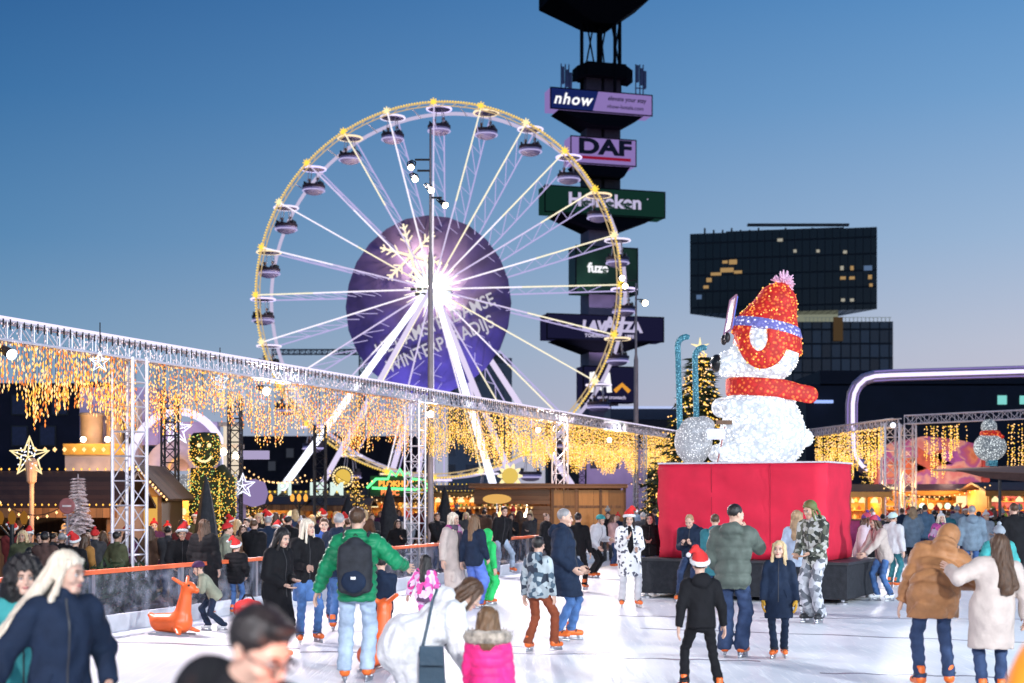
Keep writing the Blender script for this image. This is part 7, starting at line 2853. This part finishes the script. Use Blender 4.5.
# ---- people further back (px, distance, height, yaw, coat, hat or hair, label)
CR = [
    (30, 23.3, 1.12, 160, BRN, ('hair', 'short', 'black'), 'seated person in a brown coat at the far left behind the barrier', 1),
    (45, 22.9, 1.42, 178, cl('dull_brown_coat', (.07, .04, .035)), ('hair', 'short', 'black'), 'broad person in a dull brown coat with his back turned, left of the frosted tree', 0),
    (28, 25.4, 1.36, 40, CHAR, ('santa',), 'person in charcoal with a red Santa hat at the far left behind the barrier', 0),
    (62, 24.2, 1.36, 200, BLK, ('hair', 'crop', 'grey'), 'grey haired person in black under the round reddish sign', 1),
    (75, 24.0, 1.30, 175, BLK, ('santa',), 'person in black with a red Santa hat just below the frosted tree', 1),
    (85, 24.8, 1.32, 150, cl('ochre_coat', (.32, .15, .04)), ('hair', 'mid', 'brown'), 'woman in an ochre jacket right of the frosted tree', 1),
    (95, 26.2, 1.36, 190, CHAR, ('beanie', RED), 'person in charcoal with a red bobble cap right of the frosted tree', 1),
    (117, 25.0, 1.36, 150, OLV, ('hair', 'short', 'black'), 'person in an olive jacket in front of the orange gabled hut', 1),
    (127, 27.6, 1.40, 20, BLK, ('beanie', RED), 'person in black with a red cap in front of the orange gabled hut', 1),
    (150, 27.5, 1.40, 190, BRN, ('hair', 'mid', 'brown'), 'person in brown behind the foot of the tall truss column', 0),
    (168, 27.0, 1.42, 170, CHAR, ('hair', 'short', 'black'), 'person in charcoal between the tall truss column and the Santa hat man', 0),
    (243, 28.5, 1.40, 20, cl('tan_coat', (.22, .13, .08)), ('hair', 'mid', 'brown'), 'woman in a tan coat facing the rink right of the closed parasol', 1),
    (254, 26.2, 1.58, 170, BLK, ('hair', 'crop', 'brown'), 'bulky man in a black jacket leaning at the barrier below the lavender globe', 0),
    (268, 27.4, 1.62, 195, NAVY, ('hair', 'crop', 'grey'), 'grey haired man in navy right of the bulky man in black', 0),
    (276, 30.0, 1.38, 10, CHAR, ('santa',), 'person with a Santa hat below the left amber lantern cluster', 0),
    (288, 29.0, 1.60, 160, BLK, ('hair', 'short', 'black'), 'man in black below the right amber lantern cluster', 0),
    (301, 32.0, 1.48, 30, BRN, ('beanie', WHT), 'person in brown with a white cap behind the pale blond woman', 0),
    (348, 31.0, 1.50, 175, CHAR, ('hair', 'short', 'brown'), 'person in charcoal behind the right shoulder of the man in green', 0),
    (398, 34.0, 1.40, 15, BLK, ('hair', 'mid', 'black'), 'woman in black right of the closed parasol by the slim truss column', 0),
    (407, 37.5, 1.52, 170, GREY, ('beanie', RED), 'person in grey with a red cap left of the slim truss column', 0),
    (437, 36.0, 1.56, 30, BLK, ('hair', 'short', 'brown'), 'man in black left of the woman in the long cream coat', 0),
    (466, 40.0, 1.52, 350, CHAR, ('hair', 'mid', 'blond'), 'blond person in charcoal at the left end of the hut bar', 0),
    (484, 41.0, 1.58, 170, BRN, ('hair', 'crop', 'black'), 'man in brown standing at the hut bar under the oval sign', 0),
    (511, 40.0, 1.46, 10, BLK, ('hair', 'mid', 'black'), 'woman in black facing the rink in front of the hut bar', 0),
    (519, 42.0, 1.52, 20, cl('deep_red_coat', (.32, .02, .03)), ('hair', 'mid', 'brown'), 'woman in a deep red coat in front of the hut bar', 0),
    (530, 41.0, 1.46, 340, CHAR, ('hair', 'short', 'brown'), 'person in charcoal at the right end of the hut bar', 0),
    (546, 36.5, 1.54, 60, BLK, ('hair', 'crop', 'brown'), 'man in black between the camouflage boy and the hut wall', 0),
    (613, 38.0, 1.44, 60, cl('dusty_pink_cloth', (.48, .28, .26)), ('hair', 'mid', 'brown'), 'woman in a dusty pink jacket in front of the hut shutters', 2),
    (636, 42.0, 1.66, 10, LBLUE, ('hair', 'short', 'brown'), 'man in pale blue right of the hut shutters', 0),
    (655, 40.0, 1.62, 200, NAVY, ('hair', 'short', 'black'), 'man in navy just left of the red pedestal', 0),
    (643, 36.0, 1.58, 180, CHAR, ('hair', 'crop', 'grey'), 'grey haired person in charcoal behind the woman in the black puffer jacket', 0),
    (868, 31.5, 1.52, 180, BLK, ('beanie', PURP), 'person in black with a patterned cap right behind the pedestal corner', 2),
    (876, 34.0, 1.52, 30, cl('magenta_coat', (.40, .03, .16)), ('hair', 'mid', 'brown'), 'woman in magenta between the pedestal and the twin columns', 0),
    (948, 41.0, 1.50, 190, TEALD, ('hair', 'short', 'brown'), 'person in dark teal in front of the row of round bar lamps', 2),
    (957, 44.0, 1.66, 175, BLUEG, ('beanie', GREY), 'person in blue grey with a grey cap at the amber bar', 0),
    (934, 43.0, 1.54, 185, BLK, ('hair', 'short', 'black'), 'person in black at the left end of the row of round bar lamps', 0),
    (986, 36.0, 1.54, 15, GREY, ('beanie', WHT), 'person in grey with a white cap facing the rink left of the awning post', 2),
    (993, 41.0, 1.62, 180, BLK, ('hair', 'mid', 'brown'), 'woman in black under the brown awning', 0),
    (1021, 33.0, 1.62, 190, CHAR, ('hair', 'short', 'black'), 'person in charcoal at the right edge under the awning', 0),
    (902, 43.5, 1.60, 180, NAVY, ('hair', 'short', 'brown'), 'person in navy right behind the twin corner columns', 0),
    (920, 46.5, 1.58, 20, RED, ('hair', 'mid', 'black'), 'woman in a red jacket standing at the amber bar', 0),
    (964, 46.0, 1.60, 190, BRN, ('hair', 'crop', 'black'), 'man in brown at the lit sign of the amber bar', 0),
    (608, 41.5, 1.5, 350, BLK, ('hair', 'short', 'black'), 'man in black leaning on the hut shutters', 0),
    (250, 33.5, 1.5, 180, OLV, ('hair', 'short', 'grey'), 'grey haired man in olive behind the low dark stall', 0),
    (312, 36.0, 1.5, 170, NAVY, ('hair', 'mid', 'blond'), 'blond woman in navy under the ERM letters', 0),
    (372, 38.5, 1.5, 15, CHAR, ('hair', 'short', 'brown'), 'man in charcoal left of the closed parasol under the neon sign', 0),
]
# denser crowd: every one has its own mix of place, coat and headgear
ZN = [('behind the barrier at the far left', 2, 60, 23.6, 28, 4, 0), ('behind the barrier near the frosted tree', 60, 132, 25.5, 29.5, 6, 0), ('left of the smiling figure', 150, 200, 26, 32, 4, 0),
      ('under the white lantern tower', 226, 262, 29, 36, 4, 0), ('under the BI letters', 264, 306, 30, 42, 6, 0), ('near the wide closed parasol', 318, 372, 34, 46, 5, 0), ('by the slim middle truss column', 376, 436, 40, 50, 6, 0),
      ('in front of the bright yellow stall', 436, 474, 42, 52, 4, 0), ('at the bar of the timber hut', 480, 536, 41.5, 45.5, 6, 0), ('between the hut and the red pedestal', 600, 655, 40, 50, 4, 0), ('between the pedestal and the twin columns', 862, 892, 36, 47, 4, 0), ('in front of the amber bar', 905, 968, 44, 50, 7, 0), ('under the brown awning', 972, 1022, 38, 47, 6, 0)]
COL = [('black', BLK), ('navy', NAVY), ('charcoal', CHAR), ('brown', BRN), ('olive', OLV), ('dark denim', DARKD), ('dull red', cl('dull_red_coat', (.16, .025, .025))), ('plum', cl('plum_coat', (.07, .02, .06)))]
HD = [('short dark hair', ('hair', 'short', 'black')), ('a red Santa hat', ('santa',)), ('a grey knitted hat', ('beanie', GREY)), ('long brown hair', ('hair', 'mid', 'brown')), ('blond hair', ('hair', 'mid', 'blond')), ('a red bobble hat', ('beanie', RED))]
for (zn, xa, xb_, da, db_, n_, md) in ZN:
    combos = [(c_, h_) for c_ in range(len(COL)) for h_ in range(len(HD))]
    random.shuffle(combos)
    us = set()
    i_ = 0
    for (c_, h_) in combos:
        if i_ >= n_:
            break
        if c_ in us:
            continue
        us.add(c_)
        px_ = xa + (xb_ - xa) * (i_ + random.uniform(.2, .8)) / n_
        CR.append((px_, random.uniform(da, db_), random.uniform(1.38, 1.66) if xa > 140 else random.uniform(1.25, 1.45), random.choice((0, 20, 150, 170, 180, 200, 340)), COL[c_][1], HD[h_][1], 'person in %s with %s %s' % (COL[c_][0], HD[h_][0], zn), md))
        i_ += 1
for (px, d, h, yaw, ct, hd, lab, mode) in CR:
    kw = dict(coat=ct, thick=.04, hem=random.choice((-.16, -.2, -.3)), pants=random.choice((BLK, DARKD, CHAR)), far=1 if d > 24 else 0, shoe='shoe' if mode != 2 else 'skate', skin=random.choice((0, 0, 1)), group='visitors in the background around the rink')
    if hd[0] == 'hair':
        kw.update(hair=hd[1], hairc=hd[2])
    elif hd[0] == 'santa':
        kw.update(hat='santa', hair='crop')
    else:
        kw.update(hat='beanie', hatm=hd[1], hair='crop')
    kw['lh'] = random.choice(('pocket', 'phone', 'down', 'hug'))
    kw['rh'] = random.choice(('pocket', 'down', 'front'))
    person(lab, px, d, yaw, h, **kw)

# ---- carried things
bk = thing('backpack', 'black backpack with a small white logo patch on the back of the man in green', 'backpack', p4['W'](p4['to']((0, .0, .0))), R(180))
bs = p4['s']


def pack(P):
    d = el(P, (0, .20, .22), (.17, .11, .30))
    q = np.abs(P - V3(0, .20, .20).astype(np.float32)) - V3(.115, .05, .19).astype(np.float32)
    b = np.sqrt((np.maximum(q, 0) ** 2).sum(-1)) + np.minimum(q.max(-1), 0) - .05
    return su(d, b, .04) + .004 * wob(P, 25)


v, q = snet(pack, (-.25, .0, -.15), (.25, .4, .6), .014)
me, mi = np_mesh('bag', [(v * bs, q, 0)])
mesh_obj('bag', me, M['black_cloth'], bk)
v, q = snet(lambda P: el(P, (0, .29, .08), (.125, .055, .12)) + .003 * wob(P, 30), (-.2, .2, -.1), (.2, .4, .25), .014)
me, mi = np_mesh('pocket', [(v * bs, q, 0)])
mesh_obj('pocket', me, NAVY, bk)
MB().box((0, .352 * bs, .115 * bs), (.05, .008, .028)).build('logo_patch', pm('white_patch', (.8, .8, .8), .6), bk)
for sg in (-1, 1):
    m = MB()
    m.path([Vector((sg * .10, .12, .50)) * bs, Vector((sg * .125, .02, .555)) * bs, Vector((sg * .14, -.11, .47)) * bs, Vector((sg * .15, -.165, .30)) * bs, Vector((sg * .17, -.10, .12)) * bs, Vector((sg * .15, .12, .02)) * bs], .022, 6)
    m.build('strap', M['black_cloth'], bk)
m = MB()
m.path([Vector((-.04, .14, .50)) * bs, Vector((0, .15, .55)) * bs, Vector((.04, .14, .50)) * bs], .012, 5)
m.build('handle', M['black_cloth'], bk)

hb = thing('shoulder_bag', 'dark blue leather shoulder bag hanging from the woman in the fluffy white coat', 'handbag', (ux(432, 10.55), 10.55, 0))
leather = pm('blue_black_leather', (.03, .06, .09), .35, .2, 4, .2, 30)
m = MB()
zt_ = uz(647, 10.55)
m.slab([(-.095, 0, zt_), (-.10, 0, zt_ - .36), (.10, 0, zt_ - .36), (.085, 0, zt_)], .09)
m.build('bag', leather, hb)
MB().box((.0, -.05, zt_ - .06), (.17, .012, .14)).build('flap', leather, hb)
m = MB()
m.path([(-.07, .03, zt_), (-.03, .05, zt_ + .18), (.0, .06, zt_ + .34), (.03, .12, zt_ + .42)], .012, 6)
m.build('strap', leather, hb)

# fur rim of the pink hood
fr = V3(0, .0, 0)
fm_ = MB()
for i in range(1500):
    a = random.uniform(0, 2 * PI)
    e_ = random.uniform(0, 2 * PI)
    r_ = .165
    c = V3(r_ * math.sin(a) * 1.2, .05 - .6 * r_ * math.cos(a), .535 + .05 * math.cos(a) * 0)
    n = V3(math.sin(a) * math.cos(e_), -math.cos(a) * math.cos(e_), math.sin(e_))
    c0 = g6['to'](c + n * .02)
    c1 = g6['to'](c + n * random.uniform(.065, .105) + V3(*rng.normal(0, .014, 3)))
    s_ = g6['s']
    w_ = V3(*rng.normal(0, .005, 3))
    fm_.add([(c0 + w_) * s_, (c0 - w_) * s_, c1 * s_], [(0, 1, 2)])
fm_.path([tuple(g6['to'](V3(.165 * math.sin(a) * 1.2, .05 - .6 * .165 * math.cos(a), .535)) * g6['s']) for a in [2 * PI * i / 20 for i in range(20)]], .05, 8, True)
fm_.build('fur_rim', FUR, g6['root'])


def phone(at_, label, rz=0):
    t = thing('phone', label, 'phone', at_, rz)
    MB().box((0, 0, 0), (.075, .012, .15), mat=Matrix.Rotation(R(-35), 3, 'X')).build('case', M['black'], t)
    MB().box((0, .0065, .0045), (.066, .003, .138), mat=Matrix.Rotation(R(-35), 3, 'X')).build('screen', em('phone_screen', (.7, .8, 1), .6), t)
    return t


phone(p13['W']((p13['hands'][0] + p13['hands'][1]) / 2 + V3(0, -.09, .03)), 'phone in the hands of the man sitting on the black base', R(-24))


# ---- skating aids
def aid(px, d, yaw, sc_, label, m_, name='skating_aid'):
    root = thing(name, label, 'skating aid', (ux(px, d), d, 0), R(yaw))

    def f(P):
        b = rc(P, (0, -.10, .19), (0, .26, .19), .17, .15, (1, 1, .95))
        b = su(b, rc(P, (0, .30, .2), (0, .44, .30), .09, .04, (1.4, 1, 1)), .06)
        b = su(b, rc(P, (0, -.12, .24), (0, -.20, .66), .14, .085), .08)
        b = su(b, el(P, (0, -.24, .74), (.085, .12, .09)), .05)
        b = su(b, rc(P, (0, -.26, .72), (0, -.38, .69), .06, .045), .03)
        for s in (-1, 1):
            b = su(b, rc(P, (s * .05, -.18, .78), (s * .20, -.10, .88), .032, .028), .02)
            b = su(b, rc(P, (s * .12, -.12, .12), (s * .26, -.24, .05), .07, .04, (1, 1, .6)), .04)
        return np.maximum(b, .035 - P[..., 2])
    v, q = snet(f, (-.4, -.55, -.0), (.4, .6, 1.0), .018)
    me, mi = np_mesh('body', [(v * sc_, q, 0)])
    mesh_obj('body', me, m_, root)
    for s in (-1, 1):
        MB().ball(Vector((s * .07, -.29, .77)) * sc_, .018 * sc_, 8, 6).build('eye', M['black'], root, True)
        MB().box(Vector((s * .10, .05, .018)) * sc_, (.03 * sc_, .7 * sc_, .036 * sc_)).build('runner', M['steel'], root)
    return root


plas = pm('orange_moulded_plastic', (.80, .13, .03), .35, .1, 3)
aid(175, 20.0, 70, .92, 'orange plastic reindeer shaped skating aid pushed by a small child', plas)
aid(378, 16.2, 165, .95, 'orange plastic skating aid beside the legs of the man in green', plas)
aid(464, 10.0, 200, .62, 'yellow plastic skating aid in front of the woman in the fluffy white coat', pm('yellow_moulded_plastic', (.80, .48, .03), .35, .1, 3))
rb = thing('bag', 'round red bag lying on the ice beside the child in the Santa hat', 'bag', (ux(248, 22.6), 22.6, 0))
v, q = snet(lambda P: np.maximum(el(P, (0, 0, .15), (.24, .2, .17)) + .012 * wob(P, 16), .004 - P[..., 2]), (-.35, -.3, -.03), (.35, .3, .4), .02)
me, mi = np_mesh('sack', [(v, q, 0)])
mesh_obj('sack', me, RED, rb)
m = MB()
m.path([(-.1, 0, .29), (-.05, 0, .38), (.05, 0, .38), (.1, 0, .29)], .015, 6)
m.build('handle', BLK, rb)
# an orange lamp on the near barrier side lights the bowed man's face
spot((2.6, 2.2, 1.6), (-.82, 4.08, 1.52), 1000, (1, .17, .005), 26, 1.0, .25)
